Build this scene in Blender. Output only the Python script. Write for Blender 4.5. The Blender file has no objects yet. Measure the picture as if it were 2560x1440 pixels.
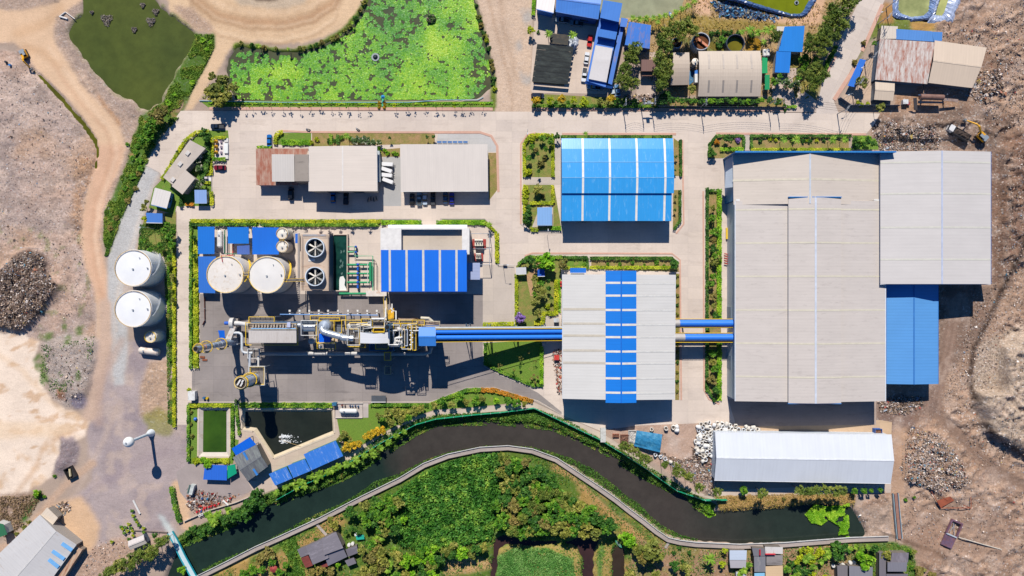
import bpy,math,random
import numpy as np
from mathutils import Vector
R=math.radians
random.seed(11);RNG=np.random.default_rng(11)
scene=bpy.context.scene
COL=scene.collection
# ------------------------------------------------------------------ camera, sky, sun, exposure
S=0.15
H=260.0
def P(x,y,z=0.0):
 k=(1-z/H)*S
 return Vector(((x-1280)*k,(720-y)*k,z))
cam=bpy.data.cameras.new("camera")
cam.sensor_width=36.0
cam.lens=36.0*H/(2560*S)
cam.clip_start=1.0;cam.clip_end=6000
co=bpy.data.objects.new("camera",cam);COL.objects.link(co)
co.location=(0,0,H);scene.camera=co
SUN_EL,SUN_AZ=R(45.5),math.atan2(-14,101)
w=bpy.data.worlds.new("World");scene.world=w;w.use_nodes=True
nt=w.node_tree
sky=nt.nodes.new("ShaderNodeTexSky");sky.sky_type='NISHITA';sky.sun_disc=False
sky.sun_elevation=SUN_EL;sky.sun_rotation=SUN_AZ
sky.air_density=1.0;sky.dust_density=0.1;sky.ozone_density=7.0
bg=nt.nodes["Background"];bg.inputs[1].default_value=0.05
tint=nt.nodes.new("ShaderNodeMix");tint.data_type='RGBA';tint.blend_type='MULTIPLY';tint.inputs[0].default_value=1.0
tint.inputs[7].default_value=(0.55,1.08,1.5,1)
nt.links.new(sky.outputs[0],tint.inputs[6]);nt.links.new(tint.outputs[2],bg.inputs[0])
sl=bpy.data.lights.new("sun",'SUN');sl.energy=5.0;sl.angle=R(0.5);sl.color=(1.0,0.945,0.865)
so=bpy.data.objects.new("sun",sl);COL.objects.link(so)
sd=Vector((math.sin(SUN_AZ)*math.cos(SUN_EL),math.cos(SUN_AZ)*math.cos(SUN_EL),math.sin(SUN_EL)))
so.rotation_euler=sd.to_track_quat('Z','Y').to_euler();so.location=sd*300
vs=scene.view_settings
vs.view_transform='Standard';vs.look='None';vs.gamma=1.0;vs.use_curve_mapping=False
vs.exposure=0.22
try:
 scene.cycles.max_bounces=5;scene.cycles.diffuse_bounces=2;scene.cycles.glossy_bounces=2
 scene.cycles.transparent_max_bounces=4;scene.cycles.use_denoising=True
except Exception:pass
# ------------------------------------------------------------------ colours and materials
F=0.80
def lin(c):c/=255.0;return c/12.92 if c<=0.04045 else((c+0.055)/1.055)**2.4
def hx(h,f=F):
 h=h.lstrip('#');return tuple(lin(int(h[i:i+2],16))*f for i in(0,2,4))
MATS={}
def node(nt,t,**kw):
 n=nt.nodes.new(t)
 for k,v in kw.items():setattr(n,k,v)
 return n
def base_mat(name):
 m=bpy.data.materials.new(name);m.use_nodes=True
 return m,m.node_tree,m.node_tree.nodes["Principled BSDF"]
def mixc(nt,fac,a,b,mode='MIX'):
 n=node(nt,"ShaderNodeMix",data_type='RGBA',blend_type=mode)
 for s,v in((n.inputs[0],fac),(n.inputs[6],a),(n.inputs[7],b)):
  if hasattr(v,'is_output'):nt.links.new(v,s)
  elif isinstance(v,(int,float)):s.default_value=v
  else:s.default_value=(*v[:3],1)
 return n.outputs[2]
def ramp(nt,src,stops):
 n=node(nt,"ShaderNodeValToRGB");e=n.color_ramp.elements
 while len(e)<len(stops):e.new(0.5)
 for i,(p,c)in enumerate(stops):
  e[i].position=p;e[i].color=(c,c,c,1)if isinstance(c,(int,float))else(*c[:3],1)
 nt.links.new(src,n.inputs[0]);return n.outputs[0]
def noise(nt,vec,scale,detail=3,rough=0.55):
 n=node(nt,"ShaderNodeTexNoise");n.inputs["Scale"].default_value=scale
 n.inputs["Detail"].default_value=detail;n.inputs["Roughness"].default_value=rough
 nt.links.new(vec,n.inputs["Vector"]);return n.outputs[0]
def objvec(nt):return node(nt,"ShaderNodeTexCoord").outputs["Object"]
def posvec(nt):return node(nt,"ShaderNodeNewGeometry").outputs["Position"]
def bumpn(nt,b,h,strength=0.3,dist=0.1):
 n=node(nt,"ShaderNodeBump");n.inputs["Strength"].default_value=strength;n.inputs["Distance"].default_value=dist
 nt.links.new(h,n.inputs["Height"]);nt.links.new(n.outputs[0],b.inputs["Normal"])
def mat(hexc,rough=0.6,metal=0.0,var=0.14,scale=0.6,name=None,dirt=None,spec=0.5):
 """painted / plain surface with blotchy variation and dirt"""
 key=('m',hexc,rough,metal,var,scale,dirt)
 if key in MATS:return MATS[key]
 m,nt,b=base_mat(name or "surface_"+hexc.strip('#'))
 c=hx(hexc);v=posvec(nt)
 n1=noise(nt,v,scale,4,0.6)
 f=ramp(nt,n1,[(0.3,1-var),(0.7,1+var*0.5)])
 col=mixc(nt,1.0,c,f,'MULTIPLY')
 if dirt:
  n2=noise(nt,v,0.9,6,0.7)
  col=mixc(nt,ramp(nt,n2,[(0.5,0.0),(0.72,0.75)]),col,hx(dirt))
 nt.links.new(col,b.inputs["Base Color"])
 b.inputs["Roughness"].default_value=rough;b.inputs["Metallic"].default_value=metal
 b.inputs["Specular IOR Level"].default_value=spec
 MATS[key]=m;return m
def roofmat(hexc,ang=0.0,period=1.0,amt=0.10,rough=0.45,stain=None,stain_amt=0.5,metal=0.0,var=0.035):
 """profiled metal sheet: ribs, sheet-to-sheet tint, weather stains. ribs run along direction ang (deg)"""
 key=('r',hexc,round(ang,1),period,amt,rough,stain,stain_amt,metal,var)
 if key in MATS:return MATS[key]
 m,nt,b=base_mat("roof_sheet_"+hexc.strip('#'))
 mp=node(nt,"ShaderNodeMapping");mp.inputs["Rotation"].default_value=(0,0,R(90-ang))
 nt.links.new(posvec(nt),mp.inputs[0]);v=mp.outputs[0]
 wv=node(nt,"ShaderNodeTexWave",wave_type='BANDS',bands_direction='X',wave_profile='SIN')
 wv.inputs["Scale"].default_value=0.314/period;wv.inputs["Distortion"].default_value=0
 nt.links.new(v,wv.inputs["Vector"])
 c=hx(hexc)
 st=node(nt,"ShaderNodeMapping");st.inputs["Scale"].default_value=(1.1,0.07,0.02)
 nt.links.new(v,st.inputs[0])
 col=mixc(nt,1.0,c,ramp(nt,noise(nt,st.outputs[0],0.9,3,0.7),[(0.3,1-var),(0.7,1+var)]),'MULTIPLY')
 col=mixc(nt,1.0,col,ramp(nt,noise(nt,v,0.12,4,0.6),[(0.3,1-var),(0.7,1+var*0.6)]),'MULTIPLY')
 col=mixc(nt,1.0,col,ramp(nt,wv.outputs[0],[(0.0,1-amt*0.6),(0.4,1.0),(1.0,1.0)]),'MULTIPLY')
 if stain:
  ss=node(nt,"ShaderNodeMapping");ss.inputs["Scale"].default_value=(1.0,0.22,0.1)
  nt.links.new(v,ss.inputs[0])
  n3=noise(nt,ss.outputs[0],1.1,6,0.75)
  col=mixc(nt,ramp(nt,n3,[(0.60-0.3*stain_amt,0.0),(0.78-0.2*stain_amt,0.9)]),col,hx(stain))
 nt.links.new(col,b.inputs["Base Color"])
 b.inputs["Roughness"].default_value=rough;b.inputs["Metallic"].default_value=metal
 bumpn(nt,b,wv.outputs[0],0.03,0.03)
 MATS[key]=m;return m
def concrete(hexc,joint=6.0,var=0.12,jdark=0.80,stain='#8a7668',samt=0.25,ang=0.0):
 key=('c',hexc,joint,var,jdark,stain,samt,ang)
 if key in MATS:return MATS[key]
 m,nt,b=base_mat("concrete_"+hexc.strip('#'))
 v0=posvec(nt)
 mp=node(nt,"ShaderNodeMapping");mp.inputs["Rotation"].default_value=(0,0,R(ang));nt.links.new(v0,mp.inputs[0]);v=mp.outputs[0]
 c=hx(hexc)
 br=node(nt,"ShaderNodeTexBrick");br.offset=0.0
 br.inputs["Scale"].default_value=1.0;br.inputs["Brick Width"].default_value=joint;br.inputs["Row Height"].default_value=joint*0.7
 br.inputs["Mortar Size"].default_value=0.05;br.inputs["Mortar Smooth"].default_value=0.2
 br.inputs["Color1"].default_value=(1,1,1,1);br.inputs["Color2"].default_value=(0.90,0.90,0.915,1)
 br.inputs["Mortar"].default_value=(jdark,jdark,jdark,1)
 nt.links.new(v,br.inputs["Vector"])
 col=mixc(nt,1.0,c,br.outputs[0],'MULTIPLY')
 col=mixc(nt,1.0,col,ramp(nt,noise(nt,v,0.07,5,0.6),[(0.3,1-var),(0.7,1+var*0.5)]),'MULTIPLY')
 col=mixc(nt,1.0,col,ramp(nt,noise(nt,v,1.3,4,0.7),[(0.3,0.95),(0.7,1.03)]),'MULTIPLY')
 ss=node(nt,"ShaderNodeMapping");ss.inputs["Scale"].default_value=(0.25,1.0,1.0);nt.links.new(v,ss.inputs[0])
 col=mixc(nt,ramp(nt,noise(nt,ss.outputs[0],0.28,6,0.72),[(0.55,0.0),(0.85,samt*2)]),col,hx(stain))
 nt.links.new(col,b.inputs["Base Color"]);b.inputs["Roughness"].default_value=0.85
 MATS[key]=m;return m
def grassmat(hexc,dry='#a58c52',amt=0.4,scale=0.35):
 key=('g',hexc,dry,amt,scale)
 if key in MATS:return MATS[key]
 m,nt,b=base_mat("grass_"+hexc.strip('#'));v=posvec(nt)
 col=mixc(nt,ramp(nt,noise(nt,v,scale,5,0.65),[(0.62-0.3*amt,0.0),(0.8-0.2*amt,0.85)]),hx(hexc),hx(dry))
 col=mixc(nt,1.0,col,ramp(nt,noise(nt,v,2.6,4,0.7),[(0.3,0.66),(0.7,1.25)]),'MULTIPLY')
 nt.links.new(col,b.inputs["Base Color"]);b.inputs["Roughness"].default_value=0.9
 bumpn(nt,b,noise(nt,v,4.0,4,0.7),0.6,0.25)
 MATS[key]=m;return m
def watermat(hexc,hex2,rough=0.12,scale=0.05,spec=0.3,name="water",xr=None):
 m,nt,b=base_mat(name);v=posvec(nt)
 nn=noise(nt,v,scale,5,0.6);f=ramp(nt,nn,[(0.38,0.0),(0.62,1.0)])
 if xr:
  dt=node(nt,"ShaderNodeVectorMath",operation='DOT_PRODUCT');dt.inputs[1].default_value=(1/300,0.3/300,0);nt.links.new(v,dt.inputs[0])
  ad=node(nt,"ShaderNodeMath",operation='MULTIPLY_ADD');nt.links.new(nn,ad.inputs[0]);ad.inputs[1].default_value=0.12;nt.links.new(dt.outputs["Value"],ad.inputs[2])
  a2=node(nt,"ShaderNodeMath",operation='ADD');nt.links.new(ad.outputs[0],a2.inputs[0]);a2.inputs[1].default_value=0.44
  f=ramp(nt,a2.outputs[0],[(p,q)for p,q in xr])
 col=mixc(nt,f,hx(hexc),hx(hex2))
 col=mixc(nt,1.0,col,ramp(nt,noise(nt,v,0.22,5,0.7),[(0.35,0.86),(0.7,1.16)]),'MULTIPLY')
 nt.links.new(col,b.inputs["Base Color"]);b.inputs["Roughness"].default_value=rough
 b.inputs["Specular IOR Level"].default_value=spec
 bumpn(nt,b,noise(nt,v,1.6,3,0.6),0.08,0.1)
 return m
def leafmat(name,stops,rough=0.6,trans=0.15,gain=(.86,.82,.76)):
 """foliage: colour picked per leaf face from the face attribute v, shifted a little per plant"""
 if name in MATS:return MATS[name]
 m,nt,b=base_mat(name)
 a=node(nt,"ShaderNodeAttribute",attribute_name="v")
 oi=node(nt,"ShaderNodeObjectInfo")
 col=ramp(nt,a.outputs["Fac"],[(p,tuple(x*g for x,g in zip(hx(c,1.0),gain)))for p,c in stops])
 col=mixc(nt,1.0,col,ramp(nt,oi.outputs["Random"],[(0.0,(0.82,0.85,0.8)),(0.5,(1,1,1)),(1.0,(1.18,1.08,0.95))]),'MULTIPLY')
 nt.links.new(col,b.inputs["Base Color"]);b.inputs["Roughness"].default_value=rough
 b.inputs["Specular IOR Level"].default_value=0.25
 if trans:
  t=node(nt,"ShaderNodeBsdfTranslucent");nt.links.new(col,t.inputs[0])
  mx=node(nt,"ShaderNodeMixShader");mx.inputs[0].default_value=trans
  nt.links.new(b.outputs[0],mx.inputs[1]);nt.links.new(t.outputs[0],mx.inputs[2])
  nt.links.new(mx.outputs[0],nt.nodes["Material Output"].inputs[0])
 MATS[name]=m;return m
def piecemat(name,stops,rough=0.8):
 """loose pieces: colour per face from attribute v"""
 if name in MATS:return MATS[name]
 m,nt,b=base_mat(name)
 a=node(nt,"ShaderNodeAttribute",attribute_name="v")
 r=node(nt,"ShaderNodeValToRGB");r.color_ramp.interpolation='CONSTANT';e=r.color_ramp.elements
 while len(e)<len(stops):e.new(0.5)
 for i,(p,c)in enumerate(stops):e[i].position=p;e[i].color=(*hx(c),1)
 nt.links.new(a.outputs["Fac"],r.inputs[0])
 nt.links.new(r.outputs[0],b.inputs["Base Color"]);b.inputs["Roughness"].default_value=rough
 MATS[name]=m;return m
# ------------------------------------------------------------------ objects
BASE={}
def finish(me,name,m,parent,base):
 if m is not None:
  for mm in(m if isinstance(m,(list,tuple))else[m]):me.materials.append(mm)
 o=bpy.data.objects.new(name,me);COL.objects.link(o)
 if parent is not None:
  o.parent=parent;BASE[o]=BASE[parent]
 else:
  o.location=base;BASE[o]=Vector(base)
 return o
def tag(o,label=None,cat=None,group=None,kind=None):
 if label:o["label"]=label
 if cat:o["category"]=cat
 if group:o["group"]=group
 if kind:o["kind"]=kind
 return o
def thing(name,label,cat,loc,group=None,rz=0.0):
 o=bpy.data.objects.new(name,None);COL.objects.link(o);o.empty_display_size=0.5
 o.location=loc;o.rotation_euler=(0,0,rz);BASE[o]=Vector(loc)
 return tag(o,label,cat,group)
class MB:
 def __init__(s):s.v=[];s.f=[];s.mi=[]
 def add(s,vs,fs,mi=0):
  n=len(s.v);s.v+=[tuple(p)for p in vs];s.f+=[tuple(i+n for i in f)for f in fs];s.mi+=[mi]*len(fs);return s
 def box(s,x0,y0,z0,x1,y1,z1,mi=0):
  return s.prism([(x0,y0),(x1,y0),(x1,y1),(x0,y1)],z0,z1,mi)
 def obox(s,cx,cy,ang,l,wd,z0,z1,mi=0,cz=0):
  c,d=math.cos(ang),math.sin(ang)
  pts=[(cx+a*c-b*d,cy+a*d+b*c)for a,b in((-l/2,-wd/2),(l/2,-wd/2),(l/2,wd/2),(-l/2,wd/2))]
  return s.prism(pts,z0,z1,mi)
 def prism(s,pts,z0,z1,mi=0,taper=1.0):
  a=sum(p[0]*q[1]-q[0]*p[1]for p,q in zip(pts,list(pts[1:])+[pts[0]]))
  pts=list(pts)if a>0 else list(pts)[::-1]
  n=len(pts);cx=sum(p[0]for p in pts)/n;cy=sum(p[1]for p in pts)/n
  vs=[(p[0],p[1],z0)for p in pts]+[(cx+(p[0]-cx)*taper,cy+(p[1]-cy)*taper,z1)for p in pts]
  fs=[tuple(range(n))[::-1],tuple(range(n,2*n))]+[(i,(i+1)%n,n+(i+1)%n,n+i)for i in range(n)]
  return s.add(vs,fs,mi)
 def cyl(s,x,y,z0,z1,r,n=24,r2=None,mi=0):
  r2=r if r2 is None else r2
  vs=[(x+r*math.cos(2*math.pi*i/n),y+r*math.sin(2*math.pi*i/n),z0)for i in range(n)]
  vs+=[(x+r2*math.cos(2*math.pi*i/n),y+r2*math.sin(2*math.pi*i/n),z1)for i in range(n)]
  fs=[tuple(range(n))[::-1],tuple(range(n,2*n))]+[(i,(i+1)%n,n+(i+1)%n,n+i)for i in range(n)]
  return s.add(vs,fs,mi)
 def ring(s,x,y,z0,z1,ro,ri,n=32,mi=0):
  vs=[]
  for r,z in((ro,z0),(ro,z1),(ri,z1),(ri,z0)):
   vs+=[(x+r*math.cos(2*math.pi*i/n),y+r*math.sin(2*math.pi*i/n),z)for i in range(n)]
  fs=[]
  for k in range(4):
   for i in range(n):
    j=(i+1)%n;a=k*n;b=((k+1)%4)*n
    fs.append((a+i,a+j,b+j,b+i))
  return s.add(vs,fs,mi)
 def lathe(s,x,y,prof,n=24,mi=0):
  vs=[];m=len(prof)
  for r,z in prof:vs+=[(x+r*math.cos(2*math.pi*i/n),y+r*math.sin(2*math.pi*i/n),z)for i in range(n)]
  fs=[tuple(range(n))[::-1],tuple(range((m-1)*n,m*n))]
  for k in range(m-1):
   for i in range(n):
    j=(i+1)%n;fs.append((k*n+i,k*n+j,(k+1)*n+j,(k+1)*n+i))
  return s.add(vs,fs,mi)
 def tube(s,pts,r,n=8,mi=0):
  pts=[Vector(p)for p in pts];m=len(pts);vs=[]
  rr=r if isinstance(r,(list,tuple))else[r]*m
  up=None
  for i,p in enumerate(pts):
   t=(pts[min(i+1,m-1)]-pts[max(i-1,0)]).normalized()
   if up is None:up=Vector((0,0,1))if abs(t.z)<0.9 else Vector((1,0,0))
   a=t.cross(up)
   if a.length<1e-4:a=t.cross(Vector((0,1,0.01)))
   a.normalize();b=a.cross(t).normalized()
   if abs(t.z)>=0.9:up=b
   for k in range(n):
    q=2*math.pi*k/n;vs.append(p+(a*math.cos(q)+b*math.sin(q))*rr[i])
  fs=[tuple(range(n))[::-1],tuple(range((m-1)*n,m*n))]
  for i in range(m-1):
   for k in range(n):
    j=(k+1)%n;fs.append((i*n+k,i*n+j,(i+1)*n+j,(i+1)*n+k))
  return s.add(vs,fs,mi)
 def sphere(s,c,r,n=12,mi=0,sz=1.0,zmin=-1.0):
  c=Vector(c);prof=[]
  m=max(4,n//2)
  a0=math.asin(zmin)
  for i in range(m+1):
   a=a0+(math.pi/2-a0)*i/m;prof.append((max(r*math.cos(a),1e-3),c.z+r*math.sin(a)*sz))
  return s.lathe(c.x,c.y,prof,n,mi)
 def slab(s,q,t=0.12,mi=0):
  q=[Vector(p)for p in q]
  nrm=(q[1]-q[0]).cross(q[-1]-q[0])
  if nrm.z<0:q=q[::-1]
  n=len(q);vs=[p-Vector((0,0,t))for p in q]+q
  fs=[tuple(range(n))[::-1],tuple(range(n,2*n))]+[(i,(i+1)%n,n+(i+1)%n,n+i)for i in range(n)]
  return s.add(vs,fs,mi)
 def poly(s,pts,mi=0):
  pts=[tuple(p)for p in pts]
  a=sum(p[0]*q[1]-q[0]*p[1]for p,q in zip(pts,pts[1:]+pts[:1]))
  if a<0:pts=pts[::-1]
  return s.add(pts,[tuple(range(len(pts)))],mi)
 def build(s,name,m,parent=None,base=None,smooth=False):
  if parent is not None:b=BASE[parent]
  elif base is not None:b=Vector(base)
  else:
   xs=[p[0]for p in s.v];ys=[p[1]for p in s.v]
   b=Vector(((min(xs)+max(xs))/2,(min(ys)+max(ys))/2,min(p[2]for p in s.v)))
  me=bpy.data.meshes.new(name)
  me.from_pydata([(p[0]-b.x,p[1]-b.y,p[2]-b.z)for p in s.v],[],s.f)
  if any(s.mi):me.polygons.foreach_set("material_index",s.mi)
  if smooth:me.polygons.foreach_set("use_smooth",[True]*len(s.f))
  me.update()
  return finish(me,name,m,parent,b)
def sheet(name,pts,z,m,kind='structure',label=None,cat=None):
 """flat ground sheet from photo points"""
 o=MB().poly([P(x,y,0).xy.to_tuple()+(z,)for x,y in pts]).build(name,m)
 return tag(o,label,cat,kind=kind)
def quads(name,c,u,v,val,m,parent=None,base=(0,0,0),extra=None):
 """many loose quads: centres c, half axes u and v, face attribute val (numpy)"""
 n=len(c);b=np.array(base if parent is None else BASE[parent])
 if parent is not None:b=np.array(BASE[parent])
 vs=np.empty((n,4,3));vs[:,0]=c-u-v;vs[:,1]=c+u-v;vs[:,2]=c+u+v;vs[:,3]=c-u+v
 vs=vs.reshape(-1,3)-b
 me=bpy.data.meshes.new(name)
 me.vertices.add(4*n);me.vertices.foreach_set("co",vs.astype(np.float32).ravel())
 me.loops.add(4*n);me.loops.foreach_set("vertex_index",np.arange(4*n,dtype=np.int32))
 me.polygons.add(n);me.polygons.foreach_set("loop_start",np.arange(0,4*n,4,dtype=np.int32))
 me.update(calc_edges=True)
 at=me.attributes.new("v",'FLOAT','FACE');at.data.foreach_set("value",val.astype(np.float32))
 me.validate()
 if m is None:return me
 return finish(me,name,m,parent,base)
def rand_axes(n,size,flat=0.6,rng=RNG,aspect=1.0):
 """random leaf axes; flat=1 horizontal, 0 any direction"""
 nrm=rng.normal(size=(n,3));nrm[:,2]=np.abs(nrm[:,2])+flat*1.6
 nrm/=np.linalg.norm(nrm,axis=1,keepdims=True)
 t=rng.normal(size=(n,3));u=np.cross(nrm,t);u/=np.linalg.norm(u,axis=1,keepdims=True)
 v=np.cross(nrm,u);s=size*rng.uniform(0.6,1.3,size=(n,1))
 return u*s*aspect,v*s
def vnoise(x,y,seed=0):
 xi=np.floor(x).astype(np.int64);yi=np.floor(y).astype(np.int64);fx=x-xi;fy=y-yi
 fx=fx*fx*(3-2*fx);fy=fy*fy*(3-2*fy)
 def h(a,b):
  q=(a*374761393+b*668265263+seed*982451653)&0x7fffffff
  q=((q^(q>>13))*1274126177)&0x7fffffff
  return((q^(q>>16))&0xffff)/65535.0
 return(h(xi,yi)*(1-fx)+h(xi+1,yi)*fx)*(1-fy)+(h(xi,yi+1)*(1-fx)+h(xi+1,yi+1)*fx)*fy
def fbm(x,y,sc,seed=0,o=4):
 t=0;a=0.5;s=0
 for i in range(o):
  t=t+a*vnoise(x/sc,y/sc,seed+i*17);s+=a;a*=0.5;sc*=0.5
 return t/s
def inpoly(x,y,pts):
 r=np.zeros(x.shape,bool);n=len(pts)
 for i in range(n):
  x0,y0=pts[i];x1,y1=pts[(i+1)%n]
  if y0==y1:continue
  r^=((y0>y)!=(y1>y))&(x<(x1-x0)*(y-y0)/(y1-y0)+x0)
 return r
def pdist(x,y,pts):
 d=np.full(x.shape,1e9)
 for(x0,y0),(x1,y1)in zip(pts[:-1],pts[1:]):
  dx,dy=x1-x0,y1-y0;L=dx*dx+dy*dy+1e-9
  t=np.clip(((x-x0)*dx+(y-y0)*dy)/L,0,1)
  d=np.minimum(d,np.hypot(x-x0-t*dx,y-y0-t*dy))
 return d
def scatter_poly(pts,n,rng=RNG):
 """n random photo points inside polygon"""
 xs=[p[0]for p in pts];ys=[p[1]for p in pts];ox=[];
 got=0;X=[];Y=[]
 while got<n:
  x=rng.uniform(min(xs),max(xs),n*2);y=rng.uniform(min(ys),max(ys),n*2)
  k=inpoly(x,y,pts);X.append(x[k]);Y.append(y[k]);got+=k.sum()
 return np.concatenate(X)[:n],np.concatenate(Y)[:n]
# ------------------------------------------------------------------ terrain: one fine grid, cut into its kinds of ground
POND=[(200,-60),(204,8),(206,30),(182,55),(170,70),(172,92),(190,118),(212,150),(228,178),(257,202),(283,232),(326,250),(342,266),(364,277),(378,270),(408,248),(432,185),(470,130),(486,95),(474,72),(425,33),(380,-5),(372,-60)]
LILY=[(925,-60),(922,0),(900,36),(862,80),(804,114),(742,131),(690,131),(640,121),(592,118),(570,150),(566,180),(572,215),(590,248),(700,252),(1190,248),(1225,220),(1236,205),(1228,150),(1214,110),(1198,30),(1184,-5),(1180,-60)]
RIVER=[(385,1520),(425,1420),(445,1368),(470,1342),(552,1320),(640,1276),(700,1250),(790,1226),(852,1196),(922,1156),(962,1121),(1032,1081),(1092,1056),(1160,1048),(1240,1051),(1300,1053),(1380,1066),(1432,1092),(1500,1121),(1562,1156),(1602,1186),(1652,1216),(1702,1236),(1770,1288),(1820,1278),(1920,1272),(2012,1264),(2060,1262),(2130,1268),(2150,1300),(2170,1342),(2120,1352),(2000,1358),(1860,1362),(1740,1354),(1680,1344),(1620,1300),(1540,1241),(1480,1198),(1440,1170),(1390,1144),(1330,1124),(1280,1117),(1215,1122),(1120,1139),(1060,1163),(990,1202),(900,1248),(800,1300),(700,1350),(620,1390),(530,1432),(440,1480),(420,1520)]
CHAN=[(1236,1348),(1258,1336),(1330,1352),(1420,1356),(1478,1336),(1502,1340),(1486,1380),(1480,1520),(1452,1520),(1456,1400),(1440,1366),(1400,1358),(1330,1366),(1262,1362),(1244,1380),(1238,1520),(1226,1520),(1232,1380)]
DITCH=[(1532,1368),(1548,1362),(1562,1376),(1560,1520),(1528,1520)]
GREY_POND=[(1380,-60),(1720,-60),(1712,0),(1700,20),(1660,40),(1560,42),(1400,20)]
GREEN_DITCH=[(72,172),(84,174),(104,192),(134,220),(158,244),(180,272),(200,292),(214,310),(238,344),(246,372),(240,420),(234,420),(238,375),(226,348),(206,318),(190,300),(172,276),(150,250),(126,226),(100,200)]
ORANGE_POND=[(1866,98),(1882,92),(1900,96),(1906,112),(1900,128),(1866,128)]
PUDDLE=[(1776,100),(1800,110),(1816,125),(1790,128),(1774,118)]
DARKWATER=[(2118,1300),(2150,1300),(2168,1316),(2172,1345),(2116,1350)]
x0,x1,y0,y1,st=-264,2824,-224,1664,4
gx=np.arange(x0,x1+1,st,float);gy=np.arange(y0,y1+1,st,float)
GX,GY=np.meshgrid(gx,gy);NYg,NXg=GX.shape
WX=fbm(GX,GY,60,1)-0.5;WY=fbm(GX,GY,60,2)-0.5
WX2=fbm(GX,GY,14,3,2)-0.5;WY2=fbm(GX,GY,14,4,2)-0.5
def blur(a,n):
 for _ in range(n):
  p=np.pad(a,1,mode='edge')
  a=(p[1:-1,1:-1]*2+p[:-2,1:-1]+p[2:,1:-1]+p[1:-1,:-2]+p[1:-1,2:])/6
 return a
def pm(pts,warp=6,soft=1,fine=6):
 m=inpoly(GX+WX*warp*2+WX2*fine,GY+WY*warp*2+WY2*fine,pts).astype(float)
 return blur(m,soft)if soft else m
def lm(pts,wd,warp=5,soft=1):
 d=pdist(GX+WX*warp*2+WX2*4,GY+WY*warp*2+WY2*4,pts)
 return blur((d<wd).astype(float),soft)
def ell(cx,cy,rx,ry,a=0.0):
 c,s=math.cos(a),math.sin(a);dx=GX-cx;dy=GY-cy
 return((dx*c+dy*s)/rx)**2+((-dx*s+dy*c)/ry)**2
GC=np.empty((NYg,NXg,3));GC[:]=hx('#b5a090');DEB=np.zeros((NYg,NXg));HZ=np.zeros((NYg,NXg));ZONE=np.zeros((NYg,NXg),int)
def lay(m,hexc,deb=None,zone=None,f=1.0):
 global GC,DEB
 m2=(m*f)[...,None]
 GC=GC*(1-m2)+np.array(hx(hexc))*m2
 if deb is not None:DEB[:]=DEB*(1-m)+deb*m
 if zone is not None:ZONE[m>0.5]=zone
lay(pm([(-300,100),(60,130),(180,270),(240,370),(240,420),(205,560),(205,640),(240,740),(245,870),(205,1000),(130,990),(100,850),(-300,800)],6),'#c4ada0',0.5,3)
lay(ramp01:=np.clip((fbm(GX,GY,150,9)-0.48)*5,0,1)*pm([(-300,100),(60,130),(180,270),(240,370),(205,560),(245,870),(-300,800)],6),'#cfae98',None,None,0.8)
lay(np.clip((fbm(GX,GY,90,19)-0.55)*6,0,1)*pm([(-300,100),(60,130),(180,270),(240,370),(205,560),(245,870),(-300,800)],6),'#a8968e',None,None,0.6)
lay(pm([(185,390),(245,400),(228,450),(212,500),(206,560),(206,620),(190,600),(180,480)],8,3),'#c49a78',0.8,None,0.8)
RL=[(2190,285),(2330,200),(2320,80),(2400,-300),(2900,-300),(2900,1700),(2300,1700),(2235,1340),(2130,1280),(2230,1210),(2215,1000),(2170,340)]
lay(pm(RL,8),'#b3957f',0.7,3)
lay(np.clip((fbm(GX,GY,110,29)-0.5)*6,0,1)*pm(RL,8),'#c2a48e',None,None,0.8)
lay(np.clip((fbm(GX,GY,60,31)-0.56)*7,0,1)*pm(RL,8),'#8a6c5a',None,None,0.7)
lay(pm([(2185,300),(2330,290),(2440,255),(2520,300),(2490,375),(2180,375)],14,3),'#7f6b5f',1.0,None,0.85)
lay(pm([(2470,375),(2560,330),(2620,600),(2530,640),(2480,720)],12,3),'#86695a',1.0,None,0.9)
lay(pm([(2340,715),(2480,715),(2470,800),(2400,900),(2345,960)],8,3),'#8a7365',0.7,None,0.9)
lay(pm([(2440,870),(2560,800),(2700,820),(2700,1190),(2540,1150),(2460,1090),(2425,985)],8,2),'#c4b09c',0.9,3,0.9)
lay(lm([(2575,520),(2548,620),(2530,660),(2470,800),(2432,880),(2424,950),(2436,1030),(2480,1095),(2570,1150)],7,4,2),'#4f4038',0.6)
lay(lm([(2390,740),(2372,860),(2346,960),(2335,1030),(2250,1050)],17,4,3),'#93796a',0.2,1)
lay(lm([(2335,1030),(2400,1090),(2470,1165),(2600,1240)],13,4,3),'#8e7362',0.3,1)
lay(pm([(2190,1000),(2340,960),(2350,1040),(2240,1080),(2190,1060)],6,3),'#8c7468',0.5)
lay(pm([(2235,1060),(2270,1070),(2260,1260),(2235,1330),(2200,1330),(2228,1200)],4,2),'#c19f85',0.25)
lay(pm([(2260,1270),(2440,1230),(2540,1330),(2500,1400),(2290,1400),(2255,1330)],14,4),'#a98c78',0.35)
lay(pm([(2140,1265),(2230,1255),(2230,1345),(2175,1345),(2150,1310)],4,2),'#b59d8b',0.6)
lay(lm([(2260,1352),(2330,1375),(2400,1420),(2470,1500)],5,3,1),'#7a6252',0.3)
LL=pm([(-300,100),(60,130),(180,270),(240,370),(205,560),(245,870),(-300,800)],6)
lay(np.clip((fbm(GX,GY,38,23,5)-0.53)*9,0,1)*LL,'#d8c0b0',None,None,.55);lay(np.clip((fbm(GX,GY,28,24,5)-0.58)*9,0,1)*LL,'#97857a',None,None,.5);lay(np.clip((fbm(GX,GY,120,25,4)-0.55)*6,0,1)*LL,'#c59c78',None,None,.5)
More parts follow.
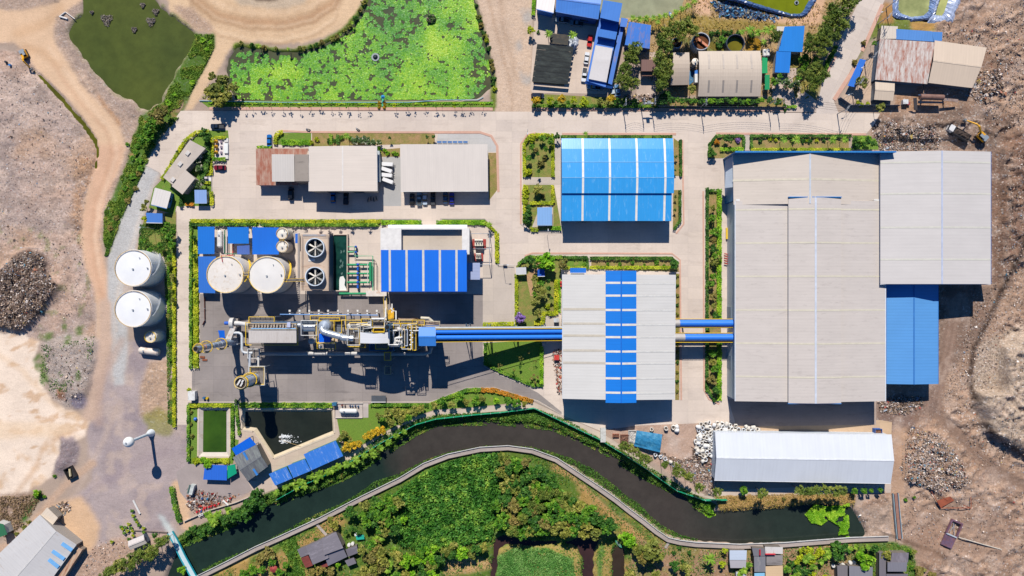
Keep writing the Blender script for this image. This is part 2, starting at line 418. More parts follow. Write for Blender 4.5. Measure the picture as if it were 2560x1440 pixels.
lay(np.clip((fbm(GX,GY,20,27,4)-0.64)*12,0,1)*LL*(GY>560),'#7d8450',None,None,.6)
RLm=pm(RL,8);lay(np.clip((fbm(GX,GY,34,33,5)-0.55)*9,0,1)*RLm,'#cdb5a4',None,None,.45);lay(np.clip((fbm(GX,GY,70,35,4)-0.58)*7,0,1)*RLm,'#a5826a',None,None,.4)
lay(pm([(-300,-300),(205,-300),(206,5),(182,52),(170,70),(172,92),(212,150),(257,202),(326,250),(350,275),(345,340),(310,420),(270,520),(255,640),(205,640),(205,560),(245,400),(230,325),(170,245),(95,180),(40,110),(-300,130)],6),'#bda492',0.45,0)
lay(pm([(380,-300),(1000,-300),(915,-20),(905,0),(895,25),(872,58),(820,88),(760,107),(700,109),(640,102),(595,106),(572,126),(542,180),(507,236),(482,275),(462,275),(478,228),(506,178),(536,118),(532,85),(475,70),(425,30)],3),'#e2c19c',0.1,1)
for ri,(wd,c,f)in enumerate([(10,'#bd9470',0.8),(4,'#a98260',0.5),(3,'#cfa884',0.6)]):
 off=(0,14,-26)[ri]
 lay(lm([(450,-60-off),(480,-5+off),(540,38+off),(620,58+off),(700,60+off),(780,42+off),(840,5+off),(875,-60)],wd,5,3),c,None,None,f)
for k_ in range(9):
 o_=-42+k_*11+(k_*37%5);lay(lm([(455,-60-o_),(484,-5+o_),(542,40+o_),(620,60+o_),(700,62+o_),(780,44+o_),(838,6+o_),(872,-60)],1.6+(k_%3),3,1),('#b58c68','#efd3b2','#a98462')[k_%3],None,None,.38)
for k_ in range(5):
 o_=-16+k_*8;lay(lm([(150+o_,120),(215+o_,215),(262+o_,290),(282+o_,350),(276+o_,400),(246+o_,480),(226+o_,560),(232+o_,640),(252+o_,720)],1.5,3,1),('#c39a7c','#f2d8bd')[k_%2],None,None,.4)
for k_ in range(6):
 o_=-30+k_*12;lay(lm([(300+o_,900),(290+o_,1000),(262+o_,1080),(240+o_,1180),(190+o_,1260),(100+o_,1350)],1.8,5,1),('#9a8a88','#cbb7ab')[k_%2],None,None,.35)
for k_ in range(5):
 o_=k_*9;lay(lm([(470,1075+o_),(380,1110+o_),(300,1170+o_),(250,1260+o_),(240,1330+o_)],1.6,5,1),('#97878a','#c6b3aa')[k_%2],None,None,.35)
for k_ in range(7):
 o_=k_*7-20;lay(lm([(2385+o_,745),(2366+o_,860),(2340+o_,960),(2330+o_,1030),(2398+o_,1088),(2470+o_,1165),(2600+o_,1240)],1.6,3,1),('#7d6657','#b39885')[k_%2],None,None,.45)
for k_ in range(8):
 o_=k_*11;lay(lm([(2480,300+o_),(2510,380+o_),(2520,500+o_),(2500,640+o_)],1.6,6,1),('#6f5c50','#c4ad9b')[k_%2],None,None,.35);lay(lm([(2270+o_*2,1270+o_),(2400+o_*1.5,1300+o_),(2600,1360+o_)],1.4,6,1),('#8a7160','#c9b09c')[k_%2],None,None,.35)
for k_ in range(6):
 o_=k_*8;lay(lm([(1200+o_*2,-40),(1238+o_*1.6,110),(1256+o_*1.2,200),(1262+o_,282)],1.4,4,1),('#b4957b','#ead2bb')[k_%2],None,None,.4)
lay(pm([(560,-60),(600,10),(680,22),(760,12),(810,-60)],8,3),'#cdb79d',0.15)
lay(pm([(610,-40),(640,2),(690,3),(720,-40)],4,2),'#6a5648',0.4)
lay(pm([(430,10),(480,20),(535,70),(530,85),(470,62)],4,3),'#c0a38c',0.4)
TLROAD=[(-300,25),(60,25),(150,2),(190,-300),(205,-300),(200,6),(168,25),(140,42),(132,75),(138,112),(165,150),(200,205),(242,252),(282,292),(300,322),(313,360),(310,392),(294,430),(268,480),(256,520),(249,560),(247,600),(254,640),(268,690),(275,740),(280,860),(240,860),(243,800),(236,720),(213,660),(204,605),(206,550),(212,500),(228,450),(244,400),(243,360),(228,325),(198,280),(168,245),(138,215),(95,180),(60,126),(30,104),(-300,120)]
lay(pm(TLROAD,2,2,3),'#e3c09e',0.05,1)
lay(pm([(240,360),(313,360),(294,430),(256,520),(247,600),(268,690),(275,760),(245,760),(213,660),(206,550),(228,450)],3,5),'#ddb294',None,None,0.8)
lay(lm([(130,160),(200,255),(262,320),(278,380),(262,440),(236,510),(228,590),(240,680),(262,760)],3,3,2),'#cfa282',None,None,0.6)
lay(lm([(120,120),(215,250),(285,330),(290,390),(272,450),(246,520),(238,600),(252,690)],3,3,2),'#efd0b2',None,None,0.6)
lay(lm([(40,80),(110,60),(150,20)],12,10,6),'#d1a880',None,None,0.5)
lay(lm([(60,120),(100,130),(150,170)],8,8,6),'#c99f78',None,None,0.5)
lay(lm([(300,310),(282,285),(246,242)],4,3,2),'#c98d4e',None,None,0.6)
SANDP=[(-300,795),(60,838),(100,850),(85,905),(110,960),(130,1008),(180,1028),(220,1048),(212,1090),(160,1112),(140,1160),(122,1188),(60,1240),(-300,1300)]
YARD2=[(238,850),(420,850),(440,1000),(472,1060),(470,1160),(600,1200),(640,1225),(560,1250),(440,1260),(440,1330),(420,1360),(300,1420),(200,1480),(60,1480),(110,1300),(230,1210),(215,1090),(222,1020)]
lay(pm(YARD2,8,3),'#b3a3a0',0.12,0)
lay(np.clip((fbm(GX,GY,70,41)-0.47)*5,0,1)*pm(YARD2,8,3),'#9b8d90',None,None,0.75)
lay(np.clip((fbm(GX+900,GY,38,44)-0.55)*7,0,1)*pm(YARD2,8,3),'#c9b3a4',None,None,0.6)
lay(lm([(225,1230),(300,1180),(370,1150),(430,1120)],10,10,6),'#a8979a',None,None,0.5)
lay(lm([(200,1200),(260,1100),(300,1000)],6,8,4),'#c9b2a2',None,None,0.6)
lay(pm([(130,1265),(205,1238),(252,1320),(240,1370),(215,1400),(150,1340)],10,5),'#ddb894',0.1)
lay(pm([(430,1206),(455,1200),(470,1240),(480,1330),(455,1320),(440,1260)],3,2),'#dcb795',0.1)
lay(pm([(200,1390),(300,1340),(430,1330),(300,1480),(180,1480)],8,4),'#bfa18c',0.5)
lay(pm([(392,1285),(408,1288),(436,1330),(424,1336)],2,2),'#c9cfcc',0.05)
lay(lm([(-60,1395),(30,1360),(100,1290),(160,1215),(230,1160)],9,4,2),'#c9aa92',0.2,1)
lay(pm(SANDP,9,1,12),'#f4dfca',0.06,4)
lay(np.clip((fbm(GX,GY,45,51)-0.56)*6,0,1)*pm(SANDP,5,3),'#d9b48e',None,None,0.75)
lay(np.clip((fbm(GX*.4+GY*.9,GY*.4-GX*.35,16,53)-0.6)*9,0,1)*pm(SANDP,5,3),'#cfa67e',None,None,0.7)
lay(lm([(40,1240),(90,1170),(110,1110),(190,1070)],5,8,3),'#d4ae8a',None,None,0.6)
lay(lm([(-40,870),(60,930),(120,1000),(200,1050)],6,10,4),'#e3c3a0',None,None,0.6)
lay(pm([(-60,1050),(90,1055),(200,1060),(150,1090),(-60,1100)],5,5),'#eccfae',None,None,0.7)
lay(pm([(152,1090),(185,1088),(200,1120),(195,1160),(150,1195),(132,1180),(150,1130)],4,2),'#98898a',0.5)
lay(pm([(-300,1240),(60,1235),(110,1230),(60,1300),(20,1340),(-300,1400)],10,4),'#a98f7c',0.5)
lay(pm([(70,1265),(98,1228),(110,1235),(60,1308),(48,1305)],4,2),'#3f7426',0.3)
lay(pm([(103,855),(170,830),(243,842),(238,920),(204,1000),(175,1022),(130,992),(112,930)],6,3),'#b5a69c',0.55,3)
for cx,cy,r in((160,820,7),(195,830,9),(100,905,16),(110,945,12),(168,850,8),(120,845,7),(165,960,8),(200,940,7),(130,840,6)):
 lay(blur((ell(cx+WX*10,cy+WY*10,r,r*1.5)<1).astype(float)*(fbm(GX,GY,8,5)>0.42),1),'#5d7a34',None,None,0.85)
lay(blur((ell(153,985,12,15)<1).astype(float),2),'#a5693c',None,None,0.8)
lay(pm([(172,1000),(205,980),(228,1000),(222,1025),(190,1022)],3,2),'#857c8a',0.5)
lay(pm([(-60,740),(40,640),(70,625),(115,632),(122,690),(150,712),(130,745),(100,790),(60,826),(-60,800)],8,2),'#76645b',1.0,3)
GRAV=[(362,412),(402,430),(385,470),(355,555),(340,600),(330,650),(308,720),(318,850),(310,960),(288,965),(275,850),(270,720),(268,640),(303,540),(330,480),(346,440)]
lay(pm([(275,960),(320,960),(310,850),(340,650),(270,650)],8,6),'#c4b5aa',0.1,0)
lay(pm(GRAV,3,2,5),'#c3c1be',0.22,2)
lay(lm([(395,440),(345,560),(318,640),(290,760),(285,900)],3,3,2),'#dacabb',None,None,0.7)
lay(lm([(222,1040),(245,960),(262,860),(262,760)],16,5,4),'#cdb09b',0.1,1)
lay(lm([(245,1060),(250,960),(300,850)],10,6,5),'#c0a392',None,None,0.6)
lay(pm([(370,900),(425,900),(430,1060),(350,1040),(355,960)],6,4),'#c3a58c',0.5)
lay(pm([(355,1040),(400,1020),(432,1040),(432,1085),(370,1085)],8,3),'#94913f',0.4,None,0.7)
GB=[(472,85),(534,86),(536,120),(506,180),(480,226),(464,264),(446,298),(402,342),(382,378),(365,416),(332,482),(305,545),(285,600),(270,640),(258,600),(262,530),(288,470),(318,410),(330,350),(350,290),(378,272),(412,250),(434,190),(468,140)]
lay(pm(GB,5,1),'#55752c',0.25,0)
lay(np.clip((fbm(GX,GY,30,61)-0.55)*8,0,1)*pm(GB,5,1)*(GY>250),'#b98f63',None,None,0.8)
lay(pm([(436,262),(452,235),(458,262),(446,285)],3,1),'#b08a78',None,None,0.9)
lay(blur((np.abs(pdist(GX,GY,POND+POND[:1]))<7).astype(float)*(fbm(GX,GY,12,7)>0.5),1),'#6b7a3c',0.4,None,0.8)
lay(pm([(205,8),(182,52),(170,72),(174,95),(212,152),(257,204),(283,234),(326,252),(345,275),(330,300),(268,245),(225,200),(188,160),(150,110),(142,70),(160,40),(190,15)],3,2),'#b09a8c',0.5,0,0.85)
lay(blur((pdist(GX,GY,LILY[1:9])<11).astype(float),1),'#70862c',0.35)
lay(pm([(1178,-300),(1188,-5),(1204,40),(1220,115),(1236,175),(1242,215),(1240,276),(1225,276),(1225,225),(1214,115),(1196,30),(1172,-300)],3,1),'#72822f',0.35)
lay(pm([(1186,-300),(1334,-300),(1330,60),(1328,200),(1330,282),(1240,282),(1243,210),(1238,170),(1222,110),(1206,40),(1190,-5)],3,1),'#d8bda4',0.25,1)
lay(np.clip((fbm(GX,GY,40,71)-0.48)*5,0,1)*pm([(1290,-60),(1335,-60),(1332,230),(1300,230),(1285,60)],5,3),'#b9b3ac',None,None,0.85)
lay(lm([(1215,-30),(1250,110),(1272,200),(1280,282)],3,5,2),'#b8987c',None,None,0.7)
lay(lm([(1245,-30),(1262,80),(1290,200)],5,5,3),'#c2a48a',None,None,0.6)
NE1=[(1560,-60),(2150,-60),(2060,70),(2055,200),(1990,240),(1640,240),(1560,80)]
lay(pm(NE1,6),'#b79a70',0.3,0)
lay(pm([(1745,-60),(1790,-60),(1780,30),(1800,48),(1900,60),(2050,60),(2070,-60),(2030,0),(2000,40),(1930,46),(1850,36),(1775,38),(1740,45)],5,2),'#e0b694',0.15)
lay(pm([(1580,40),(1700,22),(1760,40),(2000,60),(2000,88),(1780,80),(1640,80)],8,3),'#a38c4a',0.3)
lay(pm([(1660,95),(1830,85),(1850,130),(1780,130)],6,2),'#5c7231',0.3,None,0.8)
lay(pm([(1960,130),(2060,170),(2040,250),(1980,240)],8,2),'#8d8747',0.3)
lay(pm([(2205,20),(2240,20),(2330,60),(2340,80),(2230,80),(2170,100),(2120,200),(2090,240),(2150,130)],3,2),'#74823a',0.3)
lay(pm([(2210,10),(2235,10),(2232,60),(2195,60)],3,2),'#b78a55',0.2)
lay(pm([(2270,52),(2340,56),(2330,80),(2280,74)],3,2),'#bd9356',0.2)
lay(pm([(2128,205),(2190,120),(2200,100),(2190,245),(2110,262),(2100,250)],2,1),'#cdb39c',0.1)
lay(pm([(2240,232),(2345,240),(2400,265),(2270,280),(2235,265)],4,2),'#b28c6f',0.5)
lay(pm([(1500,1068),(1605,1062),(1745,1056),(1850,1060),(1790,1085),(1786,1240),(1740,1230),(1640,1160),(1560,1120)],4),'#c0a390',0.25,0)
lay(np.clip((fbm(GX,GY,40,81)-0.5)*5,0,1)*pm([(1640,1085),(1735,1075),(1740,1190),(1660,1140)],6,4),'#cdb9ab',None,None,0.8)
lay(pm([(1730,1130),(1780,1120),(1785,1240),(1720,1200),(1690,1170)],6,3),'#a99488',0.8)
lay(pm([(1785,1240),(2140,1228),(2138,1262),(1920,1268),(1800,1278)],3),'#b3925a',0.25)
NB=[(440,1345),(470,1325),(540,1296),(640,1245),(700,1220),(850,1165),(905,1125),(960,1085),(1040,1050),(1090,1035),(1240,1030),(1345,1022),(1420,1050),(1500,1095),(1600,1150),(1700,1215),(1790,1262),(1770,1295),(1650,1222),(1560,1160),(1430,1096),(1300,1058),(1160,1054),(1035,1086),(960,1126),(850,1200),(700,1256),(552,1326),(470,1348),(445,1370)]
lay(pm(NB,3),'#4f6f2c',0.2,0)
lay(pm([(1340,1030),(1430,1064),(1560,1130),(1700,1220),(1690,1232),(1550,1150),(1420,1080)],4,1),'#a58a47',0.2,None,0.7)
SB=[(440,1520),(540,1430),(640,1385),(800,1305),(905,1250),(1000,1205),(1060,1168),(1120,1145),(1215,1128),(1280,1124),(1330,1131),(1395,1153),(1450,1190),(1545,1256),(1612,1308),(1672,1354),(1745,1366),(1860,1370),(2000,1364),(2130,1354),(2240,1356),(2285,1372),(2292,1440),(2300,1520)]
lay(pm(SB,2,1),'#5f7a2e',0.2,0)
lay(np.clip((fbm(GX,GY,55,91)-0.52)*8,0,1)*pm(SB,2,1)*((GX<860)|(GX>1420)),'#c0975d',None,None,0.8)
lay(pm([(640,1420),(700,1385),(760,1340),(850,1280),(870,1310),(790,1350),(760,1400),(690,1440)],8,2),'#b9935c',None,None,0.8)
lay(pm([(1110,1400),(1180,1390),(1230,1400),(1235,1420),(1110,1440)],6,2),'#cfa574',None,None,0.85)
lay(lm([(1050,1270),(1060,1340),(1075,1400),(1080,1440)],5,5,1),'#b98c5c',None,None,0.8)
lay(lm([(1385,1165),(1450,1205),(1540,1290),(1600,1340)],8,5,2),'#c79a68',None,None,0.85)
lay(lm([(1400,1160),(1470,1215),(1550,1290),(1660,1362)],4,3,1),'#4d7a35',None,None,0.8)
lay(pm([(1575,1340),(1690,1365),(1860,1372),(2100,1362),(2140,1368),(2120,1520),(1575,1520)],8,2),'#a98868',0.35)
lay(np.clip((fbm(GX,GY,30,93)-0.5)*8,0,1)*pm([(1575,1340),(1860,1372),(2140,1368),(2120,1520),(1575,1520)],8,2),'#8a8a42',None,None,0.6)
lay(pm([(1236,1375),(1290,1358),(1400,1362),(1448,1384),(1454,1440),(1456,1520),(1236,1520)],4,2),'#b09a58',0.2)
lay(pm([(1240,1392),(1290,1368),(1370,1372),(1432,1400),(1440,1520),(1240,1520)],6,2),'#58883c',0.15)
lay(pm([(1480,1350),(1502,1345),(1530,1365),(1528,1520),(1482,1520)],3,1),'#a99452',0.2)
lay(lm([(1505,1360),(1500,1440),(1498,1500)],6,3,1),'#4d8a3c',None,None,0.8)
hump=fbm(GX,GY,34,101,4)-0.5
rid=1-np.abs(fbm(GX+GY*.3,GY-GX*.3,46,109,4)*2-1)
HZ+=DEB*hump*2.0+DEB*(fbm(GX,GY,9,103,2)-0.5)*0.8+DEB*np.clip(rid-.78,0,1)*7*(GX>2200)
def mound(pts,h,soft=6,warp=8):
 global HZ
 m=blur(pm(pts,warp,1),soft);HZ=HZ+m*h*(0.75+0.5*fbm(GX,GY,12,105,3))
mound([(-60,740),(40,640),(70,625),(115,632),(122,690),(150,712),(130,745),(100,790),(60,826),(-60,800)],2.5,8)
mound([(2445,890),(2560,830),(2700,830),(2700,1180),(2550,1140),(2470,1080),(2435,985)],5.0,8)
mound([(2245,1090),(2340,1080),(2390,1130),(2420,1200),(2330,1220),(2260,1200)],1.5,6)
mound([(2180,320),(2330,310),(2340,372),(2190,372)],1.2,6)
mound([(1660,-10),(1660,-20),(1670,-15)],0.1,2)
mound([(2480,380),(2560,360),(2700,600),(2560,650),(2490,700)],1.6,8)
mound([(130,860),(235,850),(225,990),(150,990)],1.2,8)
mound([(155,1092),(185,1092),(195,1130),(150,1180)],1.0,6)
PAVED=pm([(452,270),(2097,274),(2205,276),(2190,318),(2165,345),(2500,345),(2500,980),(2360,980),(2260,1060),(2260,1225),(1780,1235),(1740,1070),(1590,1066),(1500,1075),(1440,1050),(1345,1012),(1230,1000),(1075,1050),(850,1170),(690,1230),(640,1150),(440,1160),(440,500),(360,420),(420,310)],0,2,0)
HZ*=1-np.clip(PAVED*1.2,0,1)
HZ*=1-0.85*blur(((ZONE==1)|(ZONE==2)).astype(float),2)
for pts in([(440,1140),(660,1140),(660,1250),(440,1290)],[(1310,-60),(1650,-60),(1740,275),(1310,275)],[(2060,290),(2160,0),(2220,-60),(2260,80),(2480,100),(2450,300)],[(1640,90),(1980,60),(1990,275),(1640,275)],[(2100,1330),(2300,1340),(2320,1500),(1560,1500),(1660,1345)],[(0,1260),(230,1230),(240,1400),(100,1500),(-60,1500)],[(380,1040),(470,1040),(470,1140),(360,1140)],[(270,600),(440,600),(440,920),(270,920)]):
 HZ*=1-blur(pm(pts,0,1,0),3)
def sink(pts,d,soft=3,warp=3,fine=8):
 global HZ
 m=blur(pm(pts,warp,0,fine),soft);HZ=HZ*(1-m)-d*m
sink(POND,1.6,3,9,12);sink(LILY,1.6,2,1,4);sink(RIVER,2.6,4,1,5);sink(CHAN,1.6,2);sink(DITCH,1.4,2);sink(GREY_POND,1.6,2)
sink(GREEN_DITCH,0.9,1,1,3);sink(ORANGE_POND,1.0,1,1,2);sink(PUDDLE,0.9,1,2,3)
sink([(495,1012),(580,1012),(580,1148),(495,1148)],1.4,0,0,0);sink([(606,1022),(834,1022),(836,1088),(684,1147),(632,1075),(604,1072)],1.6,0,0,0)
sink([(1768,-60),(2035,-60),(2020,10),(2004,40),(1960,40),(1800,10)],1.6,1,0,0)
sink([(2242,-60),(2400,-60),(2390,0),(2370,50),(2330,54),(2240,44)],1.4,1,0,0)
m,nt,b=base_mat("earth")
a=node(nt,"ShaderNodeAttribute",attribute_name="col");d=node(nt,"ShaderNodeAttribute",attribute_name="deb");v=posvec(nt)
col=a.outputs["Color"]
col=mixc(nt,1.0,col,ramp(nt,noise(nt,v,0.09,6,0.65),[(0.3,0.88),(0.7,1.08)]),'MULTIPLY')
fine=node(nt,"ShaderNodeMath",operation='MULTIPLY_ADD');
n4=noise(nt,v,1.1,5,0.75)
dk=ramp(nt,n4,[(0.3,0.5),(0.5,1.02),(0.7,1.35)])
col=mixc(nt,1.0,col,mixc(nt,d.outputs["Fac"],(1,1,1),dk),'MULTIPLY')
col=mixc(nt,1.0,col,ramp(nt,noise(nt,v,2.2,4,0.7),[(0.3,0.88),(0.7,1.08)]),'MULTIPLY')
mpz=node(nt,"ShaderNodeMapping");mpz.inputs["Rotation"].default_value=(0,0,R(38));mpz.inputs["Scale"].default_value=(1,2.6,1);nt.links.new(v,mpz.inputs[0])
nst=noise(nt,mpz.outputs[0],0.42,7,0.72);stf=node(nt,"ShaderNodeMath",operation='ADD',use_clamp=True);nt.links.new(d.outputs["Fac"],stf.inputs[0]);stf.inputs[1].default_value=0.28
col=mixc(nt,1.0,col,mixc(nt,stf.outputs[0],(1,1,1),ramp(nt,nst,[(0.3,(.72,.69,.68)),(0.5,(1,1,1)),(0.72,(1.18,1.16,1.15))])),'MULTIPLY')
vo=node(nt,"ShaderNodeTexVoronoi");vo.inputs["Scale"].default_value=1.9;nt.links.new(v,vo.inputs["Vector"])
sp=node(nt,"ShaderNodeSeparateColor");nt.links.new(vo.outputs["Color"],sp.inputs[0])
r=node(nt,"ShaderNodeValToRGB");r.color_ramp.interpolation='CONSTANT';e=r.color_ramp.elements
stops=[(0.0,'#8d7b6e'),(0.3,'#a28e80'),(0.48,'#d9cdc2'),(0.62,'#a58a72'),(0.74,'#f4efe9'),(0.82,'#8f8580'),(0.9,'#9a5f45'),(0.94,'#7f97ad'),(0.97,'#c9c2c6')]
while len(e)<len(stops):e.new(0.5)
for i,(p,c)in enumerate(stops):e[i].position=p;e[i].color=(*hx(c),1)
nt.links.new(sp.outputs[0],r.inputs[0])
thr=node(nt,"ShaderNodeMath",operation='GREATER_THAN');thr.inputs[1].default_value=0.62;nt.links.new(sp.outputs[1],thr.inputs[0])
mu=node(nt,"ShaderNodeMath",operation='MULTIPLY');nt.links.new(thr.outputs[0],mu.inputs[0])
mu2=node(nt,"ShaderNodeMath",operation='MULTIPLY');nt.links.new(d.outputs["Fac"],mu2.inputs[0]);mu2.inputs[1].default_value=0.38
nt.links.new(mu2.outputs[0],mu.inputs[1])
col=mixc(nt,mu.outputs[0],col,r.outputs[0])
nt.links.new(col,b.inputs["Base Color"]);b.inputs["Roughness"].default_value=0.95;b.inputs["Specular IOR Level"].default_value=0.15
hm=node(nt,"ShaderNodeMath",operation='MULTIPLY');nt.links.new(n4,hm.inputs[0])
ad=node(nt,"ShaderNodeMath",operation='ADD');nt.links.new(d.outputs["Fac"],ad.inputs[0]);ad.inputs[1].default_value=0.08;nt.links.new(ad.outputs[0],hm.inputs[1])
bumpn(nt,b,hm.outputs[0],1.0,0.5)
EARTH=m
VX=(GX-1280)*S;VY=(720-GY)*S
IDX=np.arange(NYg*NXg).reshape(NYg,NXg)
F4=np.stack([IDX[1:,:-1],IDX[1:,1:],IDX[:-1,1:],IDX[:-1,:-1]],-1).reshape(-1,4)
FZ=ZONE[:-1,:-1].reshape(-1)
ALLV=np.stack([VX.ravel(),VY.ravel(),HZ.ravel()],1);ALLC=GC.reshape(-1,3);ALLD=DEB.ravel()
for zid,nm in((0,'ground'),(1,'dirt_road'),(2,'gravel_road'),(3,'landfill'),(4,'sand')):
 f=F4[FZ==zid];used,inv=np.unique(f,return_inverse=True);inv=inv.reshape(-1,4)
 me=bpy.data.meshes.new(nm);n=len(used);k=len(inv)
 me.vertices.add(n);me.vertices.foreach_set("co",ALLV[used].astype(np.float32).ravel())
 me.loops.add(4*k);me.loops.foreach_set("vertex_index",inv.astype(np.int32).ravel())
 me.polygons.add(k);me.polygons.foreach_set("loop_start",np.arange(0,4*k,4,dtype=np.int32))
 me.polygons.foreach_set("use_smooth",np.ones(k,bool));me.update(calc_edges=True)
 at=me.attributes.new("col",'FLOAT_COLOR','POINT');at.data.foreach_set("color",np.concatenate([ALLC[used],np.ones((n,1))],1).astype(np.float32).ravel())
 at=me.attributes.new("deb",'FLOAT','POINT');at.data.foreach_set("value",ALLD[used].astype(np.float32))
 tag(finish(me,nm,EARTH,None,(0,0,0)),kind='structure')
far=MB().poly([(-2500,-2500,-6),(2500,-2500,-6),(2500,2500,-6),(-2500,2500,-6)]).build('plain',grassmat('#7f7a50'))
tag(far,kind='structure')
def ground_z(px,py,x0=x0,y0=y0,st=st):
 j=np.clip(((np.asarray(px,float)-x0)/st).astype(int),0,NXg-1);i=np.clip(((np.asarray(py,float)-y0)/st).astype(int),0,NYg-1)
 return HZ[i,j]
# ------------------------------------------------------------------ water
def grow(pts,d):
 cx=sum(p[0]for p in pts)/len(pts);cy=sum(p[1]for p in pts)/len(pts)
 return[(p[0]+d*(1 if p[0]>cx else-1),p[1]+d*(1 if p[1]>cy else-1))for p in pts]
def water(name,pts,z,m,label=None):return sheet(name,pts,z,m)
water('pond_water',[(140,-80),(540,-80),(540,290),(140,290)],-0.7,watermat('#4c5726','#565f28',0.25,0.03))
LW=watermat('#4e5640','#59583c',0.2,0.05)
water('lily_pond_water',[(530,100),(1000,-80),(1240,-80),(1250,262),(560,262)],-0.6,LW)
RW=watermat('#46403b','#24342d',0.12,0.03,0.25,'river',[(0.27,1.0),(0.31,0.1),(0.62,0.0),(0.74,0.8),(1.0,1.0)])
water('river_water',[(360,1530),(360,1330),(700,1190),(1000,1020),(1400,1040),(1830,1240),(2190,1240),(2190,1375),(1660,1375),(1300,1150),(1040,1200),(560,1450),(480,1530)],-1.3,RW)
PW=watermat('#45302f','#3b2c2c',0.12,0.04,0.25)
water('channel_water',[(1215,1325),(1515,1325),(1500,1530),(1215,1530)],-0.8,PW)
water('ditch_water',[(1518,1350),(1575,1350),(1575,1530),(1518,1530)],-0.7,watermat('#40342a','#38302a',0.12,0.04,0.25))
water('grey_pond_water',[(1360,-80),(1740,-80),(1740,60),(1360,60)],-0.6,watermat('#a3a283','#999c7e',0.2,0.05))
water('green_ditch_water',[(55,160),(260,260),(260,430),(55,430)],-0.55,watermat('#616216','#55561a',0.2,0.2))
water('orange_pond_water',[(1855,85),(1915,85),(1915,135),(1855,135)],-0.5,watermat('#a07a28','#8f7026',0.2,0.2))
water('puddle_water',[(1765,90),(1825,90),(1825,135),(1765,135)],-0.55,watermat('#6f6a2c','#7d6b30',0.2,0.2))
# ------------------------------------------------------------------ paving
CONC=concrete('#e2d1c1',6.0,samt=.3);CONC2=concrete('#cfc1b2',7.0,samt=0.15);YARDM=concrete('#9f958f',7.0,var=0.22,jdark=0.74,stain='#6f6764',samt=0.75)
sheet('concrete_road',[(452,277),(2097,281),(2200,284),(2185,312),(2165,335),(1850,338),(1850,1062),(1745,1058),(1590,1064),(1500,1077),(1440,1052),(1405,1038),(1345,1003),(1300,990),(1230,972),(1165,974),(1075,1006),(470,1006),(472,1062),(440,1062),(442,530),(400,432),(362,412),(420,322)],0.03,CONC)
sheet('concrete_road',[(2040,284),(2056,200),(2066,170),(2150,-2),(2170,-60),(2240,-60),(2206,12),(2168,100),(2084,252),(2097,284)],0.034,concrete('#dccdc0',6.0,ang=25))
sheet('plant_yard',[(500,735),(1207,735),(1207,905),(1250,932),(1345,982),(1404,1030),(1404,1036),(1345,1001),(1300,988),(1230,970),(1165,972),(1075,1004),(480,1004),(480,930),(500,915)],0.036,YARDM)
sheet('concrete_slab',[(1207,662),(1287,662),(1287,806),(1207,806)],0.036,CONC2)
sheet('gravel_pad',[(957,392),(1003,392),(1003,515),(958,515)],0.036,concrete('#b9b7b3',30,0.12,0.98,'#9a948c',0.3))
sheet('concrete_slab',[(1095,335),(1215,333),(1240,362),(1240,380),(1005,380),(1005,362),(1090,360)],0.036,concrete('#ccc9c4',8))
sheet('concrete_slab',[(1326,222),(1338,18),(1440,60),(1500,68),(1530,235),(1330,232)],0.03,concrete('#dcc7b4',8))
sheet('concrete_slab',[(1600,130),(1640,130),(1640,240),(1590,240)],0.03,concrete('#cfb9a8',5))
sheet('concrete_slab',[(1930,205),(1960,170),(2000,170),(1995,215),(2045,255),(2045,282),(1930,282)],0.03,concrete('#d2beae',6))
sheet('concrete_slab',[(1790,1225),(2228,1210),(2228,1232),(1800,1240)],0.03,concrete('#d3bfae',6))
sheet('concrete_slab',[(1850,1060),(2200,1050),(2230,1055),(2228,1090),(1790,1086)],0.03,concrete('#d2b391',6,samt=0.5))
sheet('asphalt_apron',[(1820,998),(2190,1003),(2190,1062),(1840,1066),(1836,1050)],0.038,concrete('#b9a597',9,0.15,0.85,'#7a6a60',0.5))
sheet('river_path',[(620,1205),(645,1200),(850,1105),(870,1140),(905,1115),(960,1082),(1040,1042),(1090,1026),(1180,1020),(1335,1006),(1400,1036),(1500,1080),(1560,1118),(1690,1210),(1786,1244),(1786,1250),(1690,1222),(1555,1130),(1495,1094),(1395,1050),(1330,1020),(1180,1034),(1095,1038),(1045,1054),(965,1096),(910,1130),(860,1160),(700,1218),(640,1240)],0.05,concrete('#d3bfae',5,samt=0.6))
sheet('pool_paving',[(598,1018),(842,1018),(848,1082),(862,1140),(690,1210),(625,1195),(600,1140),(596,1090),(598,1018),(604,1021),(603,1075),(632,1079),(683,1148),(838,1085),(835,1021),(604,1021)],0.034,concrete('#d0bba7',5))
sheet('service_yard',[(470,1160),(590,1160),(640,1210),(620,1232),(480,1268),(450,1230),(440,1180)],0.035,concrete('#b0a29c',40,0.2,0.98,'#8a7f7a',0.3))
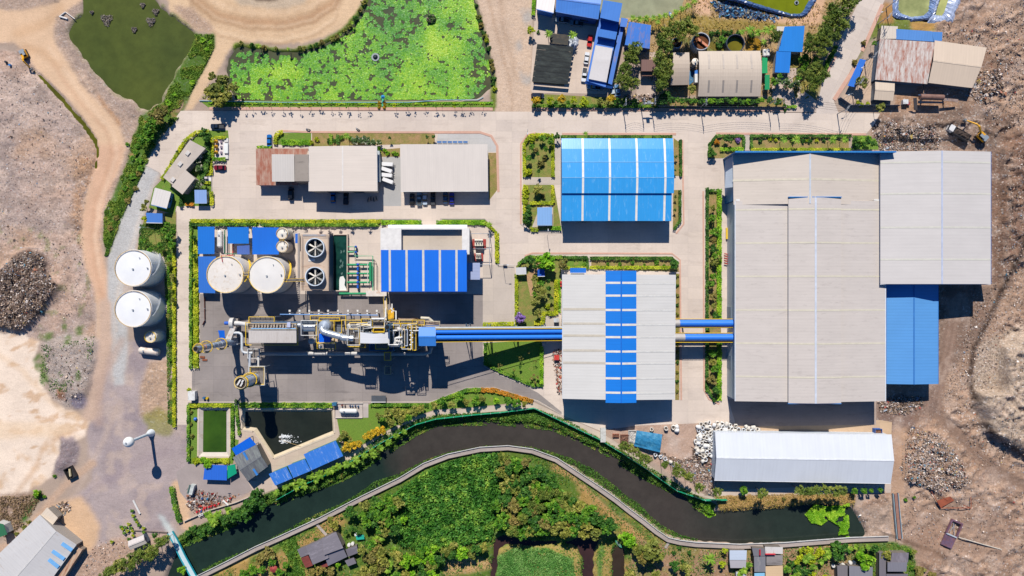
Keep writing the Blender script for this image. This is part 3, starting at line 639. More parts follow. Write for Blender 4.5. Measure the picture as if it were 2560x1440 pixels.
def strip(name,pts,wd,z0,z1,m,kind='structure',**kw):
 """band along photo points; wd in metres"""
 p=[Vector(((x-1280)*S,(720-y)*S))for x,y in pts];L=[];Rr=[]
 for i,q in enumerate(p):
  t=(p[min(i+1,len(p)-1)]-p[max(i-1,0)]).normalized();nn=Vector((-t.y,t.x))*wd/2
  L.append(q+nn);Rr.append(q-nn)
 mb=MB()
 vs=[(a.x,a.y,z0)for a in L]+[(a.x,a.y,z0)for a in Rr]+[(a.x,a.y,z1)for a in L]+[(a.x,a.y,z1)for a in Rr]
 n=len(p);fs=[]
 for i in range(n-1):
  fs+=[(2*n+i,3*n+i,3*n+i+1,2*n+i+1),(i,2*n+i,2*n+i+1,i+1),(n+i,n+i+1,3*n+i+1,3*n+i)]
 fs+=[(0,n,3*n,2*n),(n-1,3*n-1,4*n-1,2*n-1)]if False else[(0,n,3*n,2*n),(n-1,2*n-1,4*n-1,3*n-1)]
 mb.add(vs,fs)
 return tag(mb.build(name,m,base=(0,0,0)),kind=kind,**kw)
PINK=concrete('#dcae98',1.2,0.1,0.9,'#b58f7c',0.3)
for pts,wd in(([(524,271),(1232,273)],1.1),([(1330,273),(1962,274)],1.1),([(702,327),(760,330),(1085,331)],0.7),([(1085,331),(1200,331),(1228,340),(1243,365),(1246,480)],0.9),
    ([(2206,12),(2168,100),(2155,128)],1.3),([(2140,165),(2085,250)],1.5),([(2055,205),(2090,140)],0.8),([(1405,335),(1690,335)],0.8),([(1790,334),(2165,336)],0.8),
    ([(1302,560),(1302,360),(1318,337),(1340,333)],0.6),([(1706,350),(1709,560),(1690,584)],0.6),([(1758,478),(1760,975),(1772,998),(1798,1010)],0.6),([(1312,640),(1330,633),(1680,634),(1700,650),(1703,1000)],0.6)):
 strip('sidewalk',pts,wd,0.0,0.13,PINK)
GREYK=concrete('#bfb4aa',3,0.1,0.85)
for pts in([(484,548),(648,548)],[(655,548),(1052,548)],[(1100,547),(1212,547),(1246,585),(1250,660)],[(477,552),(474,920)],[(1302,560),(1325,580),(1400,582)],[(1210,915),(1250,938),(1332,972),(1358,968)],[(1075,1006),(1165,970),(1235,968),(1330,998),(1400,1034)],[(470,1006),(1075,1006)],[(530,345),(530,515)]):
 strip('kerb',pts,0.3,0.0,0.14,GREYK)
# ------------------------------------------------------------------ lawns
LG=grassmat('#6f8f2c',amt=0.15);LD=grassmat('#7d8a3a',amt=0.6);LB=grassmat('#8a8540','#b68f66',amt=0.75)
for i,(m,pts)in enumerate([
 (LG,[(1211,857),(1355,850),(1357,963),(1330,965),(1247,926),(1211,912)]),(LD,[(1290,665),(1318,641),(1404,641),(1402,690),(1396,790),(1360,815),(1290,822)]),
 (LG,[(1406,641),(1468,641),(1468,673),(1406,673)]),(LB,[(1478,641),(1680,641),(1696,655),(1698,680),(1478,673)]),(LB,[(1689,684),(1700,684),(1698,1000),(1688,1000)]),
 (LD,[(1311,352),(1328,338),(1385,338),(1385,443),(1311,443)]),(LD,[(1308,462),(1385,462),(1404,575),(1328,577),(1308,558)]),
 (LB,[(1684,345),(1701,358),(1702,440),(1684,440)]),(LB,[(1683,475),(1701,475),(1702,555),(1682,577)]),(LG,[(1400,338),(1680,338),(1680,346),(1400,346)]),
 (LB,[(1766,476),(1801,476),(1803,1000),(1785,1004),(1766,975)]),(LB,[(1771,362),(1788,338),(1859,338),(1859,378),(1806,396),(1770,396)]),(LB,[(1876,338),(2122,338),(2122,376),(1876,376)]),(LG,[(2132,338),(2195,340),(2196,374),(2132,374)]),
 (LG,[(690,345),(704,332),(778,332),(778,362),(690,362)]),(LB,[(780,332),(1087,332),(1087,360),(960,362),(780,366)]),(LB,[(1221,382),(1243,382),(1243,475),(1222,502)]),(LB,[(942,375),(1000,370),(1000,392),(945,392)]),
 (LG,[(484,551),(648,551),(648,566),(498,566),(498,915),(477,915),(477,560)]),(LG,[(656,551),(950,551),(950,567),(656,567)]),(LG,[(957,550),(1045,550),(1056,562),(957,563)]),(LG,[(1092,562),(1106,549),(1212,549),(1243,582),(1248,660),(1240,660),(1238,580),(1210,564)]),
 (LG,[(404,450),(455,375),(505,326),(570,326),(572,346),(530,346),(530,515),(442,515),(436,535),(372,520),(384,470)]),(LD,[(362,540),(440,530),(440,640),(340,640)]),(LD,[(418,640),(440,640),(440,1060),(424,1060),(424,900),(416,800)]),
 (LG,[(471,1008),(597,1008),(597,1100),(582,1160),(474,1160),(471,1008),(494,1018),(493,1144),(576,1144),(575,1018),(494,1018)]),(LG,[(600,1008),(830,1008),(830,1019),(600,1019)]),(LG,[(842,1045),(930,1008),(1070,1008),(1165,974),(1232,974),(1334,1002),(1180,1018),(1088,1024),(1038,1040),(960,1080),(900,1115),(866,1120),(850,1085)]),
 (LG,[(500,252),(1236,254),(1236,268),(520,268)]),(LD,[(1332,234),(1640,250),(1640,268),(1332,268)]),(LB,[(1640,246),(1962,246),(1962,269),(1640,269)])]):
 sheet('lawn',pts,0.045+0.002*(i%3),m)
sheet('garden_path',[(1386,338),(1402,338),(1402,462),(1386,462)],0.053,CONC2);sheet('garden_path',[(1308,444),(1402,444),(1402,461),(1308,461)],0.057,CONC2)
sheet('garden_path',[(1349,518),(1383,514),(1383,565),(1330,568)],0.053,CONC2);sheet('garden_path',[(1860,338),(1875,338),(1875,376),(1860,376)],0.053,CONC2);sheet('garden_path',[(1315,690),(1345,655),(1360,665),(1330,700),(1335,740),(1326,740)],0.053,grassmat('#c09a70',amt=0.1))
sheet('garden_path',[(1352,790),(1395,788),(1405,815),(1345,815)],0.057,CONC2)
sheet('garden_path',[(586,1008),(597,1008),(597,1100),(588,1098)],0.053,CONC2);sheet('garden_path',[(1470,641),(1476,641),(1476,674),(1470,674)],0.053,CONC2)
sheet('tiled_court',[(536,347),(573,347),(573,397),(536,397)],0.057,concrete('#efe6e2',1.0,0.05,0.9,'#c9bdb6',0.2))
sheet('tiled_court',[(508,440),(530,440),(530,455),(508,455)],0.057,concrete('#efe6e2',1.0,0.05,0.9,'#c9bdb6',0.2))
# ------------------------------------------------------------------ buildings
def mid(a,b):return(a+b)/2
def lerp(a,b,t):return a+(b-a)*t
def walls_mb(cs,z0,tops,th=None):
 """closed wall ring from base corners cs (xy) to top points; tops list of lists of (t, z) along each side"""
 mb=MB();n=len(cs)
 for i in range(n):
  a,b=cs[i],cs[(i+1)%n]
  tp=tops[i]
  vs=[(a.x,a.y,z0),(b.x,b.y,z0)]+[(*lerp(a,b,t).xy,z)for t,z in reversed(tp)]
  mb.add(vs,[tuple(range(len(vs)))])
 return mb
def shed(name,label,cat,c,h,rise=1.2,ridge='x',roof='#c9c4bf',wall='#8fa0b0',inset=0.35,z0=0.0,strips=(),strip_hex='#f3efe6',strip_w=0.7,
         group=None,rough=0.45,period=1.0,stain=None,stain_amt=0.5,amt=0.10,edge=None,doors=(),open_sides=False,cap=True,gut=True,thick=0.12,windows=(),skip_sides=()):
 """gable / mono / flat roofed hall. c = roof corners NW NE SE SW as seen in the photo at eave height h"""
 w=[P(x,y,h)for x,y in c]
 ctr=sum((q for q in w),Vector())/4
 root=thing(name,label,cat,(ctr.x,ctr.y,z0),group)
 u=(w[1]-w[0]).normalized()
 ang=math.degrees(math.atan2(u.y,u.x))
 inn=[q+(ctr-q).normalized()*inset*1.4 for q in w]
 up=Vector((0,0,rise))
 if ridge=='x':
  r0,r1=mid(w[0],w[3])+up,mid(w[1],w[2])+up
  slopes=[(w[0],w[1],r1,r0),(r0,r1,w[2],w[3])];rib=ang+90
  tops=[[(0,h),(1,h)],[(0,h),(.5,h+rise),(1,h)],[(0,h),(1,h)],[(0,h),(.5,h+rise),(1,h)]]
  eaves=[(w[0],w[1]),(w[3],w[2])]
 elif ridge=='y':
  r0,r1=mid(w[0],w[1])+up,mid(w[3],w[2])+up
  slopes=[(w[0],r0,r1,w[3]),(r0,w[1],w[2],r1)];rib=ang
  tops=[[(0,h),(.5,h+rise),(1,h)],[(0,h),(1,h)],[(0,h),(.5,h+rise),(1,h)],[(0,h),(1,h)]]
  eaves=[(w[0],w[3]),(w[1],w[2])]
 else:
  k=rise if ridge=='n' else 0
  a,b=w[0]+Vector((0,0,k)),w[1]+Vector((0,0,k));r0=r1=None
  slopes=[(a,b,w[2],w[3])];rib=ang+90
  tops=[[(0,h+k),(1,h+k)],[(0,h+k),(1,h)],[(0,h),(1,h)],[(0,h),(1,h+k)]]
  eaves=[(w[3],w[2])]
 tops=[[(t,z-0.14)for t,z in tp]for tp in tops]
 if open_sides:
  mb=MB()
  for q in inn:mb.box(q.x-.12,q.y-.12,z0,q.x+.12,q.y+.12,h-.1)
  for a,b in zip(inn,inn[1:]+inn[:1]):mb.tube([(a.x,a.y,h-.25),(b.x,b.y,h-.25)],0.1,6)
  for q in inn:mb2=MB().box(q.x-.12,q.y-.12,z0,q.x+.12,q.y+.12,h-.1);mb2.build('post',mat('#a9adb0',0.5),root)
 else:
  walls_mb(inn,z0,tops).build('wall',roofmat(wall,ang+90,0.8,0.08,0.6),root)
 rm=roofmat(roof,rib,period,amt,rough,stain,stain_amt)
 mb=MB()
 for q in slopes:mb.slab(q,thick)
 ro=mb.build('roof',rm,root)
 if r0 is not None and cap:
  d=(r1-r0).normalized();MB().slab([r0+Vector((0,0,.05))+Vector((-d.y,d.x,0))*.25,r1+Vector((0,0,.05))+Vector((-d.y,d.x,0))*.25,r1+Vector((0,0,.05))-Vector((-d.y,d.x,0))*.25,r0+Vector((0,0,.05))-Vector((-d.y,d.x,0))*.25],.06).build('ridge_cap',mat(edge or roof,0.5),ro)
 if gut:
  for a,b in eaves:
   mb=MB();d=(b-a).normalized();o2=(mid(a,b)-ctr);o2.z=0;o2=Vector((-d.y,d.x,0))*(1 if Vector((-d.y,d.x,0)).dot(o2)>0 else-1)
   mb.slab([a+o2*.02,b+o2*.02,b+o2*.24,a+o2*.24],.18);mb.build('gutter',mat(edge or '#e6e6e4',0.5),root)
 for sp in strips:
  for q in slopes:
   a0,a1,a2,a3=q
   if ridge=='y':p=[lerp(a0,a3,sp),lerp(a1,a2,sp)];d=(a3-a0).normalized()*strip_w/2;e0,e1=.02,.98
   else:p=[lerp(a0,a1,sp),lerp(a3,a2,sp)];d=(a1-a0).normalized()*strip_w/2;e0,e1=.02,.98
   A,B=lerp(p[0],p[1],e0),lerp(p[0],p[1],e1);z=Vector((0,0,.04))
   MB().slab([A-d+z,A+d+z,B+d+z,B-d+z],.03).build('skylight',mat(strip_hex,0.35,var=0.06),ro)
 sides=[(inn[3],inn[2]),(inn[1],inn[2]),(inn[0],inn[3]),(inn[0],inn[1])]
 for si,t,dw,dh,hexc in doors:
  a,b=sides[si];d=(b-a).normalized();nn=Vector((-d.y,d.x,0));nn=nn if nn.dot(mid(a,b)-ctr)>0 else-nn
  q=lerp(a,b,t);q0=q-d*dw/2;q1=q+d*dw/2
  mb=MB();mb.prism([(q0-nn*.05).xy.to_tuple(),(q1-nn*.05).xy.to_tuple(),(q1+nn*.06).xy.to_tuple(),(q0+nn*.06).xy.to_tuple()],z0+0.03,z0+dh);mb.build('door',mat(hexc,0.5),root)
 for si,t,ww,zz in windows:
  a,b=sides[si];d=(b-a).normalized();nn=Vector((-d.y,d.x,0));nn=nn if nn.dot(mid(a,b)-ctr)>0 else-nn
  q=lerp(a,b,t);q0=q-d*ww/2;q1=q+d*ww/2
  mb=MB();mb.prism([(q0-nn*.05).xy.to_tuple(),(q1-nn*.05).xy.to_tuple(),(q1+nn*.04).xy.to_tuple(),(q0+nn*.04).xy.to_tuple()],zz,zz+1.1);mb.build('window',mat('#27343f',0.15),root)
 return root
def px_slab(mb,pts,z,t=0.12):
 return mb.slab([P(p[0],p[1],p[2]if len(p)>2 else z)for p in pts],t)
D='#5d7488'
root=thing('warehouse','huge grey warehouse with raised centre roof and blue gable parapet in the east','warehouse',tuple(P(2030,720,0)))
GR='#cfc8c3';RX=roofmat('#d3c9c0',0,1.1,0.07,0.5,'#b8aea6',0.15);RXW=roofmat('#d6c9bb',0,1.1,0.06,0.5,'#bdb0a4',0.15);RE=roofmat('#d5cfca',0,1.1,0.05,0.5)
BW=roofmat('#3d7fb8',90,0.8,0.1,0.5);WW=roofmat('#c9d3de',90,0.8,0.1,0.5);BLUE_EDGE=mat('#2f86cf',0.45)
hN,rN=10.8,3.6
def V3(x,y,z):return P(x,y,z)
a,b,c,d=P(1832,390,hN),P(2197,390,hN),P(2200,512,hN),P(1834,512,hN)
a.y=b.y=P(0,386,hN).y;r0=Vector((mid(a,b).x,a.y,hN+rN));r1=Vector((mid(a,b).x,c.y,hN+rN))
mb=MB();mb.slab([a,r0,r1,d]);mb.slab([r0,b,c,r1]);nr=mb.build('roof',RXW,root)
for px in(1957,2105):
 f=0.5
MB().slab([r0+Vector((-.3,0,.05)),r0+Vector((.3,0,.05)),r1+Vector((.3,0,.05)),r1+Vector((-.3,0,.05))],.06).build('ridge_cap',mat('#c9d0da',0.5),nr)
for yy in(446,):
 for(p,q)in((a,r0),(r0,b)):
  t=0.52;A=lerp(p,Vector((p.x,c.y,p.z)),t);B=lerp(q,Vector((q.x,c.y,q.z)),t);z=Vector((0,0,.04));k=Vector((0,.35,0))
  MB().slab([A+z-k,B+z-k,B+z+k,A+z+k],.03).build('skylight',mat('#ddd3bd',0.4),nr)
pr=MB().prism([(a.x-.3,a.y-.05),(b.x+4.0,a.y-.05),(b.x+4.0,a.y+.35),(a.x-.3,a.y+.35)],0,hN+rN+.3);pr.build('parapet',roofmat('#2c6ea6',90,0.8,0.12,0.5),root)
MB().box(a.x-.4,a.y-.1,hN+rN+.302,b.x+4.1,a.y+.42,hN+rN+.42).build('coping',mat('#2f86cf',0.4),root)
hS=11.0
A=P(1839,503,hS);B=P(2213,503,hS);C=P(2216,1002,hS);Dd=P(1839,1003,hS);B.y=A.y;C.x=B.x;Dd.x=A.x;C.y=Dd.y
rise=2.6;R0=Vector((P(2040,0,0).x*(1-13/H),A.y,hS+rise));R1=Vector((R0.x,C.y,hS+rise))
mb=MB();mb.slab([A,R0,R1,Dd]);mb.slab([R0,B,C,R1]);sr=mb.build('roof',RX,root)
hm=hS+rise+0.9
ma,mb_=P(1971,494,hm-.75),P(2103,494,hm-.75);mc,md=P(2103,1008,hm-.75),P(1972,1010,hm-.75);md.x=ma.x;mc.x=mb_.x;md.y=mc.y
MR0=Vector((mid(ma,mb_).x,ma.y,hm));MR1=Vector((MR0.x,mc.y,hm))
mb=MB();mb.slab([ma,MR0,MR1,md]);mb.slab([MR0,mb_,mc,MR1]);mr=mb.build('monitor_roof',RX,root)
mb=MB();inset=Vector((.3,0,0));walls_mb([Vector((ma.x+.3,ma.y-.1,0)),Vector((md.x+.3,md.y+.1,0)),Vector((mc.x-.3,mc.y+.1,0)),Vector((mb_.x-.3,mb_.y-.1,0))],hS+.2,[[(0,hm-.9),(1,hm-.9)],[(0,hm-.9),(.5,hm-.15),(1,hm-.9)],[(0,hm-.9),(1,hm-.9)],[(0,hm-.9),(.5,hm-.15),(1,hm-.9)]]).build('monitor_wall',roofmat('#b9c3cf',90,.8,.1),root)
MB().box(ma.x-.1,ma.y+.02,hm-1.0,MR0.x-.15,ma.y+.3,hm-.2).build('fascia',BLUE_EDGE,mr);MB().box(MR0.x+.15,ma.y+.02,hm-1.0,mb_.x,ma.y+.3,hm-.2).build('fascia',BLUE_EDGE,mr)
MB().box(ma.x-.1,mc.y-.3,hm-1.3,mb_.x+.1,mc.y-.02,hm-.75).build('fascia',BLUE_EDGE,mr)
MB().slab([MR0+Vector((-.35,0,.06)),MR0+Vector((.35,0,.06)),MR1+Vector((.35,0,.06)),MR1+Vector((-.35,0,.06))],.06).build('ridge_cap',mat('#d3d9e4',.4),mr)
z=Vector((0,0,.045));k=Vector((0,.28,0))
SKY=mat('#ddd5bf',0.4,var=0.1)
for py in(525,608,691,775,858,941):
 yy=P(0,py,hS).y
 for p,q,par in((Vector((A.x,yy,A.z)),Vector((ma.x,yy,hS+rise*(ma.x-A.x)/(R0.x-A.x))),sr),(Vector((mb_.x,yy,hS+rise*(B.x-mb_.x)/(B.x-R0.x))),Vector((B.x,yy,B.z)),sr),
     (Vector((ma.x,yy,ma.z)),Vector((MR0.x-.4,yy,hm-.01)),mr),(Vector((MR0.x+.4,yy,hm-.01)),Vector((mb_.x,yy,mb_.z)),mr)):
  MB().slab([p+z-k,q+z-k,q+z+k,p+z+k],.03).build('skylight',SKY,par)
wl=[Vector((A.x+.3,A.y+0.3,0)),Vector((Dd.x+.3,Dd.y+.3,0)),Vector((C.x-.3,C.y+.3,0)),Vector((B.x-.3,B.y+.3,0))]
tp=[(0,hS-.15),(1,hS-.15)];tg=[(0,hS-.15),(.5,hS+rise-.15),(1,hS-.15)]
walls_mb(wl,0,[tp,tg,tp,tg]).build('wall',WW,root)
wn=[Vector((a.x+.2,a.y-.06,0)),Vector((d.x+.2,A.y+.35,0)),Vector((c.x-.2,A.y+.35,0)),Vector((b.x-.2,b.y-.06,0))]
walls_mb(wn,0,[[(0,hN-.15),(1,hN-.15)],[(0,hN-.2),(1,hN-.2)],[(0,hN-.15),(1,hN-.15)],[(0,hN-.2),(1,hN-.2)]]).build('wall',BW,root)
MB().slab([(A.x-.02,A.y-.0,hS-.02),(A.x-.3,A.y,hS-.02),(Dd.x-.3,Dd.y,hS-.02),(Dd.x-.02,Dd.y,hS-.02)],.2).build('gutter',mat('#e3e8ee',.5),root)
MB().slab([(B.x+.02,B.y,hS-.02),(B.x+.34,B.y,hS-.02),(C.x+.34,C.y,hS-.02),(C.x+.02,C.y,hS-.02)],.2).build('gutter',mat('#dfe3e8',.5),root)
MB().slab([(A.x,A.y+.04,hS+.1),(B.x,A.y+.04,hS+.1),(B.x,A.y+.75,hS+.1),(A.x,A.y+.75,hS+.1)],.1).build('flashing',mat('#e9e6e1',.5),root)
MB().slab([P(1812,470,7.5),P(1814,430,7.5),P(1833,418,10.2),P(1832,468,10.2)],.1).build('canopy',roofmat('#c3ccd6',0,.9,.08),root)
for yy,dw in((-12.0,5.0),(-30.0,5.0)):
 MB().box(wl[0].x-.06,yy,0.03,wl[0].x+.05,yy+dw,5.0).build('door',mat('#8fa3b8',.5),root)
for xx in(95,112,128):MB().box(xx,wl[1].y-.06,.03,xx+6,wl[1].y+.05,6).build('door',mat('#46525e',.6),root)
root=thing('warehouse','grey hall with shallow ridge joined to the huge warehouse at the landfill edge','warehouse',tuple(P(2345,545,0)))
hE,rE=12.4,1.8
A=P(2201,379,hE);B=P(2477,375,hE);C=P(2478,710,hE);Dd=P(2217,712,hE);B.y=A.y;C.x=B.x;Dd.x=A.x;Dd.y=C.y
R0=Vector((mid(A,B).x+1.2,A.y,hE+rE));R1=Vector((R0.x,C.y,hE+rE))
mb=MB();mb.slab([A,R0,R1,Dd]);mb.slab([R0,B,C,R1]);er=mb.build('roof',RE,root)
MB().slab([R0+Vector((-.3,0,.05)),R0+Vector((.3,0,.05)),R1+Vector((.3,0,.05)),R1+Vector((-.3,0,.05))],.06).build('ridge_cap',mat('#c3cbe0',.4),er)
for py in(407,485,569,649):
 yy=P(0,py,hE).y
 for p,q in((Vector((A.x,yy,A.z)),Vector((R0.x-.3,yy,R0.z-.02))),(Vector((R0.x+.3,yy,R0.z-.02)),Vector((B.x,yy,B.z)))):
  MB().slab([p+z-k,q+z-k,q+z+k,p+z+k],.03).build('skylight',mat('#d9d6c8',.4,var=.1),er)
we=[Vector((A.x+.25,A.y-.3,0)),Vector((Dd.x+.25,Dd.y+.3,0)),Vector((C.x-.3,C.y+.3,0)),Vector((B.x-.3,B.y-.3,0))]
tg=[(0,hE-.15),(.52,hE+rE-.15),(1,hE-.15)];tp=[(0,hE-.15),(1,hE-.15)]
walls_mb(we,0,[tp,tg,tp,tg]).build('wall',roofmat('#aab4c2',90,.8,.1),root)
MB().box(B.x-.02,C.y,hE-.35,B.x+.22,B.y,hE-.02).build('fascia',mat('#2467a8',.45),root)
MB().box(A.x,C.y-.2,hE-.3,B.x,C.y-.02,hE-.02).build('fascia',mat('#e4e6ea',.45),root)
for xx in(150,160,170):MB().box(xx,we[1].y-.06,.03,xx+6,we[1].y+.05,7).build('door',mat('#3b4652',.6),root)
shed('shed','bright blue ribbed roof hall below the grey hall at the landfill edge','shed',[(2217,706),(2345,706),(2345,960),(2217,960)],7.6,1.0,'y','#5f9fdd','#7c95ad',period=1.1,amt=.14,edge='#3a7cc4',open_sides=True,cap=True)
root=shed('warehouse','light grey warehouse with a bright blue stripe of raised roof along its middle','warehouse',[(1407,686),(1688,687),(1685,999),(1407,997)],10.2,2.0,'y','#dbd8d2','#b3bfcb',period=1.05,amt=.08,edge='#e2e3e2',doors=((0,.25,5,5,'#4b5863'),(0,.75,5,5,'#4b5863'),(2,.4,3,3.5,'#6c7c8a')),cap=False)
hm=13.1
ma,mb_,mc,md=P(1514,677,hm-.6),P(1591,677,hm-.6),P(1588,1007,hm-.6),P(1512,1007,hm-.6);md.x=ma.x;mc.x=mb_.x
r0=Vector((mid(ma,mb_).x,ma.y,hm));r1=Vector((r0.x,mc.y,hm))
mb=MB();mb.slab([ma,r0,r1,md]);mb.slab([r0,mb_,mc,r1]);mr=mb.build('monitor_roof',roofmat('#1a7fe0',0,1.0,.06,.4,var=.04),root)
walls_mb([ma+Vector((.3,-.6,0)),md+Vector((.3,.6,0)),mc+Vector((-.3,.6,0)),mb_+Vector((-.3,-.6,0))],10.9,[[(0,hm-.75),(1,hm-.75)],[(0,hm-.75),(.5,hm-.15),(1,hm-.75)],[(0,hm-.75),(1,hm-.75)],[(0,hm-.75),(.5,hm-.15),(1,hm-.75)]]).build('monitor_wall',roofmat('#9fb2c4',90,.8,.1),root)
MB().slab([r0+Vector((-.2,0,.05)),r0+Vector((.2,0,.05)),r1+Vector((.2,0,.05)),r1+Vector((-.2,0,.05))],.06).build('ridge_cap',mat('#1a6fd0',.4),mr)
for py in(707,739,775,812,843,879,909,946,982):
 yy=P(0,py,hm).y;k=Vector((0,.38,0))
 for p,q in((Vector((ma.x,yy,ma.z)),Vector((r0.x-.3,yy,r0.z-.01))),(Vector((r0.x+.3,yy,r0.z-.01)),Vector((mb_.x,yy,mb_.z)))):
  MB().slab([p+z-k,q+z-k,q+z+k,p+z+k],.03).build('skylight',mat('#e9e4da',.4),mr)
wA,wB=P(1407,686,10.2),P(1688,687,10.2)
for py,hx_ in((773,'#cfc5b2'),(809,'#d0c7b6'),(839,'#cfc5b2'),(876,'#cfc6b6'),(907,'#cdc4b5')):
 yy=P(0,py,10.8).y;k=Vector((0,.4,0));f=(ma.x-wA.x)/((wB.x-wA.x)/2)
 MB().slab([Vector((wA.x+.1,yy,10.25))-k+z,Vector((ma.x,yy,10.2+2*f))-k+z,Vector((ma.x,yy,10.2+2*f))+k+z,Vector((wA.x+.1,yy,10.25))+k+z],.03).build('skylight',mat(hx_,.4,var=.1),root)
for py in(709,740,776,812,843,879,909,946,983):
 yy=P(0,py,10.8).y;k=Vector((0,.25,0));f=(wB.x-mb_.x)/((wB.x-wA.x)/2)
 MB().slab([Vector((mb_.x,yy,10.2+2*f))-k+z,Vector((wB.x-.1,yy,10.22))-k+z,Vector((wB.x-.1,yy,10.22))+k+z,Vector((mb_.x,yy,10.2+2*f))+k+z],.03).build('skylight',mat('#dcdad4',.4),root)
shed('shed','small bright blue lean-to on the north wall of the blue striped warehouse','shed',[(1425,670),(1465,670),(1465,682),(1425,682)],3.5,.4,'n','#1a78dc','#e8e4df',period=.8)
root=thing('warehouse','sky blue arched roof hall with four white skylight bands amid roads','warehouse',tuple(P(1543,455,0)))
prof=[(346,7.9),(372,8.9),(405,9.6),(444,10.1),(483,9.5)];low=[(481,8.9),(552,7.8)]
def prof_roof(pr,xa,xb,m,nm):
 mb=MB()
 for(ya,za),(yb,zb)in zip(pr[:-1],pr[1:]):
  YA,YB=P(0,ya,za).y,P(0,yb,zb).y
  mb.slab([(xa,YA,za),(xb,YA,za),(xb,YB,zb),(xa,YB,zb)],.12)
 return mb.build(nm,m,root)
BX0,BX1=P(1404,0,8.5).x,P(1683,0,8.5).x
BL=roofmat('#3aa3ea',90,.9,.06,.30,'#8fcaf4',.15,metal=0.0)
r1_=prof_roof(prof,BX0,BX1,BL,'roof');r2_=prof_roof(low,BX0,BX1-.6,BL,'roof')
for px in(1457,1524,1592,1662):
 X=P(px,0,9).x
 for pr,par in((prof,r1_),(low,r2_)):
  mb=MB()
  for(ya,za),(yb,zb)in zip(pr[:-1],pr[1:]):mb.slab([(X-.38,P(0,ya,za).y,za+.04),(X+.38,P(0,ya,za).y,za+.04),(X+.38,P(0,yb,zb).y,zb+.04),(X-.38,P(0,yb,zb).y,zb+.04)],.03)
  mb.build('skylight',mat('#efe9e0',.4),par)
for ya,za,par in((444,10.1,r1_),(405,9.6,r1_)):
 MB().box(BX0,P(0,ya,za).y-.1,za+.001,BX1,P(0,ya,za).y+.1,za+.06).build('ridge_cap',mat('#8cc4ee',.3),par)
yN,yS,yM=P(0,349,7.9).y,P(0,550,7.8).y,P(0,483,9).y
mb=MB();mb.box(BX0+.3,yS,0,BX1-.7,yS+.2,7.6);mb.box(BX0+.3,yN-.2,0,BX1-.3,yN,7.7);mb.box(BX0+.3,yS+.202,0,BX0+.5,yN-.202,7.6);mb.box(BX1-.9,yS+.202,0,BX1-.7,yN-.202,7.6);mb.box(BX0+.52,yM+.3,7.0,BX1-.92,yM+.5,9.2)
mb.build('wall',roofmat('#2e6fae',90,.8,.1,.5),root)
MB().box(BX0,yS-.35,7.55,BX1-.6,yS-.15,7.78).build('gutter',mat('#5fb4ee',.4),root)
for t in(.15,.42,.7):MB().box(lerp(BX0,BX1,t),yS-.06,.03,lerp(BX0,BX1,t)+5,yS-.002,5).build('door',mat('#37485a',.6),root)
shed('workshop','beige grey flat roofed workshop hall beside the four white trailers','building',[(774,366),(941,365),(942,478),(773,478)],7.0,.5,'y','#e0d3c6','#b9b1aa',period=.9,amt=.05,edge='#e6dfd8',doors=((0,.3,4,4,'#45515c'),(0,.7,4,4,'#45515c')),cap=True)
root=shed('workshop','small workshop with grey roof and mould speckled concrete end bay','building',[(680,386),(736,386),(736,452),(680,452)],6.5,.3,'n','#d3ccc4','#aaa39b',period=.9,edge='#e6e2da',doors=((0,.5,3,3,'#45515c'),))
q=[P(736.5,386,7.2),P(771,386,7.2),P(772,453,7.2),P(736.5,453,7.2)];mb=MB();mb.prism([(p.x,p.y)for p in q],0,7.2);mb.build('end_bay',concrete('#a59a8e',40,.2,.95,'#4f4740',1.0),root)
shed('shed','rusty brown corrugated tin lean-to roof at west end of the workshop row','shed',[(641,372),(772,372),(745,463),(641,463)],3.6,.5,'n','#c2a08c','#8a7a6c',period=.9,amt=.2,stain='#a3563a',stain_amt=.8,open_sides=True,gut=False)
shed('carport','light grey carport roof over a row of parked cars beside the gravel pad','carport',[(1001,361),(1219,361),(1220,477),(1002,478)],4.6,.3,'n','#dcd2c8','#bbb',period=.8,amt=.05,edge='#e8e4de',open_sides=True)
shed('shed','narrow white lean-to roof on the east wall of the workshop hall','shed',[(942,377),(949,377),(951,455),(944,455)],4.2,.3,'f','#b9c2c6','#6f7f8a',gut=False)
root=thing('guard_house','long flat concrete roofed gate house set at a slant in the garden','building',tuple(P(470,405,0)))
q=[P(475,350,4),P(514,371,4),P(431,462,4),P(408,443,4)]
inn=[p+(P(460,405,4)-p).normalized()*.5 for p in q]
MB().prism([(p.x,p.y)for p in inn],0,3.8).build('wall',concrete('#b7aea4',40),root)
ro=MB().prism([(p.x,p.y)for p in q],3.802,4.05).build('roof',concrete('#d2c4b6',40,.2,.96,'#7d7268',.7),root)
for x,y in((470,383),(451,410),(433,449)):
 c0=P(x,y,4.1);MB().obox(c0.x,c0.y,R(50),1.6,1.3,4.052,4.5).build('roof_hatch',mat('#d9d2ca',.7),ro)
q=[P(463,424,4.6),P(488,446,4.6),P(456,486,4.6),P(429,465,4.6)]
MB().slab(q,.15).build('roof',roofmat('#d0c2b4',50,.8,.04),root);inn=[p+(P(459,455,4.6)-p).normalized()*.5 for p in q]
MB().prism([(p.x,p.y)for p in inn],0,4.4).build('wall',mat('#a59c92',.8),root)
shed('office','small white roofed office with blue edges beside the grey gravel road','building',[(387,469),(428,480),(417,521),(377,511)],3.2,.3,'f','#e4ddd6','#3f86c6',edge='#2f78c0',doors=((0,.5,1.2,2.2,'#e8e8e8'),),windows=((0,.2,1.5,1.2),(1,.5,1.5,1.2)))
shed('shed','plain mid blue shed roof south of the small white office','shed',[(366,532),(407,534),(406,557),(366,556)],2.4,.3,'n','#4f86d6','#7c8fa3',period=.8)
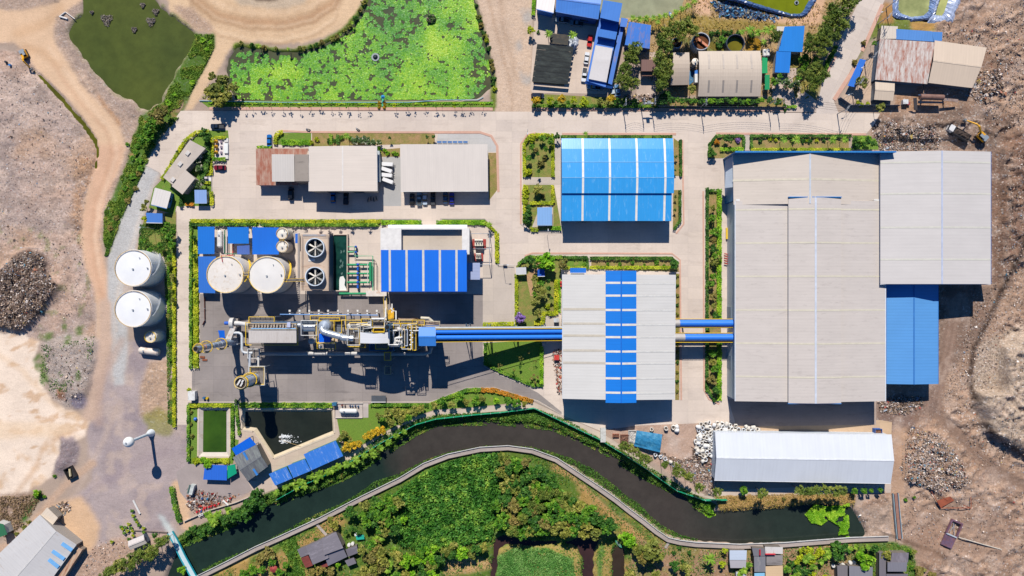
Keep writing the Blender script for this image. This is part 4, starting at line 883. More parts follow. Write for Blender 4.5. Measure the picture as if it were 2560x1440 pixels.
shed('gate_kiosk','pale blue roofed gate kiosk at the corner of the paved yard','kiosk',[(487,475),(517,475),(517,507),(487,507)],2.5,.3,'n','#8fb0e2','#c9cfd6',edge='#a9c4ea',windows=((0,.5,2.0,1.1),(1,.5,2,1.1)))
shed('pump_house','pale blue flat roofed pump house in the garden west of the sky blue hall','shed',[(1343,519),(1380,518),(1380,562),(1343,562)],2.3,.3,'n','#86b2e4','#c5bdb2',edge='#a6c8ee',doors=((0,.5,1.2,2.1,'#6d6d6d'),))
shed('shelter','white metal roofed shelter at the corner of the garden near the purple tree','shelter',[(1290,669),(1315,668),(1316,684),(1290,685)],2.8,.3,'n','#dcdcdc','#9a9a9a',period=.5,open_sides=True)
shed('shelter','little dark blue roofed shelter under the spreading tree in the garden','shelter',[(1344,673),(1361,673),(1362,690),(1344,690)],2.8,.2,'n','#1a5cc4','#445',open_sides=True,period=.6)
shed('warehouse','long brilliant white gabled storage hall north of the river bank trees','warehouse',[(1788,1082),(2229,1088),(2227,1208),(1786,1200)],5.9,2.0,'x','#dce0e6','#d6dde6',period=1.2,amt=.03,edge='#f0f2f4',doors=((0,.2,4,4,'#9aa7b5'),(0,.5,4,4,'#9aa7b5'),(0,.8,4,4,'#9aa7b5')),rough=.4,strips=())
root=thing('power_house','tall power house with royal blue roof striped white and sunken flat roof','building',tuple(P(1062,650,0)))
hp=12.6
X0,X1=P(953,0,hp).x,P(1167,0,hp).x;Yt,Yb=P(0,625,hp).y,P(0,728,hp).y
ro=MB().slab([(X0,Yt,hp+.6),(X1,Yt,hp+.6),(X1,Yb,hp),(X0,Yb,hp)]).build('roof',roofmat('#1573e6',90,.9,.05,.4,var=.04),root)
for px in(975,1017,1058.5,1100,1141.5):
 X=P(px,0,hp).x;MB().slab([(X-.4,Yt,hp+.64),(X+.4,Yt,hp+.64),(X+.4,Yb,hp+.04),(X-.4,Yb,hp+.04)],.03).build('skylight',mat('#d9d6d0',.4),ro)
MB().box(X0-.1,Yb-.25,hp-.4,X1+.1,Yb-.02,hp-.02).build('fascia',mat('#0d55c4',.4),root)
MB().box(X0+.3,Yb+.3,0,X1-.3,Yt-.01,hp-.15).build('wall',roofmat('#3b6ea8',90,.8,.1,.5),root)
hq=12.2;Yn=P(0,570,hq).y
MB().box(X0-.3,Yt+.01,0,X1+.7,Yn,9.8).build('wall',mat('#d8d3cb',.7),root)
MB().box(P(1006,0,9.8).x,Yt+.02,9.802,P(1155,0,9.8).x,P(0,577,9.8).y,9.9).build('roof',concrete('#d3c3ae',30,.12,.97),root)
WH=mat('#e8e4de',.6)
MB().box(X0-.35,Yt+.02,9.803,P(1003,0,hq).x,Yn,hq).build('roof_block',WH,root)
MB().box(P(1155,0,hq).x,Yt-1.5,9.803,X1+.9,Yn,hq).build('roof_block',WH,root)
MB().box(P(1003,0,hq).x+.01,Yn-.5,9.903,P(1155,0,hq).x-.01,Yn,hq-.1).build('parapet',WH,root)
mb=MB().slab([P(970,562,9),P(1168,562,9),P(1168,572,9.4),P(970,572,9.4)],.06);mb.build('canopy',roofmat('#b7bccb',90,1.2,.14,.2),root)
MB().slab([P(1167,657,6),P(1200,657,6),P(1200,699,6),P(1167,699,6)],.06).build('canopy',roofmat('#a9b4d4',0,1.2,.14,.2),root)
for t in(.2,.5,.8):MB().box(lerp(X0,X1,t)-2,Yb+.24,.03,lerp(X0,X1,t)+2,Yb+.29,5).build('door',mat('#33475c',.5),root)
for t in(.1,.35,.65,.9):MB().box(lerp(X0,X1,t)-1.2,Yb+.25,7,lerp(X0,X1,t)+1.2,Yb+.29,8.6).build('window',mat('#1f2c38',.15),root)
shed('shed','blue shed roof at the north west corner of the plant yard','shed',[(495,567),(537,567),(536,635),(495,635)],3.6,.2,'n','#0f74d4','#6f7f8f',period=.9,amt=.05,open_sides=True,gut=False)
shed('shed','faded blue shed roof tucked under the western of two big cream tanks','shed',[(496,641),(540,641),(538,733),(497,732)],3.3,.2,'n','#2f72cc','#6f7f8f',period=.9,amt=.1,open_sides=True,gut=False)
shed('shed','square blue shed roof with red fire pipe south of it','shed',[(569,568),(622,568),(622,609),(570,609)],3.8,.2,'n','#0b74d2','#6f7f8f',period=.9,amt=.05,open_sides=True,gut=False)
shed('shed','low dull purple blue translucent roof between the square blue shed and a tank','shed',[(593,615),(624,613),(624,636),(593,636)],3.0,.2,'n','#4f6cb4','#6f7f8f',period=.7,amt=.15,open_sides=True,gut=False)
shed('shed','large blue shed roof beside the pair of small cream tanks','shed',[(631,568),(697,569),(697,636),(631,636)],3.8,.2,'n','#0b6cd6','#6f7f8f',period=.9,amt=.04,open_sides=True,gut=False)
shed('electrical_cabinet','narrow blue roofed cabinet left of the cooling tower','cabinet',[(738,584),(746,584),(746,608),(738,608)],3.0,.1,'f','#1a6cd2','#8a98a6',gut=False)
shed('shed','blue roof shed shaded by a bush with green net canopy beside it','shed',[(513,1161),(568,1163),(567,1201),(508,1199)],2.5,.3,'n','#2f6fd8','#64707c',period=.9,open_sides=True,gut=False)
shed('canopy','sagging emerald green shade net stretched between two sheds','canopy',[(569,1164),(588,1160),(592,1183),(569,1197)],2.3,.3,'n','#12a57c','#555',period=.6,amt=.12,open_sides=True,gut=False)
root=shed('shed','slanted dark weathered roof shed with a single blue strip beside the black pond','shed',[(582,1144),(641,1111),(670,1166),(620,1203)],4.4,.9,'x','#6b6c70','#6d6862',period=.9,amt=.16,stain='#8f9690',stain_amt=.55,edge='#7a7d80',gut=False)
A,B=P(608,1131,5.1),P(643,1188,4.8);dd=Vector((.32,.2,0));MB().slab([A-dd,A+dd,B+dd,B-dd],.5).build('skylight',mat('#3f86d0',.4),root)
shed('shed','vivid blue slanted annex roof north of the dark weathered shed','shed',[(580,1121),(625,1092),(640,1111),(590,1139)],3.6,.3,'n','#0f6ae0','#5f6b78',period=.9,gut=False,open_sides=True)
for c,lab in(([(673,1184),(717,1166),(731,1196),(688,1214)],'southwesternmost of three speckled blue riverside shed roofs, red edge beside it'),([(720,1163),(763,1147),(777,1177),(733,1195)],'middle one of three speckled blue riverside shed roofs with white flecks'),([(760,1135),(840,1101),(858,1140),(778,1176)],'largest of three speckled blue riverside shed roofs beside yellow flowering trees')):
 shed('shed',lab,'shed',c,4.2,.5,'n','#3f82dc','#1f7f6a',period=.9,amt=.08,stain='#d4e2f4',stain_amt=.22,group='riverside blue sheds',edge='#2f6cc4',gut=False)
shed('warehouse','long pale grey gabled hall with three light blue skylight patches at lower left','warehouse',[(99,1287),(191,1362),(70,1530),(-40,1420)],4.6,1.2,'y','#cfccca','#a7a29c',period=1.0,amt=.06,stain='#a98f78',stain_amt=.05,edge='#d9d6d2',gut=False)
MB
hb=[o for o in scene.objects if o.get('label','').startswith('long pale grey gabled hall')][0]
for(xa,ya),(xb,yb)in(((154,1359),(180,1376)),((130,1378),(160,1398)),((121,1399),(146,1418))):
 A,B=P(xa,ya,5.5),P(xb,yb,5.0);d=(B-A).normalized();n2=Vector((-d.y,d.x,0))*.7
 A.z,B.z=5.42,5.06
 MB().slab([A-n2,A+n2,B+n2,B-n2],.2).build('skylight',mat('#7fbdf2',.4),hb)
shed('shed','cream roofed annex at the northern end of the pale grey hall','shed',[(119,1268),(146,1294),(132,1312),(101,1288)],3.6,.3,'n','#ead9c4','#9c948a',gut=False)
shed('shed','rusty cream lean-to strip along the east side of the pale grey hall','shed',[(190,1366),(206,1374),(150,1460),(118,1460)],3.2,.4,'f','#cfb398','#8a7f74',stain='#a3623f',stain_amt=.5,gut=False)
shed('hut','small green roofed hut cut by the left picture edge','hut',[(-12,1305),(10,1310),(18,1336),(-6,1345)],4.0,.3,'n','#3c7a54','#d9d6d0',gut=False)
shed('hut','small white gabled hut beside the potted shrubs near the riverside trees','hut',[(320,1353),(359,1337),(368,1358),(326,1375)],3.2,.7,'x','#d6cdc7','#5d6f80',gut=False)
root=thing('house','old dark grey tiled riverside house with several stepped roofs and rusty porch','house',tuple(P(820,1375,0)))
HG=roofmat('#77727a',25,.5,.18,.7,'#98919a',.3);HR=roofmat('#8a3f38',25,.5,.2,.7,'#6b3028',.5)
def hroof(par,pts,h,m,nm='roof',wallhex='#7d736a'):
 q=[P(p[0],p[1],p[2]if len(p)>2 else h)for p in pts];MB().slab(q,.12).build(nm,m,par)
 c=sum(q,Vector())/len(q);i=[p+(c-p).normalized()*.5 for p in q]
 zt=min(p.z for p in q)-.16
 MB().prism([(p.x,p.y)for p in i],0,zt).build('wall',mat(wallhex,.8),par)
hroof(root,[(805,1346,4.2),(840,1330,4.2),(858,1370,5.2),(810,1388,5.2)],4.5,HG);hroof(root,[(764,1366,4.0),(806,1347,4.0),(822,1395,4.6),(782,1412,4.6)],4,HG)
hroof(root,[(811,1389,4.4),(858,1371,4.4),(868,1392,3.4),(820,1415,3.4)],4,roofmat('#85818a',25,.5,.14,.7));hroof(root,[(743,1374),(770,1364),(778,1384),(752,1394)],3.2,HG);hroof(root,[(752,1396),(770,1388),(782,1414),(764,1420)],2.9,HR)
hroof(root,[(864,1374,3.2),(892,1364,3.2),(896,1382,2.8),(870,1392,2.8)],3,HG);hroof(root,[(862,1402),(884,1394),(891,1408),(870,1416)],2.6,HG);hroof(root,[(800,1410),(816,1405),(820,1416),(804,1420)],2.4,HR)
root=thing('house','house with silver blue roof and dark gap beside its southern wall, right of palms','house',tuple(P(1846,1400,0)))
hroof(root,[(1824,1376,3.2),(1867,1376,3.2),(1866,1400,3.9),(1824,1400,3.9)],3.5,roofmat('#b4bfcf',0,.5,.08,.5));hroof(root,[(1824,1401,3.8),(1866,1401,3.8),(1864,1420,3.3),(1826,1420,3.3)],3.3,roofmat('#c3bdbf',0,.5,.12,.5))
hroof(root,[(1840,1430),(1866,1428),(1866,1455),(1840,1455)],2.8,roofmat('#bfc4cc',0,.5))
root=thing('house','riverside house with mixed white grey and cream roofs and red ridge tiles','house',tuple(P(1920,1405,0)))
hroof(root,[(1880,1370),(1918,1372),(1916,1390),(1884,1390)],3.6,roofmat('#77767c',90,.5,.12,.6));hroof(root,[(1912,1367),(1957,1368),(1957,1385),(1914,1384)],3.9,roofmat('#d7d2cd',90,.5,.14,.6,'#a89c92',.3))
hroof(root,[(1885,1391),(1914,1391),(1914,1430),(1886,1430)],3.4,roofmat('#807f84',90,.5,.12,.6,'#b8b0a4',.3));hroof(root,[(1916,1388),(1957,1388),(1956,1413),(1916,1413)],3.2,concrete('#968f8c',40,.2,.97,'#5d5654',.7));hroof(root,[(1914,1416),(1957,1414),(1958,1460),(1914,1460)],3.3,roofmat('#dcbd95',0,.6,.16,.6));hroof(root,[(1886,1433),(1912,1432),(1912,1460),(1886,1460)],2.9,roofmat('#8fc8e8',90,.6,.1))
for a,b in(((1900,1374),(1900,1388)),((1913,1385.5),(1938,1385.5))):MB().tube([P(*a,4.05),P(*b,4.05)],.3,6).build('ridge_tile',mat('#c22f3a',.6),root)
root=thing('house','twin grey roofed house beside the white water jars at the bottom edge','house',tuple(P(2145,1435,0)))
hroof(root,[(2093,1414),(2119,1414),(2119,1470),(2095,1470)],3.4,roofmat('#7c7678',90,.6,.12,.7));hroof(root,[(2123,1415),(2182,1418),(2181,1470),(2123,1470)],3.8,roofmat('#86858c',90,.6,.1,.6))
root=thing('house','dark grey house with lower paler tin roof near the landfill track','house',tuple(P(2235,1410,0)))
hroof(root,[(2198,1380),(2215,1380),(2215,1460),(2198,1460)],2.8,roofmat('#7a757a',90,.6));hroof(root,[(2230,1382,3.2),(2272,1382,3.2),(2270,1406,3.6),(2226,1406,3.6)],3.3,roofmat('#726c74',90,.6,.12,.7,'#948d96',.4));hroof(root,[(2219,1406,4.0),(2268,1406,4.0),(2266,1429,3.5),(2219,1429,3.5)],3.6,roofmat('#8b8890',90,.6,.18,.6));hroof(root,[(2216,1435),(2270,1435),(2268,1465),(2216,1465)],2.8,roofmat('#77727a',90,.6))
root=shed('office','blue office block roof with white flat panel end near the dirt road','building',[(1343,-30),(1390,-20),(1384,32),(1341,22)],5.5,.3,'f','#efe9e4','#2f6fc0',edge='#3b7fd6',period=1.2)
root=shed('office','wide blue ribbed office roof at the top edge above parked pickups','building',[(1392,-30),(1506,-20),(1496,47),(1389,28)],6.5,.8,'x','#4a8ade','#2a5aa0',edge='#3a78cc',period=1.0,amt=.12,windows=((0,.3,3,1.5),(0,.7,3,1.5)))
root=thing('office','L shaped blue roofed office wing with a long white flat roof and parked cars alongside','building',tuple(P(1515,130,0)))
B1=roofmat('#4a8ade',80,1.0,.08,.45);B2=roofmat('#3a7ad2',80,1.0,.08,.45)
hroof(root,[(1508,0,8.4),(1556,8,8.4),(1547,55,7.6),(1500,44,7.6)],8,B1,wallhex='#2a5aa0');hroof(root,[(1498,72,7.0),(1543,80,7.0),(1538,99,6.6),(1492,90,6.6)],7,B1,wallhex='#2a5aa0')
hroof(root,[(1553,44),(1570,47),(1566,68),(1550,66)],5.5,B2,wallhex='#2a5aa0');hroof(root,[(1498,46),(1548,55),(1514,218),(1466,202)],4.4,B2,wallhex='#3a6aa8');hroof(root,[(1549,66),(1560,68),(1530,212),(1520,208)],4.0,roofmat('#3a78d0',80,1.0,.1,.45,'#a58a80',.2),wallhex='#3a6aa8')
q=[P(1489,113,5.2),P(1532,121,5.2),P(1516,206,5.2),P(1472,197,5.2)];MB().prism([(p.x,p.y)for p in q],4.3,5.2).build('flat_roof',concrete('#ded9d6',40,.06,.98,'#b8b0aa',.2),root)
MB().slab([P(1463,203,4.2),P(1532,216,4.2),P(1530,222,3.6),P(1462,209,3.6)],.12).build('awning',B2,root)
shed('shed','blue ribbed roof shed partly covered by tree and fallen leaves east of the office','shed',[(1572,55),(1627,64),(1624,122),(1562,112)],4.8,.4,'n','#2f7ad8','#2a5590',period=1.0,amt=.12,stain='#9a7f86',stain_amt=.3,gut=False)
shed('hut','brown tin roofed hut between two dark tree rows','hut',[(1603,150),(1640,150),(1638,178),(1603,178)],4.0,.5,'n','#8a6a62','#4f463e',period=.8,amt=.12,gut=False)
shed('canopy','brown tin awning below the brown hut','canopy',[(1604,180),(1640,180),(1640,190),(1604,190)],2.8,.2,'n','#85604f','#4f463e',gut=False,open_sides=True)
def arch_shed(name,label,c,h,rise,roofhex,wallhex,n=8,strips=()):
 w=[P(x,y,h)for x,y in c];ctr=sum(w,Vector())/4;root=thing(name,label,'building',(ctr.x,ctr.y,0))
 mb=MB();rm=roofmat(roofhex,90,.9,.05,.5,'#b8a898',.2);L=[]
 for i in range(n+1):
  t=i/n;zz=rise*math.sin(math.pi*t);L.append((lerp(w[0],w[3],t)+Vector((0,0,zz)),lerp(w[1],w[2],t)+Vector((0,0,zz))))
 for(a,b),(c2,d2)in zip(L[:-1],L[1:]):mb.slab([a,b,d2,c2],.12)
 ro=mb.build('roof',rm,root)
 inn=[p+(ctr-p).normalized()*.5 for p in w]
 MB().prism([(p.x,p.y)for p in inn],0,h-.14).build('wall',roofmat(wallhex,90,.8,.1),root)
 mb=MB()
 for s_ in(0,1):
  pts=[(p[s_]+(ctr-p[s_])*.012)-Vector((0,0,.14))for p in L];mb.add([tuple(p)for p in pts],[tuple(range(len(pts)))])
 mb.build('gable',mat(wallhex,.6),root)
 for t0,t1,xs,hexc in strips:
  for x in xs:
   mb=MB();k=[i for i in range(n+1)if t0<=i/n<=t1]
   for i,j in zip(k[:-1],k[1:]):
    a,b=lerp(*L[i],x),lerp(*L[j],x);zz=Vector((0,0,.05));dx=Vector((.35,0,0));mb.slab([a-dx+zz,a+dx+zz,b+dx+zz,b-dx+zz],.03)
   mb.build('skylight',mat(hexc,.4),ro)
 return root
arch_shed('warehouse','beige arched roof warehouse with eight grey skylight slots behind the roadside hedge',[(1746,128),(1901,127),(1901,241),(1745,241)],4.2,1.5,'#cbbba9','#8f8579',12,((.08,.42,(.16,.39,.61,.84),'#c0b3a6'),(.66,.92,(.16,.39,.61,.84),'#9c938b')))
arch_shed('workshop','narrow beige arched roof workshop beside the tall dark tree row',[(1683,131),(1723,131),(1722,212),(1676,213)],3.8,1.0,'#b8a796','#4a4640',8)
shed('house','bright blue roofed house in two wings among trees near the north road','house',[(1960,68),(2010,66),(2006,130),(1946,128)],4.0,.6,'n','#1a86e0','#c9c2b8',period=1.0,amt=.04,gut=False)
shed('house','lower bright blue roof wing south of the blue roofed house','house',[(1940,129),(1976,131),(1974,182),(1937,181)],3.4,.5,'n','#1a80dc','#c9c2b8',period=1.0,amt=.04,gut=False)
shed('canopy','emerald green tarpaulin canopy along the east wall of the beige warehouse','canopy',[(1905,144),(1918,145),(1919,183),(1905,183)],3.2,.2,'n','#12a561','#555',open_sides=True,gut=False)
shed('canopy','small emerald green tarpaulin canopy beside the hedge by the beige warehouse','canopy',[(1912,187),(1924,187),(1924,224),(1912,224)],3.0,.2,'n','#0f9a5c','#555',open_sides=True,gut=False)
shed('shed','pale roofed terrace north of the bright blue house','shed',[(1942,66),(1975,66),(1975,79),(1942,77)],3.4,.2,'f','#d9cfc2','#a8a098',gut=False)
root=shed('warehouse','rust streaked white corrugated roof warehouse at the recycling yard','warehouse',[(2198,98),(2336,107),(2318,210),(2188,199)],3.9,.5,'n','#dcd3ca','#5c7690',period=1.7,amt=.18,stain='#a8552e',stain_amt=.62,gut=False)
root=shed('warehouse','cream gabled roof hall adjoining the rust streaked warehouse','warehouse',[(2337,101),(2467,119),(2431,220),(2321,207)],4.0,1.0,'x','#dac6b0','#5a6a7c',period=1.0,amt=.05,gut=False)
shed('shed','pale blue roofed annex along the north side of the rusty warehouse','shed',[(2240,73),(2328,79),(2334,104),(2240,98)],3.2,.3,'n','#5f97dc','#6f8296',period=1.0,gut=False)
shed('shed','small pale blue roof annex with darker patch next to the cream hall','shed',[(2328,80),(2355,81),(2355,102),(2335,104)],3.0,.3,'n','#5a94da','#6f8296',period=1.0,gut=False)
shed('shed','cream flat roofed annex with blue panels north west of the rusty warehouse','shed',[(2204,64),(2245,66),(2240,97),(2200,97)],3.3,.2,'f','#e0d2c2','#8c8278',gut=False)
shed('workshop','square cream roofed workshop south of the rusty warehouse','building',[(2188,202),(2237,205),(2232,252),(2185,249)],3.2,.5,'x','#d9c6b0','#7a8894',gut=False,doors=((1,.5,3,3,'#8a4038'),))
# ------------------------------------------------------------------ process plant
STEEL=mat('#b9c0c8',.4,.3,var=.1,dirt='#8f8478');YEL=mat('#ffd22e',.6,var=.06);WHT=mat('#e6e4df',.5,var=.06,dirt='#c9b9a6');GRATE=mat('#8a827c',.7,var=.35,scale=2.0,dirt='#4a4440');GREENP=mat('#1f9a63',.5);BLUEP=mat('#1760c8',.45);RUST=mat('#9a5a3c',.8,var=.3);DARK=mat('#2a2f36',.6);REDP=mat('#c8302c',.5);TEAL=mat('#1f9fb8',.5)
def arc(cx,cy,r,a0,a1,z,n=10):return[(cx+r*math.cos(a0+(a1-a0)*i/n),cy+r*math.sin(a0+(a1-a0)*i/n),z)for i in range(n+1)]
def ring_rail(name,x,y,r,z,m,parent,h=1.0,t=.07,n=32):
 mb=MB()
 for zz in(h*.5,h):mb.ring(x,y,z+zz-t,z+zz+t,r+t,r-t,n)
 for i in range(0,n,3):a=2*math.pi*i/n;mb.box(x+r*math.cos(a)-t*.6,y+r*math.sin(a)-t*.6,z,x+r*math.cos(a)+t*.6,y+r*math.sin(a)+t*.6,z+h-t)
 return mb.build(name,m,parent)
def tank(px,py,rp,h,label,hexc='#f2f0ec',dirt=None,yellow=True,group=None,hatch=True,stair=True):
 c=P(px,py,h);r=rp*S*(1-h/H)
 root=thing('storage_tank',label,'tank',(c.x,c.y,0),group)
 m=mat(hexc,.45,var=.05,scale=.3,dirt=dirt)
 MB().cyl(c.x,c.y,0,h,r,56).build('shell',mat(hexc,.45,var=.1,scale=.4),root)
 MB().lathe(c.x,c.y,[(r+.08,h-.1),(r+.08,h+.06),(r*.5,h+.22),(.1,h+.38)],56).build('roof',m,root)
 MB().ring(c.x,c.y,0,.25,r+.5,r-.05,56).build('plinth',concrete('#c9bdb0',40),root)
 if yellow:ring_rail('railing',c.x,c.y,r-.12,h+.05,YEL if yellow is True else mat(yellow,.5),root,.55,.05,56)
 if hatch:
  for dx,dy,q in((0,-.4,.32),(r*.78,0,.22),(r*.35,r*.55,.14)):
   if q*3<r:MB().cyl(c.x+dx,c.y+dy,h+.05,h+.75,q,12).build('hatch',mat('#a7adb2',.5),root)
 if stair:
  mb=MB();n=26;a0=0.9
  for i in range(n):
   a=a0-i*.05;z=.3+(h-.3)*i/n
   mb.obox(c.x+(r+.4)*math.cos(a),c.y+(r+.4)*math.sin(a),a,.7,.32,z,z+.06)
  mb.tube([(c.x+(r+.75)*math.cos(a0-i*.05),c.y+(r+.75)*math.sin(a0-i*.05),1.2+(h-.3)*i/n)for i in range(n)],.04,5)
  mb.build('stair',YEL if yellow is True and h>8 else STEEL,root)
 return root
tank(334,670,46,10,'northern of two bright white storage tanks beside the grey gravel road','#f4f4f4',yellow='#d9b26a')
tank(334,772,46,10,'southern of two bright white storage tanks beside the grey gravel road','#f4f4f4',yellow='#d9b26a')
tank(377,842,14.5,6,'small stained white tank with rusty top south of two large tanks','#e9e4da','#8f7420',stair=False)
tank(564,686,46.5,10.5,'western of two big cream storage tanks inside the plant yard','#ece4da','#d2bfa8')
tank(668,687,46,10.5,'eastern of two big cream storage tanks, walkway to the cooling tower','#eae6e0')
tank(706,584,14.8,6,'northern of two small cream tanks near the cooling tower','#e9e2d6',yellow='#d9b26a',stair=False)
tank(706,616,14.8,6,'southern of two small cream tanks near the cooling tower','#e9e2d6',yellow='#d9b26a',stair=False)
for q,par in(([(620,687),(617,691)],None),):pass
def bar_thing(name,label,cat,pts,wd,m,rails=None,z_=None):
 q=[P(*p)for p in pts];root=thing(name,label,cat,((q[0].x+q[-1].x)/2,(q[0].y+q[-1].y)/2,0))
 mb=MB()
 for a,b in zip(q[:-1],q[1:]):
  d=(b-a);d.z=0;d.normalize();n2=Vector((-d.y,d.x,0))*wd/2;mb.slab([a-n2,b-n2,b+n2,a+n2],.1)
 mb.build('deck',m,root)
 if rails:
  for s_ in(-1,1):
   mb=MB();L=[]
   for i,a in enumerate(q):
    d=(q[min(i+1,len(q)-1)]-q[max(i-1,0)]);d.z=0;d.normalize();L.append(a+Vector((-d.y,d.x,0))*wd/2*s_+Vector((0,0,1.0)))
   mb.tube(L,.06,5);mb.tube([p-Vector((0,0,.5))for p in L],.05,5)
   for a,b in zip(L[:-1],L[1:]):
    k=max(1,int((b-a).length/2))
    for j in range(k+1):p=lerp(a,b,j/k);mb.box(p.x-.04,p.y-.04,p.z-1.0,p.x+.04,p.y+.04,p.z-.03)
   mb.build('handrail',rails,root)
 return root
bar_thing('catwalk','short yellow catwalk bridging the two big cream tanks','catwalk',[(609,686,10.6),(624,686,10.6)],1.0,GRATE,YEL)
bar_thing('catwalk','long catwalk from the eastern cream tank to the cooling tower deck','catwalk',[(710,701,10.4),(745,700,8.2),(760,700,8.2)],1.0,GRATE,YEL)
bar_thing('catwalk','tiny yellow catwalk bridging the two small cream tanks','catwalk',[(706,598,6.1),(706,603,6.1)],1.2,GRATE,YEL)
def htank(name,label,a,b,r,z,m,group=None,capm=None):
 A,B=P(*a,z),P(*b,z);root=thing(name,label,'tank',((A.x+B.x)/2,(A.y+B.y)/2,0),group)
 d=(B-A).normalized();L=(B-A).length
 pts=[A+d*t for t in(0,.12*r*2,.6*r,L-.6*r,L-.24*r,L)]
 MB().tube(pts,[r*.35,r*.75,r,r,r*.75,r*.35],20).build('shell',m,root,smooth=False)
 for t in(.25,.75):
  q=lerp(A,B,t);n2=Vector((-d.y,d.x,0));MB().obox(q.x,q.y,math.atan2(d.y,d.x),.35,r*1.7,0,z-r*.7).build('saddle',concrete('#a9a29a',40),root)
 q=lerp(A,B,.3);MB().cyl(q.x,q.y,z+r*.9,z+r+.35,.3,12).build('manhole',STEEL,root)
 return root
htank('pressure_tank','white capsule pressure tank lying between blue shed roofs in the plant',(550,575),(550,620),1.05,1.9,WHT)
htank('pressure_tank','rust stained white cylinder tank lying on dirt south of the white tanks',(347,875),(400,881),1.35,1.5,mat('#e9dccf',.6,var=.1,dirt='#b98a6c'))
root=htank('gas_tank','white gas tank in a small fenced court above the riverside lawn',(848,1027),(894,1028),.95,1.7,WHT)
root=thing('fence','low white kerb wall and rail around the white gas tank court','fence',tuple(P(872,1026,0)))
for a,b in(((838,1008),(907,1008)),((907,1008),(907,1044)),((907,1044),(838,1044)),((838,1044),(838,1008))):
 A,B=P(*a),P(*b);MB().slab([A+Vector((-.1,-.1,.5)),B+Vector((.1,-.1,.5)),B+Vector((.1,.1,.5)),A+Vector((-.1,.1,.5))],.45).build('wall',mat('#d8cfc6',.8),root)
sheet('gas_court_slab',[(838,1008),(921,1008),(921,1044),(838,1044)],.06,concrete('#cbbfb6',8))
for i,(x,y,hexc)in enumerate(((856,1013,'#8a4a40'),(863,1013,'#9c8f86'),(876,1014,'#27507c'),(882,1015,'#2a5d8c'),(889,1014,'#27507c'),(896,1015,'#3a6f9a'))):
 c=P(x,y);tag(MB().lathe(c.x,c.y,[(.28,.05),(.3,.1),(.3,.9),(.22,1.05),(.1,1.25),(.05,1.3)],12).build('gas_cylinder',mat(hexc,.5),base=(c.x,c.y,.05)),'gas cylinder standing behind the white gas tank, %s'%['first from the left, dull red','second from the left, grey','third from the left, dark blue','fourth from the left, mid blue','fifth from the left, dark blue','last on the right, paler blue'][i],'gas cylinder','gas cylinders')
c=P(839,1008);root=thing('cabinet','small teal blue control cabinet at the corner of the gas court','cabinet',(c.x,c.y,0));MB().box(c.x-.7,c.y-.5,0,c.x+.7,c.y+.5,2.0).build('body',mat('#3f7f9c',.5),root);MB().box(c.x-.8,c.y-.6,2.002,c.x+.8,c.y+.6,2.1).build('roof',mat('#2f6f94',.5),root)
z0=8.0
X0,X1,Yn,Ys=P(752,0,z0).x,P(823,0,z0).x,P(0,585,z0).y,P(0,727,z0).y
root=thing('cooling_tower','cooling tower with two six bladed fans on a rust streaked deck','cooling tower',(mid(X0,X1),mid(Yn,Ys),0))
MB().box(X0+.15,Ys+.15,.6,X1-.15,Yn-.15,z0-.25).build('casing',roofmat('#b9a48c',90,.8,.12,.6,'#7f5a3c',.3),root)
MB().box(X0,Ys,z0-.248,X1,Yn,z0).build('deck',concrete('#d3bca6',5,.16,.9,'#9c6a44',.7),root)
for px,py in((787,619),(787,691)):
 c=P(px,py,z0+2.0);r=3.35
 st=MB().ring(c.x,c.y,z0+.002,z0+2.1,r,r-.14,48).build('fan_stack',mat('#c6d3e2',.4),root)
 MB().ring(c.x,c.y,z0+2.102,z0+2.25,r+.12,r-.2,48).build('rim',mat('#dde8f2',.4),st)
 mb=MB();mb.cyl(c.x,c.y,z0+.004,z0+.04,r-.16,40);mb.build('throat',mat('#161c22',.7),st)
 mb=MB()
 for k_ in range(8):a=math.pi/8+k_*math.pi/4;mb.tube([(c.x+.4*math.cos(a),c.y+.4*math.sin(a),z0+.5),(c.x+3.1*math.cos(a),c.y+3.1*math.sin(a),z0+.5)],.06,5)
 mb.build('guard',mat('#6f7a80',.5),st)
 fan=MB().lathe(c.x,c.y,[(.45,z0+1.0),(.5,z0+1.2),(.5,z0+1.5),(.25,z0+1.65)],16).build('fan_hub',mat('#cfc8bc',.5),root)
 for k_ in range(6):
  a=math.pi/2+k_*math.pi/3;d=Vector((math.cos(a),math.sin(a),0));n2=Vector((-d.y,d.x,0));o=Vector((c.x,c.y,z0+1.35))
  MB().slab([o+d*.35-n2*.2-Vector((0,0,.08)),o+d*2.9-n2*.3-Vector((0,0,.12)),o+d*2.9+n2*.28+Vector((0,0,.12)),o+d*.35+n2*.22+Vector((0,0,.08))],.06).build('blade',mat('#d6cfc2',.5),fan)
mb=MB()
for a,b in(((755,588),(820,588)),((820,588),(820,724)),((820,724),(755,724)),((755,724),(755,588))):
 A,B=P(*a,z0+1),P(*b,z0+1);A.z=B.z=z0+1.0;mb.tube([A,B],.05,5);mb.tube([A-Vector((0,0,.5)),B-Vector((0,0,.5))],.04,5)
mb.build('railing',mat('#a08a78',.6),root)
MB().slab([P(823,583,7.6),P(833,583,3.0),P(833,728,3.0),P(823,728,7.6)],.08).build('louvre',roofmat('#2c4a72',90,2.2,.3,.4),root)
MB().slab([P(757,586,8.1),P(815,586,8.1),P(815,590,8.1),P(757,590,8.1)],.05).build('hatch_cover',mat('#a9adb6',.5,dirt='#b9743c'),root)
c=P(779,650,8.1);MB().box(c.x-1.2,c.y-.5,8.002,c.x+1.2,c.y+.5,8.15).build('hatch_cover',WHT,root)
